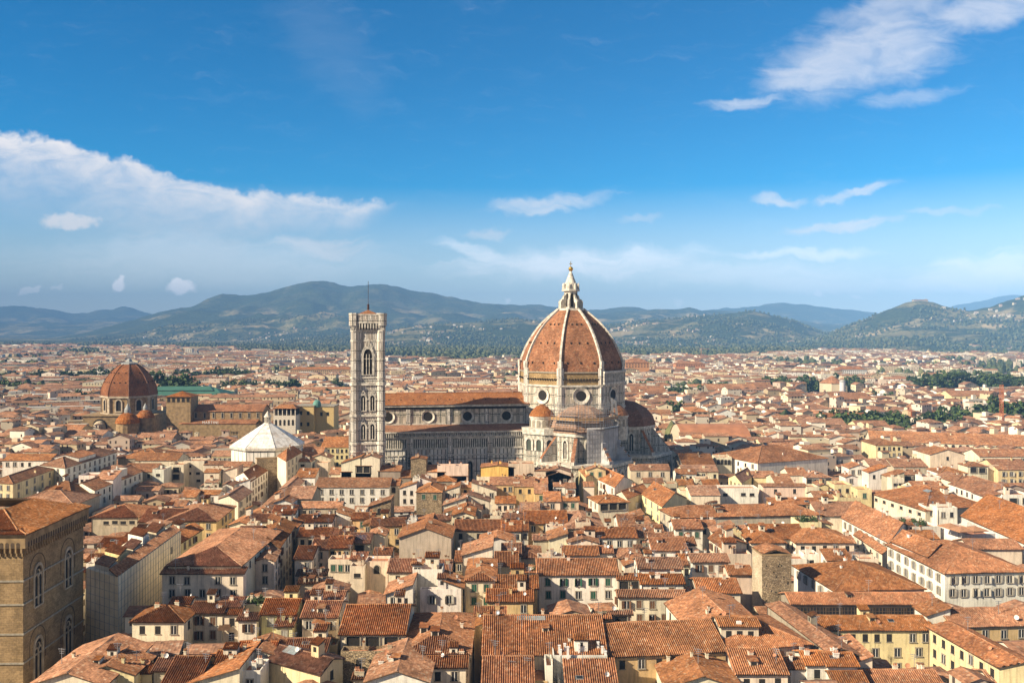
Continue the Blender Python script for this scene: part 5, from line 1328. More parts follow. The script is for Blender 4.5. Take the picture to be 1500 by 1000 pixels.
# bottom row, middle
O(500, 820)
F(-10, 512, 604, 17.6, 'g', 'c', [('f', 3, 1, 'L')], ry=366)
F(-5, 500, 770, 15.0, 't', 's', (2, 1, 'd'), d=3)
F(500, 1040, 760, 16, 'h', 'c', (3, 1, 'd'), ry=432, extras=[('dormer', .45, .2), ('dormer', .25, .35)])
F(580, 822, 100, 20, 't', 'w', None, d=6)
F(580, 655, 35, 21.5, 'p', 'w', ('f', 1, 2, 'd'), d=2.6, sl=.2)
F(822, 985, 225, 17.8, 'sr', 'w', (1, 1, 'W'), d=9, sl=.36)
F(640, 975, 262, 16.9, 't', 'w', ('f', 2, 1, 'W'), d=2)
F(362, 582, 275, 17.4, 'sl', 'w', (2, 1, 'd'), d=9, sl=.36)
F(1015, 1248, 166, 19, 'h', 'c', [('f', 2, 2, 'g')], d=20)
F(1245, 1480, 238, 17.4, 'g', 'c', (2, 1, 'g'), ry=125, dark=.8)  # tile tone lowered to paint the shade on this roof
F(1085, 1200, 540, 16, 'sl', 'o', None, d=8)
F(1090, 1330, 450, 16.4, 's', 'o', None, ry=378)
F(205, 705, 985, 15, 'x', 'w', None, d=17)
F(700, 1012, 872, 14.6, 'g', 'c', (2, 1, 'd'), ry=782)
F(100, 210, 965, 14, 's', 'g', None, ry=915, dark=.5)
O(750, 820)
F(-233, 768, 770, 15.5, 'g', 'c', (4, 1, 'd'), ry=452, extras=[('solar', .40, .45, 6.0, 1.5, 'w')], chim=1)
F(-235, 168, 1060, 13, 'g', 'g', None, ry=785, chim=0)
F(212, 862, 121, 18, 'g', 'w', [('f', 5, 1, 'G'), ('f', 5, 1, 'g', 1)], ry=-9, chim=1, label='white house with five green shuttered windows in each of two rows')
F(-90, 207, 232, 17, 'g', 'o', (3, 1, 'd'), ry=125)
F(-200, 170, 336, 16.4, 'g', 'o', (3, 2, 'f'), ry=238)
F(1055, 1397, 193, 17.6, 'g', 'w', (2, 1, 'b'), ry=118)
F(868, 1412, 301, 16.6, 'g', 'c', [('f', 5, 3, 'b')], ry=246)
F(1035, 1380, 70, 19, 'g', 'w', (2, 1, 'd'), ry=-18)
F(865, 1052, 158, 17.3, 'g', 'g', (2, 1, 'L'), ry=112, dark=.8)
F(795, 972, 440, 15, 's', 'g', (1, 1, 'L'), ry=425)
F(680, 800, 475, 14.6, 's', 'g', None, ry=440)
F(800, 1738, (787, 742), 15, 'g', 'o', (6, 1, 'd'), ry=505, dark=1.02, chim=0)
F(450, 852, 1050, 13.2, 's', 'w', None, ry=805, chim=0)
F(335, 775, 805, 15.6, 't', 'w', None, d=9, chim=2)
F(272, 332, 890, 15.4, 't', 'w', None, d=6, chim=0)
F(95, 292, 1015, 12.5, 't', 'o', None, d=8, chim=0)
F(-130, 100, 1000, 12.2, 's', 'o', None, ry=915, chim=0)
O(1000, 820)
F(-130, 470, 1040, 13, 'x', 'c', None, d=14)
F(440, 855, 925, 13.8, 's', 'c', (3, 1, 'd'), d=7, chim=2)
F(135, 470, 266, 16.6, 'g', 'c', [('f', 3, 1, 'd')], ry=151)
F(385, 566, 121, 16.6, 'g', 'p', None, ry=46)
Q((-135, 355), (45, 560), (610, 500), 16.2, 'g', 'c', (3, 2, 'd'), None)
F(345, 1040, (738, 682), 15, 'h', 'c', [('f', 4, 1, 'B')], ry=470, chim=1)
F(310, 618, 540, 18.3, 'g', 'c', [('f', 3, 1, 'd')], sl=.22, ry=470, extras=[('ac', .5, .1)])
Q((690, 365), (1180, 742), (1425, 768), 14.8, 'g', 'k', None, None, chim=0)
Q((800, 385), (1420, 760), (1460, 752), 13.6, 'g', 'k', None, None, chim=0)
Q((905, 45), (1242, 252), (1965, 232), 17, 'h', 'w', (5, 1, 'W'), (6, 1, 'K'))
F(1010, 1180, 850, 14.2, 'g', 'w', (1, 1, 'd'), ry=745)
F(1180, 1420, 860, 14.2, 'g', 'w', (2, 1, 'd'), ry=755)
F(880, 1010, 880, 13.2, 'g', 'w', None, ry=800)
F(1240, 1500, 1010, 12, 'g', 'c', None, ry=905)
O(1240, 820)
F(-445, 745, 358, 15.6, 'g', 'k', [('f', 9, 1, 'K')], ry=268, chim=0)
F(-410, 705, 568, 13.2, 'g', 'y', [('f', 11, 1, 'd'), ('f', 6, 2, 'f', 1)], ry=455, chim=0)
Q((330, -124), (800, 108), (1480, 92), 19, 'h', 'w', (7, 2, 'W'), (7, 2, 'W'), label='big white palace with grey shutters and two long fronts meeting at a corner', cat='palace', chim=0)
F(880, 1520, (545, 528), 14.2, 'g', 'o', (4, 2, 'f'), ry=395, chim=0)
Q((672, 548), (1240, 872), (1640, 905), 14.4, 'g', 'y', (7, 3, 'd'), None, chim=0, label='long yellow wing with a bright side wall beside the walled courtyard', cat='wing')
F(652, 845, 450, 15.6, 'sl', 'w', None, d=6, chim=0)
F(200, 780, 1020, 11, 'g', 'c', None, ry=898)
F(1200, 1510, 1010, 11, 'g', 'c', None, ry=905)
F(-40, 210, 860, 13, 'sl', 'c', None, d=12)
# upper rows, left
O(0, 660)
Q((-90, 258), (105, 270), (442, 150), 20, 'h', 'y', (3, 2, 'f'), (5, 2, 'f'), label='yellow palace with tall windows behind the brown stone hall', cat='palace')
Q((330, 118), (530, 142), (948, 12), 21, 'h', 'w', (2, 3, 'f'), (10, 3, 'f'), label='long pale hotel with three rows of windows and a roof terrace', cat='palace', extras=[('ac', .3, .6), ('ac', .6, .5)])
F(20, 402, 80, 22.5, 'g', 'w', (6, 1, 'd'), ry=28)
F(402, 640, 60, 23.2, 'x', 'w', (4, 1, 'd'), d=16, sl=.25)
Q((560, 300), (770, 324), (1160, 168), 18.6, 'g', 'w', None, (9, 2, 'd'), extras=[('ac', .4, .4), ('ac', .7, .5)])
Q((330, 345), (592, 418), (757, 322), 17.6, 'h', 'w', None, (4, 2, 'd'), dark=.7)
F(640, 770, 215, 20.5, 't', 'w', (3, 1, 'd'), d=8)
F(770, 920, 235, 20.2, 's', 'w', (2, 1, 'd'), ry=160)
F(905, 985, 170, 21.5, 't', 'w', None, d=6)
F(45, 600, 440, 17.5, 'h', 'g', None, ry=325)
F(745, 1122, 541, 17, 'h', 'g', (5, 1, 'r'), ry=430)
F(1130, 1444, 580, 16.6, 'g', 'c', None, ry=472)
F(1190, 1332, 612, 17.2, 'sr', 'w', None, d=6, sl=.15)
F(800, 992, 778, 15.4, 'g', 'y', (2, 1, 'd'), ry=705)
F(990, 1232, 742, 15.8, 'g', 'g', None, ry=672)
F(1005, 1132, 803, 15.4, 's', 'c', (2, 1, 'd'), ry=745, extras=[('solar', .5, .5, 4, 2, 'p')])
F(700, 790, 900, 14.5, 'g', 'o', None, ry=840)
F(770, 960, 870, 14.6, 't', 'o', None, d=7)
F(700, 800, 940, 14, 't', 'w', None, d=5, dark=.7)
F(800, 975, 935, 13.8, 'g', 'c', None, ry=880, dark=.5)
F(960, 1320, 62, 18, 'h', 'k', None, ry=-22, dark=.85)
F(985, 1250, 172, 17.8, 'g', 'g', (4, 1, 'd'), ry=105, dark=.9)
F(1100, 1440, 80, 18.6, 'g', 'c', None, ry=20)
F(1240, 1332, 165, 18.4, 't', 'w', (1, 1, 'r'), d=9)
O(250, 660)
F(105, 272, 95, 19.6, 't', 'c', (2, 3, 'r'), d=9)
F(-15, 105, 125, 19, 't', 'c', (1, 2, 'L'), d=9)
Q((868, 45), (940, 88), (1070, 12), 20, 'h', 'c', None, (4, 3, 'f'))
Q((530, 208), (655, 250), (792, 160), 18.8, 'g', 'w', None, (6, 3, 'b'))
Q((390, 388), (548, 412), (662, 330), 17.8, 'g', 'c', None, (4, 3, 'W'))
Q((-40, 570), (372, 573), (522, 452), 17.2, 'h', 'o', (4, 2, 'f'), (5, 3, 'W'), chim=1)
Q((-60, 715), (85, 745), (258, 640), 16.4, 'g', 'y', None, (4, 3, 'b'))
F(395, 502, 285, 18, 'x', 'w', None, d=9)
F(530, 645, 270, 17.8, 'sl', 'w', None, d=8)
F(272, 392, 178, 18.8, 'g', 'c', (1, 1, 'd'), ry=150)
F(280, 378, 258, 18, 's', 'c', None, ry=232)
F(70, 202, 378, 17, 'g', 'g', None, ry=322)
F(195, 388, 358, 17.2, 'g', 'w', (2, 1, 'd'), ry=322)
F(422, 540, 170, 18.8, 'sl', 'c', None, d=9)
F(260, 420, 315, 17.4, 't', 'c', (2, 1, 'd'), d=6, extras=[('plants', .5, .5, 6)])
F(100, 242, 470, 16.6, 'x', 'w', (1, 1, 'a'), d=7)
F(-20, 110, 450, 16.8, 'g', 'w', None, ry=405)
F(270, 440, 115, 18.6, 'g', 'c', None, ry=85, dark=.8)
F(430, 640, 130, 18.8, 'g', 'c', None, ry=90, dark=.8)
F(555, 722, 662, 20, 'g', 'c', (1, 1, 'r'), ry=615)
Q((690, 895), (842, 898), (892, 800), 18.4, 'g', 'c', (1, 2, 'f'), (2, 4, 'B'))
Q((680, 745), (882, 792), (1022, 590), 19, 'g', 'c', None, (6, 4, 'B'), dark=.85)
F(828, 1008, 510, 19.6, 's', 'w', None, ry=445)
F(838, 985, 420, 20.2, 'x', 'w', (2, 1, 'W'), d=8)
F(960, 1140, 388, 19.4, 'g', 'g', None, ry=292)
F(620, 700, 610, 19.6, 't', 'c', None, d=4, chim=2)
F(630, 800, 575, 18.8, 'g', 'c', None, ry=515)
F(790, 1020, 625, 18.6, 'sr', 'c', None, d=9)
Q((720, 470), (480, 602), (640, 605), 18.6, 'g', 'c')
Q((890, 325), (690, 500), (830, 505), 18.8, 'g', 'c')
Q((1012, 200), (885, 310), (1010, 318), 19.0, 'g', 'c')
F(1008, 1142, 88, 22, 'p', 'w', (1, 1, 'r'), d=8)
F(1015, 1172, 218, 20, 's', 'w', (1, 1, 'd'), ry=142)
F(1170, 1280, 110, 20.4, 't', 'p', None, d=7)
F(1130, 1300, 60, 20.6, 'x', 'c', None, d=9)
F(1290, 1380, 190, 19.4, 'g', 'c', None, ry=140)
F(1380, 1470, 170, 19.6, 'g', 'c', None, ry=130)
F(1055, 1382, 463, 18, 'g', 'g', (6, 1, 'd'), ry=415)
F(1035, 1312, 577, 17.4, 'g', 'w', (3, 1, 'f'), ry=520)
F(1035, 1292, 697, 17, 'g', 'c', (4, 1, 'd'), ry=627, dark=.85)
F(1290, 1460, 697, 17, 'g', 'c', None, ry=632)
F(1145, 1282, 802, 16.4, 'g', 'p', (1, 2, 'f'), ry=712)
F(1280, 1462, 792, 16.6, 'g', 'o', (3, 2, 'd'), ry=697)
F(1010, 1148, 882, 16, 'g', 'c', (2, 2, 'f'), ry=777, dark=.75)
F(1282, 1480, 905, 15.2, 't', 'c', (3, 1, 'g'), d=5)
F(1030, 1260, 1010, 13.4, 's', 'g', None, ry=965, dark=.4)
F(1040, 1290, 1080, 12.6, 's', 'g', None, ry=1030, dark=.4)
# upper rows, middle
O(500, 660)
F(-218, 388, 298, 19, 'g', 'w', [('f', 7, 2, 'f')], ry=221, chim=1, label='long white house with evenly spaced windows, right behind the narrow alley', sl=.3)
F(565, 690, 68, 23, 'x', 's', None, d=6.5, chim=2, sl=.2, label='small square rubble stone tower with chimneys before the cathedral wall', cat='tower')
F(115, 242, 122, 20.4, 'g', 'w', (2, 1, 'L'), ry=80)
F(155, 312, 62, 20.6, 'x', 'c', None, d=9)
F(0, 165, 100, 20, 'sl', 'c', None, d=9)
F(85, 300, 218, 19.4, 's', 'p', None, ry=196)
F(300, 480, 165, 20, 'g', 'k', None, ry=122, dark=.8)
F(470, 572, 220, 19.4, 'g', 'k', None, ry=162, dark=.8)
F(380, 470, 285, 18.8, 'g', 'g', (1, 1, 'a'), ry=235, dark=.8)
F(695, 842, 172, 20, 'g', 'c', None, ry=118)
F(860, 1018, 205, 19.8, 'h', 'c', (1, 1, 'd'), ry=130)
F(735, 932, 248, 19.2, 'h', 'k', None, ry=182, dark=.85)
F(780, 1030, 135, 20.6, 't', 'p', None, d=5)
F(1135, 1405, 135, 20.6, 'x', 'b', None, d=10, sl=.12, label='house with a bright orange side wall and low roof before the cathedral', chim=2)
F(1100, 1210, 225, 19.4, 't', 'c', (2, 1, 'd'), d=6)
F(610, 818, 337, 19.4, 'h', 's', [('f', 2, 1, 'g'), ], ry=247, chim=0)
F(474, 612, 305, 19.2, 'sl', 'w', [('f', 2, 2, 'd')], d=10)
F(580, 640, 240, 21.6, 't', 'w', None, d=5)
F(640, 760, 255, 20.8, 'sr', 'w', None, d=8)
F(820, 962, 332, 18.8, 'sl', 'c', (2, 1, 'f'), d=10)
F(960, 1200, 300, 19.0, 'g', 'o', (3, 1, 'd'), ry=262)
F(965, 1032, 275, 19.8, 't', 'w', (2, 1, 'd'), d=4)
F(1060, 1262, 325, 18.6, 'sr', 'c', (3, 1, 'd'), d=8)
F(832, 1012, 440, 17.8, 'sl', 'c', None, d=7)
F(835, 1015, 505, 17.2, 'sl', 'g', None, d=6)
F(1030, 1205, 410, 18, 'sr', 'c', (2, 1, 'd'), d=8)
F(1030, 1140, 475, 17.4, 'sr', 'g', None, d=7)
F(985, 1070, 395, 18.2, 's', 'p', (1, 1, 'd'), ry=345)
F(905, 1078, 527, 18.2, 'x', 'c', [('f', 2, 1, 'a')], d=12)
F(925, 1306, 648, 16.6, 'g', 'g', (5, 1, 'd'), ry=562, dark=.85)
F(1210, 1402, 278, 19, 'g', 'o', (4, 1, 'd'), ry=215)
F(1258, 1412, 425, 17.6, 's', 'c', (3, 1, 'd'), ry=368)
F(1400, 1450, 270, 19.2, 't', 'w', None, d=10)
F(1320, 1462, 553, 17.4, 'g', 'c', (3, 1, 'd'), ry=510)
F(1310, 1462, 655, 16.6, 'g', 'c', (3, 1, 'd'), ry=573)
F(1205, 1300, 545, 17.8, 't', 'c', (1, 1, 'L'), d=5)
F(220, 402, 455, 17.6, 'sl', 's', (1, 1, 'a'), d=9)
F(-40, 115, 545, 17, 'sr', 'w', None, d=9)
F(115, 200, 500, 17.6, 't', 'p', None, d=5)
F(85, 258, 557, 17.4, 'g', 'o', [('f', 1, 1, 'g')], ry=505)
F(180, 250, 600, 17, 'sl', 'o', (1, 1, 'd'), d=6)
F(240, 506, 612, 17.4, 'g', 'o', [('f', 3, 2, 'd')], ry=545)
F(60, 228, 752, 16.6, 'g', 'c', [('f', 1, 1, 'L')], ry=670, extras=[('solar', .45, .25, 4.2, 2.6, 'p')])
F(225, 352, 690, 17.2, 'x', 'c', None, d=8)
F(268, 402, 850, 16.2, 'g', 'c', (2, 1, 'r'), ry=790)
F(385, 645, 987, 16.6, 'g', 'c', (2, 1, 'd'), ry=882)
F(500, 610, 655, 17, 'g', 'c', None, ry=605)
F(470, 892, 705, 18, 'x', 'g', None, d=14, sl=.36)
F(640, 888, 988, 16, 'g', 'g', None, ry=890)
F(745, 882, 565, 18, 's', 'g', (1, 1, 'r'), ry=520)
F(605, 745, 592, 17.4, 'sl', 'g', None, d=7)
F(540, 612, 580, 18, 't', 'w', None, d=4)
F(-20, 78, 700, 17, 'g', 'c', (2, 1, 'r'), ry=620)
F(-40, 52, 792, 16.4, 'g', 'o', (1, 1, 'r'), ry=692)
F(80, 202, 882, 16, 's', 'p', (1, 1, 'r'), ry=825)
F(190, 382, 920, 16, 't', 'p', (1, 1, 'a'), d=6, dark=1)
F(70, 190, 960, 15.4, 't', 'c', (1, 1, 'r'), d=4)
F(985, 1232, 850, 18.2, 'sl', 'c', None, d=12, sl=.3)
F(1255, 1432, 935, 17.2, 'g', 'g', None, ry=822)
F(1312, 1462, 852, 17, 'g', 'c', None, ry=757)
F(1130, 1405, 742, 17.6, 'x', 'w', None, d=9, sl=.28)
F(930, 1000, 900, 14.5, 'g', 's', (1, 1, 'f'), d=10)
O(750, 660)
F(-30, 182, 118, 20.4, 't', 'p', None, d=8, label='wide plain pale pink block with a flat top before the cathedral wall')
F(185, 362, 162, 20, 's', 'p', None, ry=135)
F(275, 480, 175, 20, 'x', 'p', None, d=9)
F(255, 502, 215, 19.4, 'x', 'k', (2, 1, 'd'), d=10)
F(340, 432, 292, 19, 'g', 'w', (1, 1, 'f'), ry=262)
F(440, 516, 305, 18.8, 'g', 'w', [('f', 1, 1, 'g')], ry=262)
F(20, 187, 292, 18.6, 'g', 'o', (2, 1, 'd'), ry=215)
F(30, 120, 255, 19, 'g', 'c', None, ry=205)
F(120, 170, 190, 20.6, 'x', 'p', (1, 1, 'a'), d=4)
F(185, 292, 347, 18.2, 'g', 'o', [('f', 1, 1, 'g')], ry=265)
F(190, 290, 265, 18.9, 'g', 'c', None, ry=220)
F(265, 392, 410, 17.6, 'g', 'p', [('f', 1, 1, 'g')], ry=335)
F(385, 542, 405, 17.6, 'g', 'p', [('f', 2, 1, 'g')], ry=375)
F(605, 762, 158, 20.8, 'x', 'y', [('f', 2, 1, 'g')], d=6)
Q((515, 125), (600, 215), (660, 205), 19.6, 'g', 'y', (3, 2, 'd'), None)
F(585, 668, 290, 18.6, 's', 'c', None, ry=250)
Q((652, 210), (836, 298), (982, 242), 19, 'g', 'w', (6, 2, 'b'), None)
Q((850, 345), (938, 388), (1108, 325), 18.4, 'g', 'p', None, None, extras=[('solar', .6, .4, 3.2, 1.2, 'w')])
Q((622, 378), (702, 422), (948, 414), 19, 'h', 'c', (2, 2, 'd'), (3, 1, 'L'), label='tower house with a dark open loggia under a hipped roof')
Q((1058, 352), (1222, 452), (1420, 382), 18.6, 'g', 'l', (3, 2, 'f'), None, label='lemon yellow house with a long sunny side wall, first of the row', chim=1)
Q((1205, 478), (1332, 545), (2520, 520), 18.2, 'h', 'g', (2, 2, 'f'), None, sl=.36, chim=0, extras=[('dormer', .2 + .155 * k, .3) for k in range(5)], label='long building with five little dormers in a row on its roof', cat='palace')  # grey beige walls: shade below the eaves painted into the wall colour
F(965, 1285, 158, 20, 'g', 'p', (3, 1, 'f'), ry=112, label='pale pink house with three windows just below the dome')
F(1075, 1232, 262, 18.8, 'g', 'g', (2, 1, 'd'), ry=225)
F(1340, 1500, 190, 19.4, 'g', 'w', (2, 1, 'd'), ry=150)
F(1250, 1345, 280, 18.6, 't', 'g', (2, 1, 'r'), d=7)
F(1355, 1480, 280, 18.6, 'g', 'y', None, ry=235)
F(105, 447, 592, 17.4, 'g', 'o', (3, 1, 'f'), ry=490)
F(0, 132, 652, 16.6, 'g', 'c', (3, 1, 'd'), ry=567)
F(-30, 108, 550, 17.4, 'g', 'c', (3, 1, 'd'), ry=502)
F(72, 218, 488, 17.8, 'g', 'c', None, ry=422)
F(215, 300, 470, 17.6, 'sr', 'p', None, d=7)
F(425, 742, 632, 17, 'h', 'g', None, ry=472)
F(655, 1012, 707, 17, 'g', 'w', [('f', 4, 1, 'f')], ry=625)
F(985, 1245, 702, 16.2, 'g', 'g', (2, 1, 'd'), ry=602)
F(878, 1012, 627, 17.6, 'g', 'w', (1, 1, 'L'), ry=520)
F(940, 1075, 560, 17.4, 'sl', 'c', None, d=8)
F(300, 455, 722, 17, 'sl', 'c', None, d=10)
F(458, 702, 748, 16.8, 'x', 'c', None, d=11, sl=.28)
F(280, 420, 640, 17.2, 't', 'c', None, d=5, extras=[('ac', .4, .5)])
F(520, 640, 600, 18.2, 't', 'p', None, d=5)
F(175, 308, 725, 16.4, 'g', 'g', None, ry=682)
F(420, 705, 850, 16.6, 'g', 'w', None, ry=775)
F(700, 818, 832, 16.6, 'g', 'w', None, ry=775)
F(210, 430, 880, 16.4, 't', 'p', None, d=4, chim=2)
F(60, 232, 870, 16, 'h', 'g', None, ry=765)
F(-40, 70, 830, 16.4, 'g', 'g', (1, 1, 'd'), ry=752)
F(870, 1060, 872, 16.2, 'h', 'g', (1, 1, 'd'), ry=790)
F(915, 1010, 930, 15.6, 'sl', 'c', None, d=6)
F(1000, 1150, 790, 16.2, 's', 'k', (2, 1, 'L'), ry=765, dark=.7)
F(1148, 1422, 812, 17, 'g', 'w', [('f', 2, 1, 'd')], ry=710)
F(1118, 1312, 702, 17.4, 'g', 'w', None, ry=665)
F(1378, 1482, 760, 16.8, 'g', 'c', None, ry=700)
F(1378, 1470, 890, 16.2, 'g', 'c', (1, 1, 'd'), ry=840)
F(90, 200, 990, 15.2, 's', 'c', None, ry=930, extras=[('plants', .5, .5, 4)])
# upper rows, right
O(1000, 660)
F(-60, 162, 637, 17.6, 'g', 'w', [('f', 3, 1, 'g')], ry=562)
F(140, 272, 612, 17.4, 'g', 'w', (2, 1, 'd'), ry=566)
F(-20, 102, 767, 16.6, 'g', 'w', (2, 1, 'd'), ry=700)
F(0, 290, 172, 19, 'g', 'c', (6, 1, 'd'), ry=118)
Q((248, 32), (610, 102), (1180, 62), 20, 'h', 'w', (6, 2, 'd'), None, label='large white palace with a broad hipped roof and six windows on its side', cat='palace', chim=1)
F(270, 400, 65, 20.2, 't', 'c', (4, 1, 'a'), d=8)
F(0, 262, 112, 19, 'g', 'k', (6, 1, 'd'), ry=25, dark=.55)  # shaded building: its shade is painted as dark walls and tiles
Q((372, 218), (480, 262), (582, 200), 19.2, 'g', 'y', (3, 1, 'd'), None)
F(578, 762, 218, 19, 'g', 'y', None, ry=168)
F(295, 615, 318, 18.6, 't', 'w', [('f', 4, 1, 'r')], d=7)
F(655, 1012, 292, 19.2, 'g', 'p', [('f', 2, 1, 'd')], ry=268, sl=.15)
F(68, 305, 362, 18, 'g', 'c', None, ry=285)
F(-20, 72, 340, 18.2, 't', 'c', None, d=6)
F(0, 100, 280, 18.4, 'g', 'g', (3, 1, 'd'), ry=232)
F(170, 300, 280, 18.4, 'g', 'k', None, ry=235, dark=.8)
F(100, 240, 240, 18.8, 't', 'c', (3, 1, 'd'), d=6)
F(1008, 1112, 308, 18.6, 't', 'c', None, d=7)
F(1110, 1185, 285, 18.8, 'x', 'y', None, d=8)
F(760, 905, 270, 18.8, 'g', 'c', None, ry=190)
F(870, 1020, 200, 19.4, 'g', 'c', None, ry=140)
F(1005, 1212, 218, 19.2, 'h', 'w', (4, 1, 'L'), ry=165)
F(1080, 1300, 380, 18, 'g', 'c', None, ry=330)
F(1235, 1380, 290, 18.8, 't', 'y', (2, 1, 'd'), d=9)
F(1260, 1444, 395, 18, 't', 'y', (3, 2, 'd'), d=6)
F(712, 1118, 432, 19.6, 's', 'o', [('f', 8, 1, 'a')], ry=380)
F(1118, 1520, 530, 17.6, 'g', 'c', None, ry=418)
F(945, 1130, 600, 18.8, 't', 'l', None, d=8, extras=[('plants', .5, .5, 18)], chim=0)
F(1035, 1208, 600, 18.4, 'x', 'l', [('f', 1, 1, 'g')], d=6, sl=.25)
F(600, 1005, 717, 17, 'g', 'c', [('f', 4, 1, 'd')], ry=600)
F(555, 835, 748, 17.2, 'h', 'c', (1, 1, 'd'), ry=620)
Q((215, 715), (342, 802), (518, 755), 17.6, 'g', 'p', (3, 1, 'b'), None)
F(920, 1395, 748, 17, 'h', 'c', [('f', 5, 1, 'd')], ry=630, label='cream house with dark windows under a hipped roof behind the rough stone tower')
F(1182, 1372, 892, 16.6, 's', 'w', [('f', 2, 1, 'g')], ry=800)
F(1360, 1450, 935, 15.6, 's', 'c', (1, 1, 'd'), ry=900)
F(250, 420, 660, 17.4, 'sl', 'c', None, d=6)
F(405, 480, 680, 17.4, 't', 'y', None, d=4)
F(470, 560, 640, 17.8, 'g', 'c', None, ry=610)
F(80, 372, 905, 18, 'g', 'w', [('f', 3, 1, 'b')], ry=840)
F(0, 60, 930, 16, 'g', 'c', (1, 1, 'd'), ry=890)
F(340, 560, 860, 16.6, 't', 'p', None, d=6)
F(885, 1010, 900, 15.2, 't', 'w', None, d=6, chim=0)
F(990, 1110, 860, 16, 't', 'w', (1, 1, 'd'), d=5)
O(1240, 660)
F(680, 962, 32, 20.4, 'x', 'p', [('f', 1, 1, 'd')], d=14, sl=.3, label='large plain pale pink gable with one small window')
F(1235, 1520, 155, 18.8, 'g', 'y', [('f', 4, 2, 'W')], ry=70)
F(1085, 1520, 48, 19.6, 'g', 'c', (8, 1, 'd'), ry=-12)
F(985, 1152, 128, 20, 'h', 'c', [('f', 2, 1, 'L')], ry=92)
F(1150, 1240, 130, 19.6, 't', 'p', None, d=8)
F(385, 662, 132, 18, 'g', 'g', (6, 1, 'd'), ry=66)
F(190, 385, 120, 18.2, 'g', 'c', None, ry=66)
F(20, 190, 142, 18.8, 'x', 'w', [('f', 3, 1, 'f')], d=9)
F(180, 330, 178, 18, 'sl', 'w', (2, 1, 'd'), d=8)
F(-10, 90, 215, 18.4, 'x', 'w', (1, 1, 'f'), d=7)
F(370, 470, 240, 18.2, 't', 'c', (2, 1, 'r'), d=5)
F(450, 620, 195, 18.4, 'g', 'g', (2, 1, 'L'), ry=155)
F(340, 470, 215, 18.6, 'sl', 'g', (1, 1, 'd'), d=7)
F(470, 580, 320, 18.4, 't', 'y', (1, 1, 'L'), d=6)
F(570, 830, 320, 18, 'g', 'c', (1, 1, 'a'), ry=250)
F(90, 205, 330, 18.8, 't', 'y', [('f', 1, 1, 'g')], d=7)
Q((200, 345), (642, 488), (1130, 442), 17.6, 'h', 'c', (6, 1, 'r'), None, extras=[('solar', .3, .4, 3.5, 1.8, 'w'), ('solar', .62, .4, 3.5, 1.8, 'w')], chim=0)
F(760, 985, 185, 18.8, 'h', 'w', None, ry=130)
F(620, 770, 225, 18.4, 't', 'w', (2, 1, 'd'), d=7)
F(760, 890, 230, 18.2, 'sl', 'c', None, d=7)
Q((830, 268), (1100, 358), (1520, 360), 18, 'g', 'w', (6, 1, 'd'), None, chim=0)
F(885, 1160, 262, 18.6, 'h', 'c', None, ry=192)
F(1265, 1500, 372, 18.8, 't', 'w', [('f', 4, 1, 'L')], d=8, chim=0)
F(1120, 1268, 372, 18.6, 'sl', 'w', None, d=8, sl=.15)
Q((935, 530), (1444, 752), (1900, 640), 17, 'g', 'w', None, None, chim=0, label='very large tiled roof over a long sunlit white wall, by the frame edge')
F(650, 742, 470, 18.2, 't', 'w', (1, 1, 'd'), d=6)
F(742, 902, 478, 18.6, 't', 'w', (2, 1, 'd'), d=6)
Q((738, 622), (985, 705), (1212, 692), 17.6, 't', 'w', None, None, chim=0, label='white walled roof terrace with parasols and railings', cat='roof terrace')
F(305, 530, (560, 640), 18.2, 't', 'w', None, d=10, extras=[('plants', .5, .5, 22)], chim=0, label='roof terrace full of potted plants behind a white parapet', cat='roof terrace')
F(540, 745, 715, 17.6, 'g', 'c', None, ry=650)
F(165, 330, 515, 17.8, 't', 'w', None, d=5)
Q((-35, 548), (345, 748), (560, 640), 17.4, 'g', 'w', (8, 2, 'W'), None, chim=1)
Q((62, 685), (290, 838), (335, 820), 15.6, 's', 'c', (4, 1, 'd'), None, sl=.2, chim=0)
Q((372, 742), (662, 862), (842, 795), 20.2, 'g', 'w', (4, 1, 'b'), None, chim=1)
F(1020, 1430, 800, 17, 'g', 'c', None, ry=720)
F(0, 60, 740, 16.8, 'g', 'c', (1, 1, 'd'), ry=690)
F(100, 260, 900, 15.6, 't', 'c', (2, 1, 'd'), d=5)
F(0, 130, 930, 15, 't', 'c', (1, 1, 'r'), d=5)

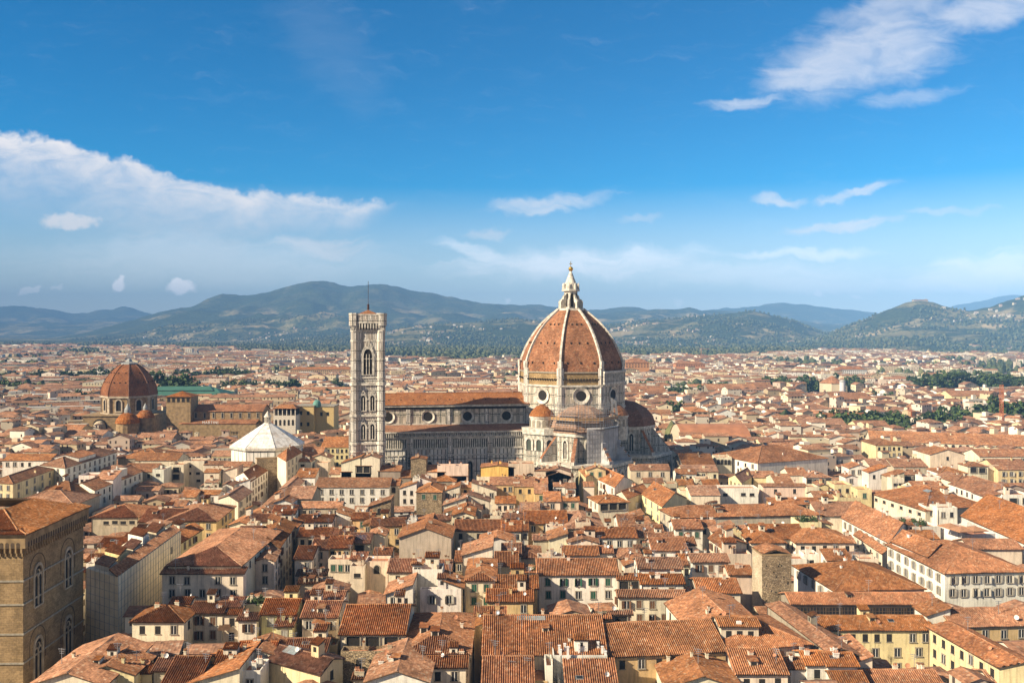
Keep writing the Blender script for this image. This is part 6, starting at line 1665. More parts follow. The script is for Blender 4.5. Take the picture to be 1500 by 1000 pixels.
# larger buildings standing out of the middle distance
O(0, 0, 1)
for a_ in ((1275, 1512, (646, 654), 19, 'g', 'c', [('f', 22, 1, 'a')], 634, 'very long low building with a row of white arched windows under its eaves'), (1172, 1240, 622, 18, 'g', 'y', None, 613, 'long low yellow building with a plain straight roof, before the dark tree row'),
           (1256, 1303, 624, 18, 'g', 'y', [('f', 3, 1, 'd')], 616, 'yellow block just right of the long low yellow building'), (1180, 1221, 599, 18, 'h', 'w', [('f', 4, 2, 'd')], 588, 'white villa under a hipped roof, in front of the rotunda'), (1206, 1272, 611, 18, 'g', 'w', [('f', 7, 1, 'd')], 605, 'long white house with small windows beside the dark tree row'),
           (1220, 1277, 585, 19, 'g', 'k', [('f', 9, 1, 'L')], 575, 'brown loggia of many dark openings at the foot of the rotunda'), (1394, 1446, 580, 19, 'g', 'y', [('f', 6, 1, 'd')], 572, 'yellow school like block before the park'), (1420, 1442, 592, 24, 't', 'c', [('f', 2, 2, 'r')], 585, 'cream block with a flat top before the park'),
           (1283, 1322, 652, 22, 'h', 'y', [('f', 5, 3, 'd')], 640, 'tall yellow house with three rows of windows, end of the arched building'), (1037, 1110, 571, 17, 'g', 'k', None, 560, 'long brown roof amid pale houses right of the dome'), (925, 975, 573, 18, 'g', 'k', None, 565, 'broad brown roof close beside the big dome'),
           (1098, 1133, 568, 18, 'g', 'o', None, 559, 'long brown roofed barn left of the rotunda garden'), (1012, 1038, 603, 19, 'h', 'g', [('f', 3, 1, 'L')], 592, 'belvedere with dark open sides right of the dome'), (935, 985, 610, 18, 'g', 'c', [('f', 6, 1, 'g')], 600, 'cream house with green shutters beside the red half dome'),
           (60, 118, 630, 15, 'g', 'y', [('f', 5, 1, 'd')], 622, 'yellow house with a long roof left of the domed chapel'), (92, 150, 638, 14, 'g', 'w', [('f', 4, 1, 'g')], 630, 'white house with green shutters below the domed chapel'), (200, 252, 642, 14, 'g', 'k', None, 634, 'long brown roof in front of the small round domes'),
           (310, 342, 668, 19, 'g', 'y', [('f', 4, 2, 'W')], 660, 'yellow house with grey shutters just left of the white pyramid roof'), (440, 470, 668, 20, 'g', 'c', [('f', 4, 2, 'd')], 655, 'cream house right of the white pyramid roof'), (470, 512, 655, 21, 'g', 'y', [('f', 6, 3, 'd')], 640, 'tall yellow street block just left of the bell tower')):
    F(a_[0], a_[1], a_[2], a_[3], a_[4], a_[5], a_[6], ry=a_[7], label=a_[8], cat='building', name='town_building', chim=1)

FOOT.append([tuple(at(*p, 5)) for p in ((1215, 1000), (1430, 1000), (1405, 950), (1200, 950))])
# white roof terrace in the foreground: posts, side stair
O(750, 820)
p = at(*px((440, 815)), 15.6); rt_ = thing('terrace_railing', 'white posts and stair wall round the small terracotta roof terrace in front', 'railing', (p.x, p.y, 15.6), 0)
for (xx, yy, h) in ((395, 790, 1.5), (545, 760, 1.9), (700, 740, 1.8), (735, 765, 1.5), (760, 795, 1.3), (455, 815, 2.6), (385, 760, 1.6), (430, 750, 1.7)):
    q_ = at(*px((xx, yy)), 15.6); mb = MB(); mb.box(-.22, .22, -.22, .22, -.2, h, 0); mb.box(-.28, .28, -.28, .28, h, h + .12, 0, True); mb.build('post', M['white'], rt_, None, (q_.x - p.x, q_.y - p.y, 0))
a_, b_ = at(*px((280, 720)), 15.0), at(*px((330, 985)), 12.0); mb = MB()
for k in range(12):
    c0 = a_.lerp(b_, k / 12); z0 = 15.0 - k * .25; mb.box(c0.x - p.x, c0.x - p.x + 1.1, c0.y - p.y - .35, c0.y - p.y + .05, -6.0, z0 - 15.6 - .9, 0)
mb.build('steps', M['trim'], rt_)
for dx in (-.25, 1.1):
    mb = MB(); A3, B3 = (a_.x - p.x + dx, a_.y - p.y), (b_.x - p.x + dx, b_.y - p.y)
    for w0, w1 in ((0, .25),):
        q1 = [(A3[0], A3[1], -.3), (B3[0], B3[1], -3.3), (B3[0], B3[1], -7), (A3[0], A3[1], -7)]; q2 = [(x + .25, y, z) for x, y, z in q1]; mb.poly(q1[::-1]); mb.poly(q2)
        for i in range(4): j = (i + 1) % 4; mb.poly([q1[i], q1[j], q2[j], q2[i]])
    mb.build('stair_wall', M['white'], rt_)
# ---------------------------------------------------------------- single towers and special buildings of the foreground
# brown stone hall with a corbelled gallery, at the left edge
O(0, 660)
Zs = 37.0; B_ = at(*px((205, 672)), Zs); C_ = at(*px((722, 445)), Zs); dv = (C_ - B_).normalized(); wv = Vector((-dv.y, dv.x)); Ls = (C_ - B_).length
sh_ = thing('stone_hall', 'tall brown stone hall with arched double windows and a corbelled gallery under its roof', 'stone hall', (B_.x, B_.y, 0), math.atan2(wv.y, wv.x) + math.pi)
# local axes: x to the left front, so wall runs x in [-W, 0], and the right front runs along +y
W_ = 21.0
sh_.rotation_euler.z = math.atan2(-dv.x, dv.y)
mb = MB(); mb.box(-W_, -.9, .9, Ls - .9, 0, Zs - 3.4, 0); hall = mb.build('walls', M['ashlar'], sh_)
mb = MB()
for z in (31.0 - 4.5, 31.0 - 9.5, 31.0 - 15.8, 9.0):
    mb = MB(); mb.box(-W_, -.68, .68, Ls - .68, z, z + .35, 0, True); mb.build('string_course', M['trim'], hall)
mb = MB()
nb = int(Ls / 1.15)
for k in range(nb + 1):
    mb = MB(); y = .9 + (Ls - 1.8) * k / nb; mb.box(-.9, -.05, y - .16, y + .16, Zs - 4.2, Zs - 3.2, 0, True); mb.box(-.9, -.45, y - .16, y + .16, Zs - 5.0, Zs - 4.2, 0, True); mb.build('corbel', M['sandstone'], hall)
for k in range(18):
    mb = MB(); x = -.9 - k * 1.15; mb.box(x - .16, x + .16, .05, .9, Zs - 4.2, Zs - 3.2, 0, True); mb.box(x - .16, x + .16, .45, .9, Zs - 5.0, Zs - 4.2, 0, True); mb.build('corbel', M['sandstone'], hall)
mb = MB(); mb.box(-W_, 0, 0, Ls, Zs - 3.2, Zs - .5, 0, True)
for k in range(nb):
    y = .9 + (Ls - 1.8) * (k + .5) / nb
    M4 = Matrix.Translation((0, y, 0)) @ Matrix.Rotation(R(90), 4, 'Z'); plate(mb, arch(0, Zs - 3.15, .72, 1.2), -.03, 1, M4)
for k in range(17): plate(mb, arch(-1.5 - k * 1.15, Zs - 3.15, .72, 1.2), -.03, 1)
mb.box(-W_, .25, -.25, Ls + .25, Zs - .6, Zs - .35, 0, True)
mb.build('gallery', [M['sandstone'], M['soffit']], hall)
rm = MB(); a = .55
roof_plane(rm, [Vector((-W_, -a, Zs - .2)), Vector((a, -a, Zs - .2)), Vector((-3.6, 5.0, Zs + .7)), Vector((-W_, 5.0, Zs + .7))], True)
roof_plane(rm, [Vector((a, -a, Zs - .2)), Vector((a, Ls + a, Zs - .2)), Vector((-3.4, Ls + a, Zs + .6)), Vector((-3.6, 5.0, Zs + .7))], True)
roof_plane(rm, [Vector((-W_, 1.2, Zs + .3)), Vector((-2.2, 1.2, Zs + .3)), Vector((-9.5, 9.5, Zs + 3.2)), Vector((-W_, 9.5, Zs + 3.2))], True)
roof_plane(rm, [Vector((-2.2, 1.2, Zs + .3)), Vector((-2.2, Ls - 1.2, Zs + .3)), Vector((-9.5, Ls - 8, Zs + 3.2)), Vector((-9.5, 9.5, Zs + 3.2))], True)
roof_plane(rm, [Vector((-2.2, Ls - 1.2, Zs + .3)), Vector((-W_, Ls - 1.2, Zs + .3)), Vector((-W_, Ls - 8, Zs + 3.2)), Vector((-9.5, Ls - 8, Zs + 3.2))], True)
rm.bar((-2.2, 1.2, Zs + .4), (-9.5, 9.5, Zs + 3.3), .22, 2, 6); rm.bar((a, -a, Zs - .1), (-2.6, 2.2, Zs + .5), .2, 2, 6)
rm.build('roof', [M['tile'], M['soffit'], M['ridge']], sh_, (.95, .95, .95))
def big_bifora(M4, z0):
    mb = MB(); inn = lancet(0, z0, 3.4, 8.6, .75, 8); out = lancet(0, z0 - .1, 4.2, 9.4, .75, 8)
    surround(mb, inn, out, -.35, 0, 0, M4); plate(mb, inn, -.04, 1, M4)
    for x in (-.85, .85):
        i2 = lancet(x, z0, 1.45, 6.6, .7, 6); o2 = lancet(x, z0, 1.7, 6.9, .7, 6); surround(mb, i2, o2, -.25, -.05, 0, M4)
    mbox(mb, M4, -.14, .14, -.32, -.05, z0, z0 + 5.8, 0); mbox(mb, M4, -1.9, 1.9, -.4, 0, z0 - .35, z0, 0)
    ring(mb, .5, .75, -.28, -.05, 0, z0 + 7.1, 0, 14, M4)
    w = mb.build('arched_window', [M['palestone'], M['dark']], hall)
    mb = MB(); o3 = arch(0, z0 + 3.6, 6.6, 7.6); o4 = arch(0, z0 + 3.6, 7.0, 7.8); surround(mb, o3, o4, -.07, 0, 0, M4); mb.build('hood_mould', M['soffit'], w)
for k in range(4):
    y = 7.0 + k * 14.0
    if y < Ls - 3:
        M4 = Matrix.Translation((-.9, y, 0)) @ Matrix.Rotation(R(90), 4, 'Z')
        for z in (19.8, 3.8): big_bifora(M4, z)
for z in (19.8, 3.8): big_bifora(Matrix.Translation((-9.5, .9, 0)), z)
FOOT.append([(B_.x - 21, B_.y - 22), (B_.x + 9, B_.y - 22), (C_.x + 9, C_.y), (C_.x - 21, C_.y)])

# building wrapped in sheeting next to it
O(0, 0, 1)
Z_ = 20.0; A_, B2, C2 = at(126, 832, Z_), at(173, 845, Z_), at(265, 777.5, Z_); D2 = A_ + C2 - B2; cen = (A_ + C2) / 2
wr = thing('sheeted_building', 'building wrapped in white scaffold sheeting along the street behind the stone hall', 'building', (cen.x, cen.y, 0))
q = [p - cen for p in (A_, B2, C2, D2)]; mb = MB(); mb.prism(q, 0, Z_, 0); mb.build('sheeting', M['wrap'] if 'wrap' in M else M['sheet'], wr)
mb = MB(); n = 26
for (p, r_) in ((q[1], q[2]), (q[0], q[1])):
    L = (r_ - p).length; k = 0
    while k * 2.1 < L:
        a = p.lerp(r_, k * 2.1 / L); d_ = (r_ - p).normalized(); nn = Vector((d_.y, -d_.x)) * .07; a = a + nn; mb.bar((a.x, a.y, 0), (a.x, a.y, Z_ + .6), .05); k += 1
    z = 2.0
    while z < Z_: a = p + nn; b = r_ + nn; mb.bar((a.x, a.y, z), (b.x, b.y, z), .04); z += 2.0
mb.build('poles', M['metal'], wr)
i1 = [q[1].lerp(q[0], .28), q[1].lerp(q[0], .02), q[2].lerp(q[3], .02), q[2].lerp(q[3], .28)]
for (u0, u1, v0, v1, h, c_) in ((.35, .8, .03, .14, 1.2, (.7, .62, .5)), (.4, .9, .2, .3, 2.0, (.66, .5, .25)), (.34, .7, .36, .5, 1.5, (.7, .6, .44)), (.45, .95, .56, .66, 2.4, (.74, .7, .64)), (.36, .8, .74, .9, 1.6, (.66, .55, .38))):
    qq = [q[1].lerp(q[0], a).lerp(q[2].lerp(q[3], a), b) for a, b in ((u0, v0), (u0, v1), (u1, v1), (u1, v0))]; mb = MB(); mb.prism(qq[::-1], Z_, Z_ + h, 0); hb = mb.build('rooftop_room', M['plaster'], wr, c_)
    rm = MB(); roof_plane(rm, [Vector((*qq[0], Z_ + h + .05)), Vector((*qq[3], Z_ + h + .05)), Vector((*qq[2], Z_ + h + .8)), Vector((*qq[1], Z_ + h + .8))], True); rm.build('roof', [M['tile'], M['soffit']], hb, (1, 1, 1))
rm = MB(); roof_plane(rm, [Vector((*i1[1], Z_ + .1)), Vector((*i1[2], Z_ + .1)), Vector((*i1[3], Z_ + 1.3)), Vector((*i1[0], Z_ + 1.3))], True); rm.build('roof', [M['tile'], M['soffit']], wr, (1.1, 1.1, 1.1))
for k, zz in ((.82, 16.5), (.82, 12.6), (.82, 8.6), (.82, 4.6)):
    p = q[1].lerp(q[2], k); d_ = (q[2] - q[1]); link('window', win_mesh('f'), wr, None, (p.x + .02, p.y, zz), math.atan2(d_.y, d_.x))
FOOT.append([tuple(p) for p in (A_, B2, C2, D2)])

M['rubble_sunlit'] = stone_mat('sunlit_rubble_stone', (.52, .42, .28), (.70, .59, .42), 2.0, (.38, .30, .2))  # lighter rubble for the left tower walls, sunlight put into the colour
def tower(a, b, c, z, label, roof=True, depth=None):
    A, B, C = at(*px(a), z), at(*px(b), z), at(*px(c), z)
    q = [A, B, C, A + C - B]; cen = (q[0] + q[2]) / 2; o = thing('stone_tower', label, 'tower', (cen.x, cen.y, 0)); q = [p - cen for p in q]; FOOT.append([tuple(p + cen) for p in q])
    mb = MB(); mb.prism(q, 0, z, 0); mb.m[0] = 1; w = mb.build('walls', [M['rubble'], M['rubble_sunlit']], o); mb = MB(); f = 1.03
    mb.prism([p * f for p in q], z, z + .3, 0, True); mb.build('coping', M['sandstone'], o)
    if roof:
        rm = MB(); i = [p * .98 for p in q]; m1, m2 = (i[0] + i[3]) / 2, (i[1] + i[2]) / 2
        roof_plane(rm, [Vector((*(i[0]), z + .35)), Vector((*(i[1]), z + .35)), Vector((*((i[1] + i[2]) / 2), z + 1.3)), Vector((*((i[0] + i[3]) / 2), z + 1.3))], B.y < 300)
        roof_plane(rm, [Vector((*(i[2]), z + .35)), Vector((*(i[3]), z + .35)), Vector((*((i[0] + i[3]) / 2), z + 1.3)), Vector((*((i[1] + i[2]) / 2), z + 1.3))], B.y < 300)
        rm.build('roof', [M['tile'], M['soffit']], o, (1, 1, 1))
    return o, q
O(1000, 660)
o, q = tower((565, 795), (645, 852), (885, 850), 24, 'rough rubble stone tower with a small tiled cap rising among the near roofs')
for k in range(22):
    u, z = rng.uniform(.06, .94), rng.uniform(8, 23); p = q[1].lerp(q[2], u); mb = MB(); mb.box(-.16, .16, -.03, .1, -.16, .16); mb.build('putlog_hole', M['dark'], o, None, (p.x, p.y, z), math.atan2((q[2] - q[1]).y, (q[2] - q[1]).x))
O(250, 660)
o, q = tower((690, 60), (700, 66), (868, 60), 24, 'brown stone tower house on the street corner in front of the white pyramid roof', False)

# parasols on the roof terrace
O(1240, 660)
for i, (x, y, lab) in enumerate(((845, 605, 'brown square parasol at the back corner of the white roof terrace'), (935, 632, 'brown square parasol in the middle of the white roof terrace'), (1045, 628, 'brown square parasol at the far right of the white roof terrace'), (985, 592, 'small white topped parasol behind the brown ones on the terrace'))):
    p = at(*px((x, y)), 20.4); o = thing('parasol', lab, 'parasol', (p.x, p.y, 17.7), .2, 'parasols on the roof terrace'); w = 2.6 if i < 3 else 1.7
    mb = MB(); ap = (0, 0, 3.4)
    for k in range(4): a, b = [(-w, -w), (w, -w), (w, w), (-w, w)][k], [(-w, -w), (w, -w), (w, w), (-w, w)][(k + 1) % 4]; mb.poly([(*a, 2.4), (*b, 2.4), ap]); mb.poly([(*b, 2.4), (*a, 2.4), (*a, 2.15), (*b, 2.15)][::-1])
    mb.build('canopy', M['tint'], o, (.42, .22, .12) if i < 3 else (.7, .6, .5)); mb = MB(); mb.bar((0, 0, 0), (0, 0, 3.3), .06); mb.build('pole', M['white'], o)

# ---------------------------------------------------------------- trees one can tell apart
CROWN = []
def crown(kind_):
    pts = []
    if kind_ == 'round':
        lob = [(rng.normal(size=3) * np.array([2.3, 2.3, 1.6]) + np.array([0, 0, 6.2]), rng.uniform(1.3, 2.3)) for _ in range(11)]
        for c, r in lob:
            d = rng.normal(size=(52, 3)); d /= np.linalg.norm(d, axis=1)[:, None]; pts.append(c + d * r * rng.uniform(.65, 1.05, (52, 1)) * np.array([1, 1, .85]))
        return leaf_mesh('crown', np.concatenate(pts), .5, LG * 1.15)
    if kind_ == 'pine':
        for c in [rng.normal(size=3) * np.array([2.7, 2.7, .35]) + np.array([0, 0, 9.2]) for _ in range(12)]:
            d = rng.normal(size=(45, 3)); d /= np.linalg.norm(d, axis=1)[:, None]; pts.append(c + d * np.array([1.5, 1.5, .7]) * rng.uniform(.6, 1, (45, 1)))
        return leaf_mesh('crown', np.concatenate(pts), .42, LG * 1.0)
    t = rng.uniform(0, 1, 420); a = rng.uniform(0, 6.28, 420); r = 1.25 * np.sin(np.pi * np.clip(t * .9 + .1, 0, 1)) ** .7 * rng.uniform(.7, 1.05, 420)
    return leaf_mesh('crown', np.stack([r * np.cos(a), r * np.sin(a), 1 + t * 12.5], 1), .38, LG * 1.0)
CROWN = {'round': [crown('round') for _ in range(4)], 'pine': [crown('pine') for _ in range(2)], 'cypress': [crown('cypress') for _ in range(2)]}
def trunk_mesh(h, r):
    mb = MB(); mb.lathe([(r, 0), (r * .7, h * .5), (r * .45, h)], 7, 0)
    for k in range(4): a = k * 1.6; mb.bar((0, 0, h * .72), (1.5 * math.cos(a), 1.5 * math.sin(a), h * 1.05), r * .28)
    return mb.mesh('trunk', [M['bark']])
TRUNK = {'round': trunk_mesh(5.4, .42), 'pine': trunk_mesh(9.0, .4), 'cypress': trunk_mesh(3.0, .25)}
TN = {'round': 'round leafy tree', 'pine': 'umbrella pine', 'cypress': 'slim dark cypress'}
TREES = []
def tree(kind_, x, y, s, z=0.0, where='', dark=1.0):
    o = thing('tree' if kind_ == 'round' else ('umbrella_pine' if kind_ == 'pine' else 'cypress'), '', 'tree', (x, y, z), rng.uniform(0, 6.28), where)
    o.scale = (s * rng.uniform(.9, 1.15), s * rng.uniform(.9, 1.15), s * rng.uniform(.9, 1.1))
    link('trunk', TRUNK[kind_], o); link('crown', CROWN[kind_][rng.integers(len(CROWN[kind_]))], o); TREES.append((o, kind_, where, s)); return o
def grove(px0, px1, top0, top1, base, n, where, kinds=('round',), hfac=8.6, spread=0.0):
    """n trees whose tops are seen between top0 and top1 and that stand where the photo shows the base"""
    for k in range(n):
        q = px0 + (px1 - px0) * (k + rng.uniform(.1, .9)) / n; b = base + rng.uniform(-spread, spread); Y = FOC * (CAMZ - 9) / (b - HOR); x = (q - CX) / FOC * Y
        h = CAMZ - (rng.uniform(top0, top1) - HOR) / FOC * Y; kd = kinds[rng.integers(len(kinds))]; full = {'round': 9.3, 'pine': 10.4, 'cypress': 14.0}[kd]
        tree(kd, x, Y, max(.8, .93 * h / full), 0, where)
grove(0, 165, 540, 545, 555, 16, 'the avenue left of the domed chapel', spread=2)
grove(0, 45, 553, 560, 576, 4, 'the left edge below the avenue'); grove(92, 138, 551, 556, 566, 4, 'the roofs left of the domed chapel'); grove(125, 133, 571, 573, 588, 1, 'a courtyard left of the domed chapel')
grove(246, 262, 546, 550, 582, 3, 'the market hall', ('cypress', 'round'))
grove(258, 400, 538, 543, 555, 13, 'the long square beyond the market hall', spread=3); grove(330, 435, 554, 559, 570, 8, 'the street behind the white pyramid roof', spread=2)
grove(474, 500, 552, 557, 568, 3, 'the houses left of the bell tower'); grove(1130, 1202, 549, 556, 570, 9, 'the garden left of the rotunda', spread=2); grove(1236, 1262, 549, 556, 570, 5, 'the garden right of the rotunda', ('round', 'cypress'))
grove(1343, 1500, 541, 556, 574, 22, 'the dark park near the right edge', ('round', 'round', 'pine'), spread=5); grove(1222, 1322, 597, 605, 630, 9, 'the long dark row before the rotunda', spread=2)
grove(1288, 1305, 573, 577, 590, 2, 'the roofs right of the rotunda'); grove(1356, 1392, 600, 606, 632, 4, 'the roofs before the park'); grove(1398, 1436, 592, 598, 620, 4, 'the courtyard before the park')
grove(1446, 1462, 589, 592, 622, 1, 'the tall crane', ('pine',)); grove(1470, 1500, 586, 596, 626, 4, 'the crane and the right edge', ('round',)); grove(1048, 1062, 556, 560, 572, 2, 'the white houses right of the dome')
grove(985, 1018, 563, 567, 580, 3, 'the yellow houses right of the dome'); grove(930, 950, 556, 560, 572, 2, 'the brick palace'); grove(640, 662, 533, 537, 545, 3, 'the pale houses behind the nave roof'); grove(720, 745, 552, 556, 564, 3, 'the pale houses next to the dome')
grove(975, 1000, 588, 592, 606, 3, 'the flat roofs right of the dome')
_by = {}
for o, kd, wh, s in TREES: _by.setdefault((kd, wh), []).append((o, s))
ORD = ['first', 'second', 'third', 'fourth', 'fifth', 'sixth', 'seventh', 'eighth', 'ninth', 'tenth', 'eleventh', 'twelfth', 'thirteenth', 'fourteenth', 'fifteenth', 'sixteenth', 'seventeenth', 'eighteenth', 'nineteenth', 'twentieth', 'twenty first', 'twenty second', 'twenty third', 'twenty fourth', 'twenty fifth']
for (kd, wh), L in _by.items():
    L.sort(key=lambda t: t[0].location.x / t[0].location.y)
    for i, (o, s) in enumerate(L):
        o['group'] = 'trees by ' + wh
        o['label'] = (TN[kd] + ' by ' + wh) if len(L) == 1 else f'{TN[kd]}, {ORD[i]} from the left, by {wh}'

# ---------------------------------------------------------------- the rest of the city: too many to tell apart, one object
bpy.context.view_layer.update()
OCC = set(); CELL = 3.0
def cell(x, y): return (int(math.floor(x / CELL)), int(math.floor(y / CELL)))
def mark(poly, pad=0.0):
    xs = [p[0] for p in poly]; ys = [p[1] for p in poly]; c = (sum(xs) / len(xs), sum(ys) / len(ys))
    P_ = [Vector((p[0], p[1])) for p in poly]
    if sum(P_[i].x * P_[(i + 1) % len(P_)].y - P_[(i + 1) % len(P_)].x * P_[i].y for i in range(len(P_))) < 0: P_ = P_[::-1]
    for i in range(int(min(xs) / CELL) - 2, int(max(xs) / CELL) + 3):
        for j in range(int(min(ys) / CELL) - 2, int(max(ys) / CELL) + 3):
            x, y = (i + .5) * CELL, (j + .5) * CELL
            if all((b.x - a.x) * (y - a.y) - (b.y - a.y) * (x - a.x) > -pad * (b - a).length for a, b in zip(P_, P_[1:] + P_[:1])): OCC.add((i, j))
for p in FOOT: mark(p, .3)
def rect(cx, cy, w, d, a):
    c, s = math.cos(a), math.sin(a); return [(cx + x * c - y * s, cy + x * s + y * c) for x, y in ((-w / 2, -d / 2), (w / 2, -d / 2), (w / 2, d / 2), (-w / 2, d / 2))]
KEEP = [rect(-33, 424, 150, 62, CYAW), rect(35, 432, 92, 92, CYAW), rect(-117, 425, 52, 50, 0), rect(-63, 391, 24, 24, CYAW), rect(-276, 640, 58, 62, 0), rect((pxX(268, Yb) + pxX(384, Yb)) / 2, Yb + 5, 64, 40, 0), rect(pxX(261, Yt), Yt + 8, 22, 26, 0),
        rect(pxX(266, 880), 883, 92, 60, 0), rect(pxX(444, 560), 566, 42, 34, 0), rect(pxX(1219, 1000), 1000, 40, 36, 0), rect(pxX(1052, 530), 550, 50, 54, 0), rect(pxX(1467, 620), 620, 6, 6, 0), rect(-190, 588, 40, 30, 0), rect(pxX(1190, 490), 492, 10, 10, 0)]
for k in KEEP: mark(k, 1.5)
for o, kd, wh, s in TREES: mark(rect(o.location.x, o.location.y - 12, 5 * s, 24 + 5 * s, 0))
mark([(-96, 215), (-84, 215), (-86, 400), (-98, 400)]); mark([(-15.5, 180), (-9.5, 180), (-12, 262), (-17, 262)])   # the open streets
V_, Fq, MI, UV, CO = [], [], [], [], []
WALLC = np.array([(.74, .68, .56), (.70, .58, .40), (.66, .53, .34), (.66, .53, .42), (.80, .77, .70), (.60, .52, .40), (.70, .61, .42), (.78, .72, .60), (.76, .70, .58)])
def mass_house(cx, cy, w, d, a, z, slp, wc, rc, typ, zg=0.0):
    q = rect(cx, cy, w, d, a); i = len(V_)
    V_.extend([(p[0], p[1], zg) for p in q]); V_.extend([(p[0], p[1], z) for p in q])
    for k, L in ((0, w), (1, d), (2, w), (3, d)):
        j = (k + 1) % 4; Fq.append((i + k, i + j, i + 4 + j, i + 4 + k)); MI.append(0); UV.extend([(0, zg), (L, zg), (L, z), (0, z)]); CO.append(wc)
    n = len(V_); o = .45
    Q_ = rect(cx, cy, w + 2 * o, d + 2 * o, a); e0 = z - slp * o
    if typ == 0:      # ridge along the width
        zr = z + slp * d / 2; r = rect(cx, cy, w + 2 * o, 0, a); V_.extend([(p[0], p[1], e0) for p in Q_]); V_.extend([(r[0][0], r[0][1], zr), (r[1][0], r[1][1], zr)])
        Fq.append((n, n + 1, n + 5, n + 4)); Fq.append((n + 2, n + 3, n + 4, n + 5)); MI.extend((1, 1)); L = math.hypot(d / 2, slp * d / 2); UV.extend([(0, 0), (w, 0), (w, L), (0, L)] * 2); CO.extend((rc, rc))
        m = len(V_); r = rect(cx, cy, w, 0, a); V_.extend([(r[0][0], r[0][1], zr - .1), (r[1][0], r[1][1], zr - .1)])
        Fq.append((i + 4, m, m, i + 7)); Fq.append((i + 5, i + 6, m + 1, m + 1)); MI.extend((2, 2)); UV.extend([(0, 0)] * 8); CO.extend((wc, wc))
    elif typ == 1:
        zr = z + slp * w / 2; r = rect(cx, cy, 0, d + 2 * o, a); V_.extend([(p[0], p[1], e0) for p in Q_]); V_.extend([(r[0][0], r[0][1], zr), (r[3][0], r[3][1], zr)])
        Fq.append((n + 1, n + 2, n + 5, n + 4)); Fq.append((n + 3, n, n + 4, n + 5)); MI.extend((1, 1)); L = math.hypot(w / 2, slp * w / 2); UV.extend([(0, 0), (d, 0), (d, L), (0, L)] * 2); CO.extend((rc, rc))
        m = len(V_); r = rect(cx, cy, 0, d, a); V_.extend([(r[0][0], r[0][1], zr - .1), (r[3][0], r[3][1], zr - .1)])
        Fq.append((i + 4, i + 5, m, m)); Fq.append((i + 6, i + 7, m + 1, m + 1)); MI.extend((2, 2)); UV.extend([(0, 0)] * 8); CO.extend((wc, wc))
    elif typ == 2:    # hipped
        if w >= d: zr = z + slp * d / 2; r = rect(cx, cy, max(.2, w - d), 0, a); R0, R1 = r[0], r[1]; order = ((0, 1, 1, 0), (1, 2, 1, 1), (2, 3, 0, 1), (3, 0, 0, 0))
        else: zr = z + slp * w / 2; r = rect(cx, cy, 0, max(.2, d - w), a); R0, R1 = r[0], r[3]; order = ((0, 1, 0, 0), (1, 2, 1, 0), (2, 3, 1, 1), (3, 0, 0, 1))
        V_.extend([(p[0], p[1], e0) for p in Q_]); V_.extend([(R0[0], R0[1], zr), (R1[0], R1[1], zr)])
        for a_, b_, c_, d_ in order: Fq.append((n + a_, n + b_, n + 4 + c_, n + 4 + d_)); MI.append(1); L = math.dist(Q_[a_], Q_[b_]); UV.extend([(0, 0), (L, 0), (L, 5), (0, 5)]); CO.append(rc)
    else:
        V_.extend([(p[0], p[1], z) for p in q]); Fq.append((n, n + 1, n + 2, n + 3)); MI.append(2); UV.extend([(0, 0)] * 4); CO.append(tuple(np.array(wc) * .75))
def free(q, full=True):
    (x0, y0), (x1, y1), (x2, y2), (x3, y3) = q
    for s in (0, .25, .5, .75, 1):
        for t in (0, .25, .5, .75, 1):
            x = (x0 * (1 - s) + x1 * s) * (1 - t) + (x3 * (1 - s) + x2 * s) * t; y = (y0 * (1 - s) + y1 * s) * (1 - t) + (y3 * (1 - s) + y2 * s) * t
            if cell(x, y) in OCC: return False
    return True
def rroof(): v = rng.uniform(.75, 1.2); h = rng.uniform(-.08, .08); return (v * (1 + h), v * (1 + h * .2), v * (1 - h))
NM = 0
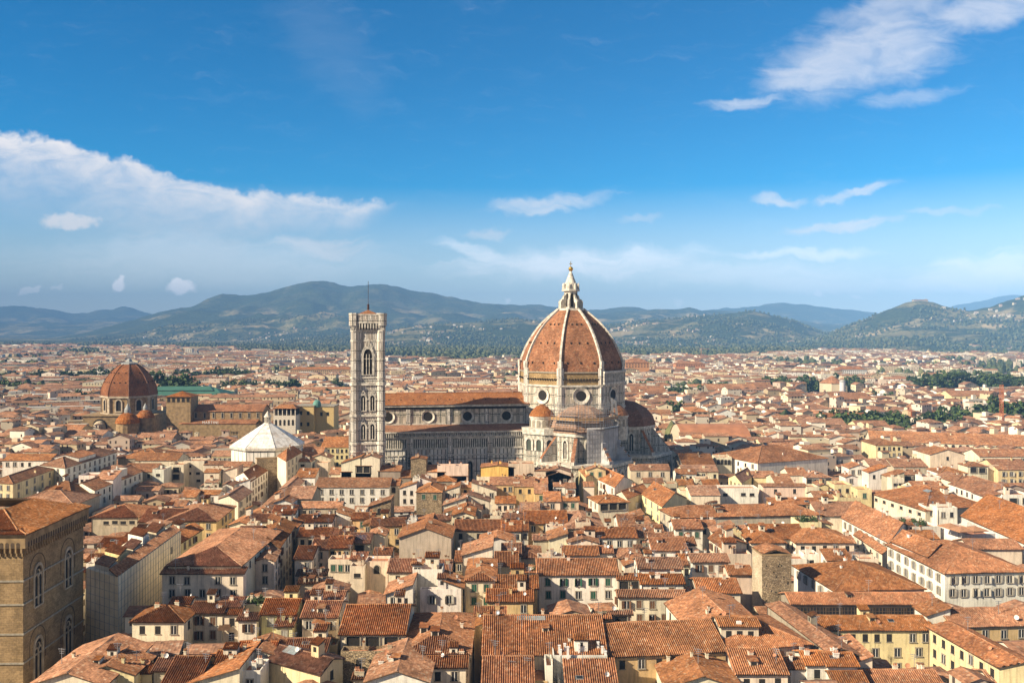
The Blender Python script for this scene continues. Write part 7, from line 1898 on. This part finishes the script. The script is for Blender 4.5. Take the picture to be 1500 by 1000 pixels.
def fill(y0, y1, step, wr, dr, zr, ang0, tries, hip=.25, flat=.08, inside=None):
    """rows of houses along gently bent streets"""
    global NM
    y = y0
    while y < y1:
        half = .60 * y + 30; x = -half + rng.uniform(0, step)
        dep = rng.uniform(*dr); ang = ang0 + .10 * math.sin(y / 210.0)
        alley = rng.random() < .20
        while x < half:
            w = rng.uniform(*wr); a = ang + 1.1 * (vnoise(np.array(x / 190.0 + 40.5), np.array(y / 150.0 + 9.5)) - .5) + rng.normal() * .04
            yy = y + x * math.sin(ang) * .4; d = dep * rng.uniform(.85, 1.25); q = rect(x + w / 2, yy + d / 2, w, d, a)
            x += w * (1.0 if rng.random() < .82 else 1.35)
            pq = CX + FOC * q[0][0] / max(q[0][1], 50)
            if q[0][1] > float(cityedge(pq)) * (.86 + .28 * float(fbm(np.array(pq / 45.0), np.array(q[0][1] / 400.0), 3))): continue
            if y0 > 900 and float(fbm(np.array(q[0][0] / 210.0 + 7), np.array(q[0][1] / 260.0 + 3), 3)) > .60: continue
            big = y0 > 600 and rng.random() < .09
            if big: w2 = rng.uniform(35, 75); q = rect(x - w / 2 + w2 / 2, yy + d / 2, w2, d, a); x += w2 - w; w = w2
            if not free(q): continue
            z = rng.uniform(*zr) + (3.2 if rng.random() < .14 else 0); wc = np.minimum(WALLC[rng.integers(len(WALLC))] * rng.uniform(.68, 1.12), .84)
            if 60 < pq < 420 and 425 < q[0][1] < 640: z -= 5.0
            if 1170 < pq < 1270 and 820 < q[0][1] < 1000: z -= 6.0
            typ = (0, 2, 3)[rng.integers(3)] if big else 3 if rng.random() < flat else (2 if rng.random() < hip else (0 if rng.random() < .55 else 1))
            mass_house(x - w / 2, yy + d / 2, w * .995, d * .99, a, z, (rng.uniform(.27, .38) if y0 < 900 else rng.uniform(.16, .30)), tuple(wc), rroof(), typ); NM += 1
            if rng.random() < .25: ww = rng.uniform(2, 4.5); mass_house(x - w / 2 + rng.uniform(-.25, .25) * w, yy + d * rng.uniform(.4, .7), ww, rng.uniform(2, 4), a, z + rng.uniform(2.2, 4.0), .25, tuple(WALLC[rng.integers(len(WALLC))]), rroof(), (0, 1, 3)[rng.integers(3)], z - .5)
        y += dep * (1.02 if not alley else 1.45)
inpatch = lambda q: True
fill(420, 640, 6, (6, 14), (6, 10), (13.5, 19.5), .10, 1); fill(640, 1000, 8, (7, 18), (7, 12), (10, 20), .14, 1, .25, .14); fill(1000, 1700, 12, (9, 24), (9, 15), (8, 20), .05, 1, .3, .24); fill(1700, 3000, 20, (11, 32), (11, 20), (6, 19), .2, 1, .3, .32)
fill(3000, 4300, 30, (14, 48), (18, 30), (6, 19), .1, 1, .3, .35)
# low infill between the houses near the camera
def infill(y0, y1, w, d, zr):
    y = y0
    while y < y1:
        x = -.62 * y
        while x < .62 * y:
            q = rect(x + w / 2, y + d / 2, w, d, .1)
            if free(q):
                z = rng.uniform(*zr); wc = WALLC[rng.integers(len(WALLC))] * rng.uniform(.7, .95); mass_house(x + w / 2, y + d / 2, w, d, .1 + rng.normal() * .04, z, .3, tuple(wc), rroof(), (0, 0, 1, 2)[rng.integers(4)])
                mark(q)
            x += w * rng.uniform(.5, .7)
        y += d * .6
infill(150, 420, 9, 8, (10.5, 14.5)); infill(150, 420, 5.5, 5.5, (9, 13))
# pale villas on the slopes
for k in range(800):
    q = rng.uniform(-10, 1510); Y = rng.uniform(2950, 7000); zg = ground_at(q, Y)
    if zg < 4 or zg > 300: continue
    x = (q - CX) / FOC * Y
    if fbm(np.array(x / 500.0), np.array(Y / 500.0), 3) < .44: continue
    for j in range(int(rng.integers(1, 5))):
        w = rng.uniform(9, 22); x2, y2 = x + rng.normal() * 38, Y + rng.normal() * 38; z2 = max(0, ground_at(CX + FOC * x2 / y2, y2)); mass_house(x2, y2, w, rng.uniform(8, 14), rng.uniform(-.5, .5), z2 + rng.uniform(6, 11), .3, tuple(WALLC[rng.integers(len(WALLC))] * rng.uniform(.6, .9)), rroof(), (0, 1, 2)[rng.integers(3)], z2 - 8)
m, t, b = vcol_mat('city_walls', .9, .12, .08)
uv = t.new('ShaderNodeUVMap'); u_, v_, _ = t.sep(uv.outputs[0]); fu = t.math('FRACT', t.math('DIVIDE', u_, 3.1)); fv = t.math('FRACT', t.math('DIVIDE', v_, 3.4))
wn = t.new('ShaderNodeTexWhiteNoise', noise_dimensions='2D'); t.l.new(t.xyz(t.math('FLOOR', t.math('DIVIDE', u_, 3.1)), t.math('FLOOR', t.math('DIVIDE', v_, 3.4))), wn.inputs['Vector'])
msk = t.math('MULTIPLY', t.math('MULTIPLY', t.math('GREATER_THAN', fu, .34), t.math('LESS_THAN', fu, .66)), t.math('MULTIPLY', t.math('GREATER_THAN', fv, .25), t.math('LESS_THAN', fv, .74)))
msk = t.math('MULTIPLY', msk, t.math('GREATER_THAN', wn.outputs['Value'], .3)); src = b.inputs['Base Color'].links[0].from_socket; t.l.new(t.mix(msk, src, c4((.07, .055, .045))), b.inputs['Base Color'])
m1 = m
m2 = M['tile_far'].copy(); m2.name = 'city_roof_tiles'; t = NT(m2.node_tree); a = t.new('ShaderNodeVertexColor', layer_name='col')
for n in list(t.n):
    if n.type == 'OBJECT_INFO':
        for l in list(n.outputs['Color'].links): t.l.new(a.outputs[0], l.to_socket)
m3, _, _ = vcol_mat('city_gables', .9, .15, .1)
F_np = np.array(Fq)
mesh = bpy.data.meshes.new('rooftop_city'); mesh.from_pydata(V_, [], [tuple(dict.fromkeys(f)) for f in Fq])
for x in (m1, m2, m3): mesh.materials.append(x)
mesh.polygons.foreach_set('material_index', MI)
uvs, cols = [], []
for k, f in enumerate(Fq):
    n = len(dict.fromkeys(f)); uvs += UV[k * 4:k * 4 + n]; cols += [(*CO[k], 1.0)] * n
mesh.uv_layers.new(name='UVMap').data.foreach_set('uv', np.array(uvs, np.float32).ravel())
mesh.color_attributes.new('col', 'FLOAT_COLOR', 'CORNER').data.foreach_set('color', np.array(cols, np.float32).ravel()); mesh.update()
ci = link('rooftop_city', mesh); ci['kind'] = 'stuff'
# trees scattered through the far city
N = 9000; ty = 520 + rng.random(N) ** .7 * 3300; tx = rng.uniform(-.6, .6, N) * ty; dd = fbm(tx / 210 + 7, ty / 260 + 3, 3); k = (dd > .565)
pos = [(x, y, 4.0) for x, y in zip(tx[k], ty[k]) if cell(x, y) not in OCC]; pos = np.array(pos); sz = rng.uniform(3.5, 7.0, len(pos))
kind(clumps('city_greenery', pos, sz, rng.uniform(.9, 1.5, len(pos)), pal[rng.integers(0, 4, len(pos))]), 'stuff')

# hill-top monastery
zg = ground_at(1350, 4980); o = thing('monastery', 'long pale monastery on the summit of the steep wooded hill', 'monastery', (pxX(1350, 4950), 4950, zg - 9)); o.scale = (.8, .8, .8)
mb = MB(); mb.box(-55, 45, 0, 30, 0, 18, 0); mb.box(-20, 20, -8, 0, 0, 14, 0); mb.box(28, 38, 5, 15, 18, 26, 0); mb.build('walls', M['tint'], o, (.50, .42, .32))
mb = MB(); mb.poly([(-57, -2, 18), (47, -2, 18), (47, 15, 22), (-57, 15, 22)]); mb.poly([(47, 32, 18), (-57, 32, 18), (-57, 15, 22), (47, 15, 22)]); mb.build('roof', M['tile_far'], o)

# ---------------------------------------------------------------- labels of the houses: colour, roof, and where they stand
LM = [('the stone hall', (65, 850)), ('the white pyramid roof', (391, 640)), ('the bell tower', (538, 680)), ('the cathedral nave', (650, 690)), ('the big dome', (840, 690)), ('the rough stone tower', (1132, 850)), ('the sheeted building', (200, 850)),
      ('the grey shuttered palace', (1420, 850)), ('the five dormer building', (1040, 740)), ('the open loggia tower', (890, 745)), ('the bright orange house', (765, 690)), ('the chimneyed stone tower', (612, 690)), ('the street corner tower', (391, 700)),
      ('the long white alley house', (520, 715)), ('the parasol terrace', (1415, 775)), ('the planted terrace', (1325, 775)), ('the white green shuttered house', (848, 850)), ('the yellow courtyard wing', (1400, 945)), ('the hotel', (130, 690)), ('the yellow palace', (50, 730)),
      ('the pink gable house', (1390, 675)), ('the turreted white house', (640, 850)), ('the glazed gallery', (1270, 885)), ('the broad white palace', (1080, 680)), ('the top floor loggia house', (545, 915)), ('the lone beige gable', (625, 800)), ('the terracotta terrace', (855, 965)), ('the solar panel house', (525, 790)), ('the awning house', (325, 910))]
SIZE = lambda a: 'small' if a < 45 else ('mid sized' if a < 130 else 'large')
used = {h['o']['label'] for h in HOUSES if not h['auto']}; buck = {}
for h in HOUSES:
    if not h['auto']: continue
    p = h['p']; best = min(LM, key=lambda L: (L[1][0] - p[0]) ** 2 + ((L[1][1] - p[1]) * 1.5) ** 2); dx, dy = p[0] - best[1][0], (p[1] - best[1][1]) * 1.5
    rel = ('right of ' if dx > 0 else 'left of ') if abs(dx) > abs(dy) else ('below ' if dy > 0 else 'above ')
    desc = f"{SIZE(h['w'] * h['d'])} {h['col']} house with {ROOFN[h['roof']]}"
    buck.setdefault((desc, rel + best[0]), []).append((math.hypot(dx, dy), h))
for (desc, rel), L in buck.items():
    L.sort(key=lambda t: t[0])
    for i, (_, h) in enumerate(L): h['o']['label'] = f'{desc}, {rel}' if len(L) == 1 else f'{desc}, ' + ('nearest' if i == 0 else ORD[i] + ' nearest') + f' {rel}'
print('houses', len(HOUSES), 'mass', NM, 'trees', len(TREES), 'objects', len(bpy.data.objects))
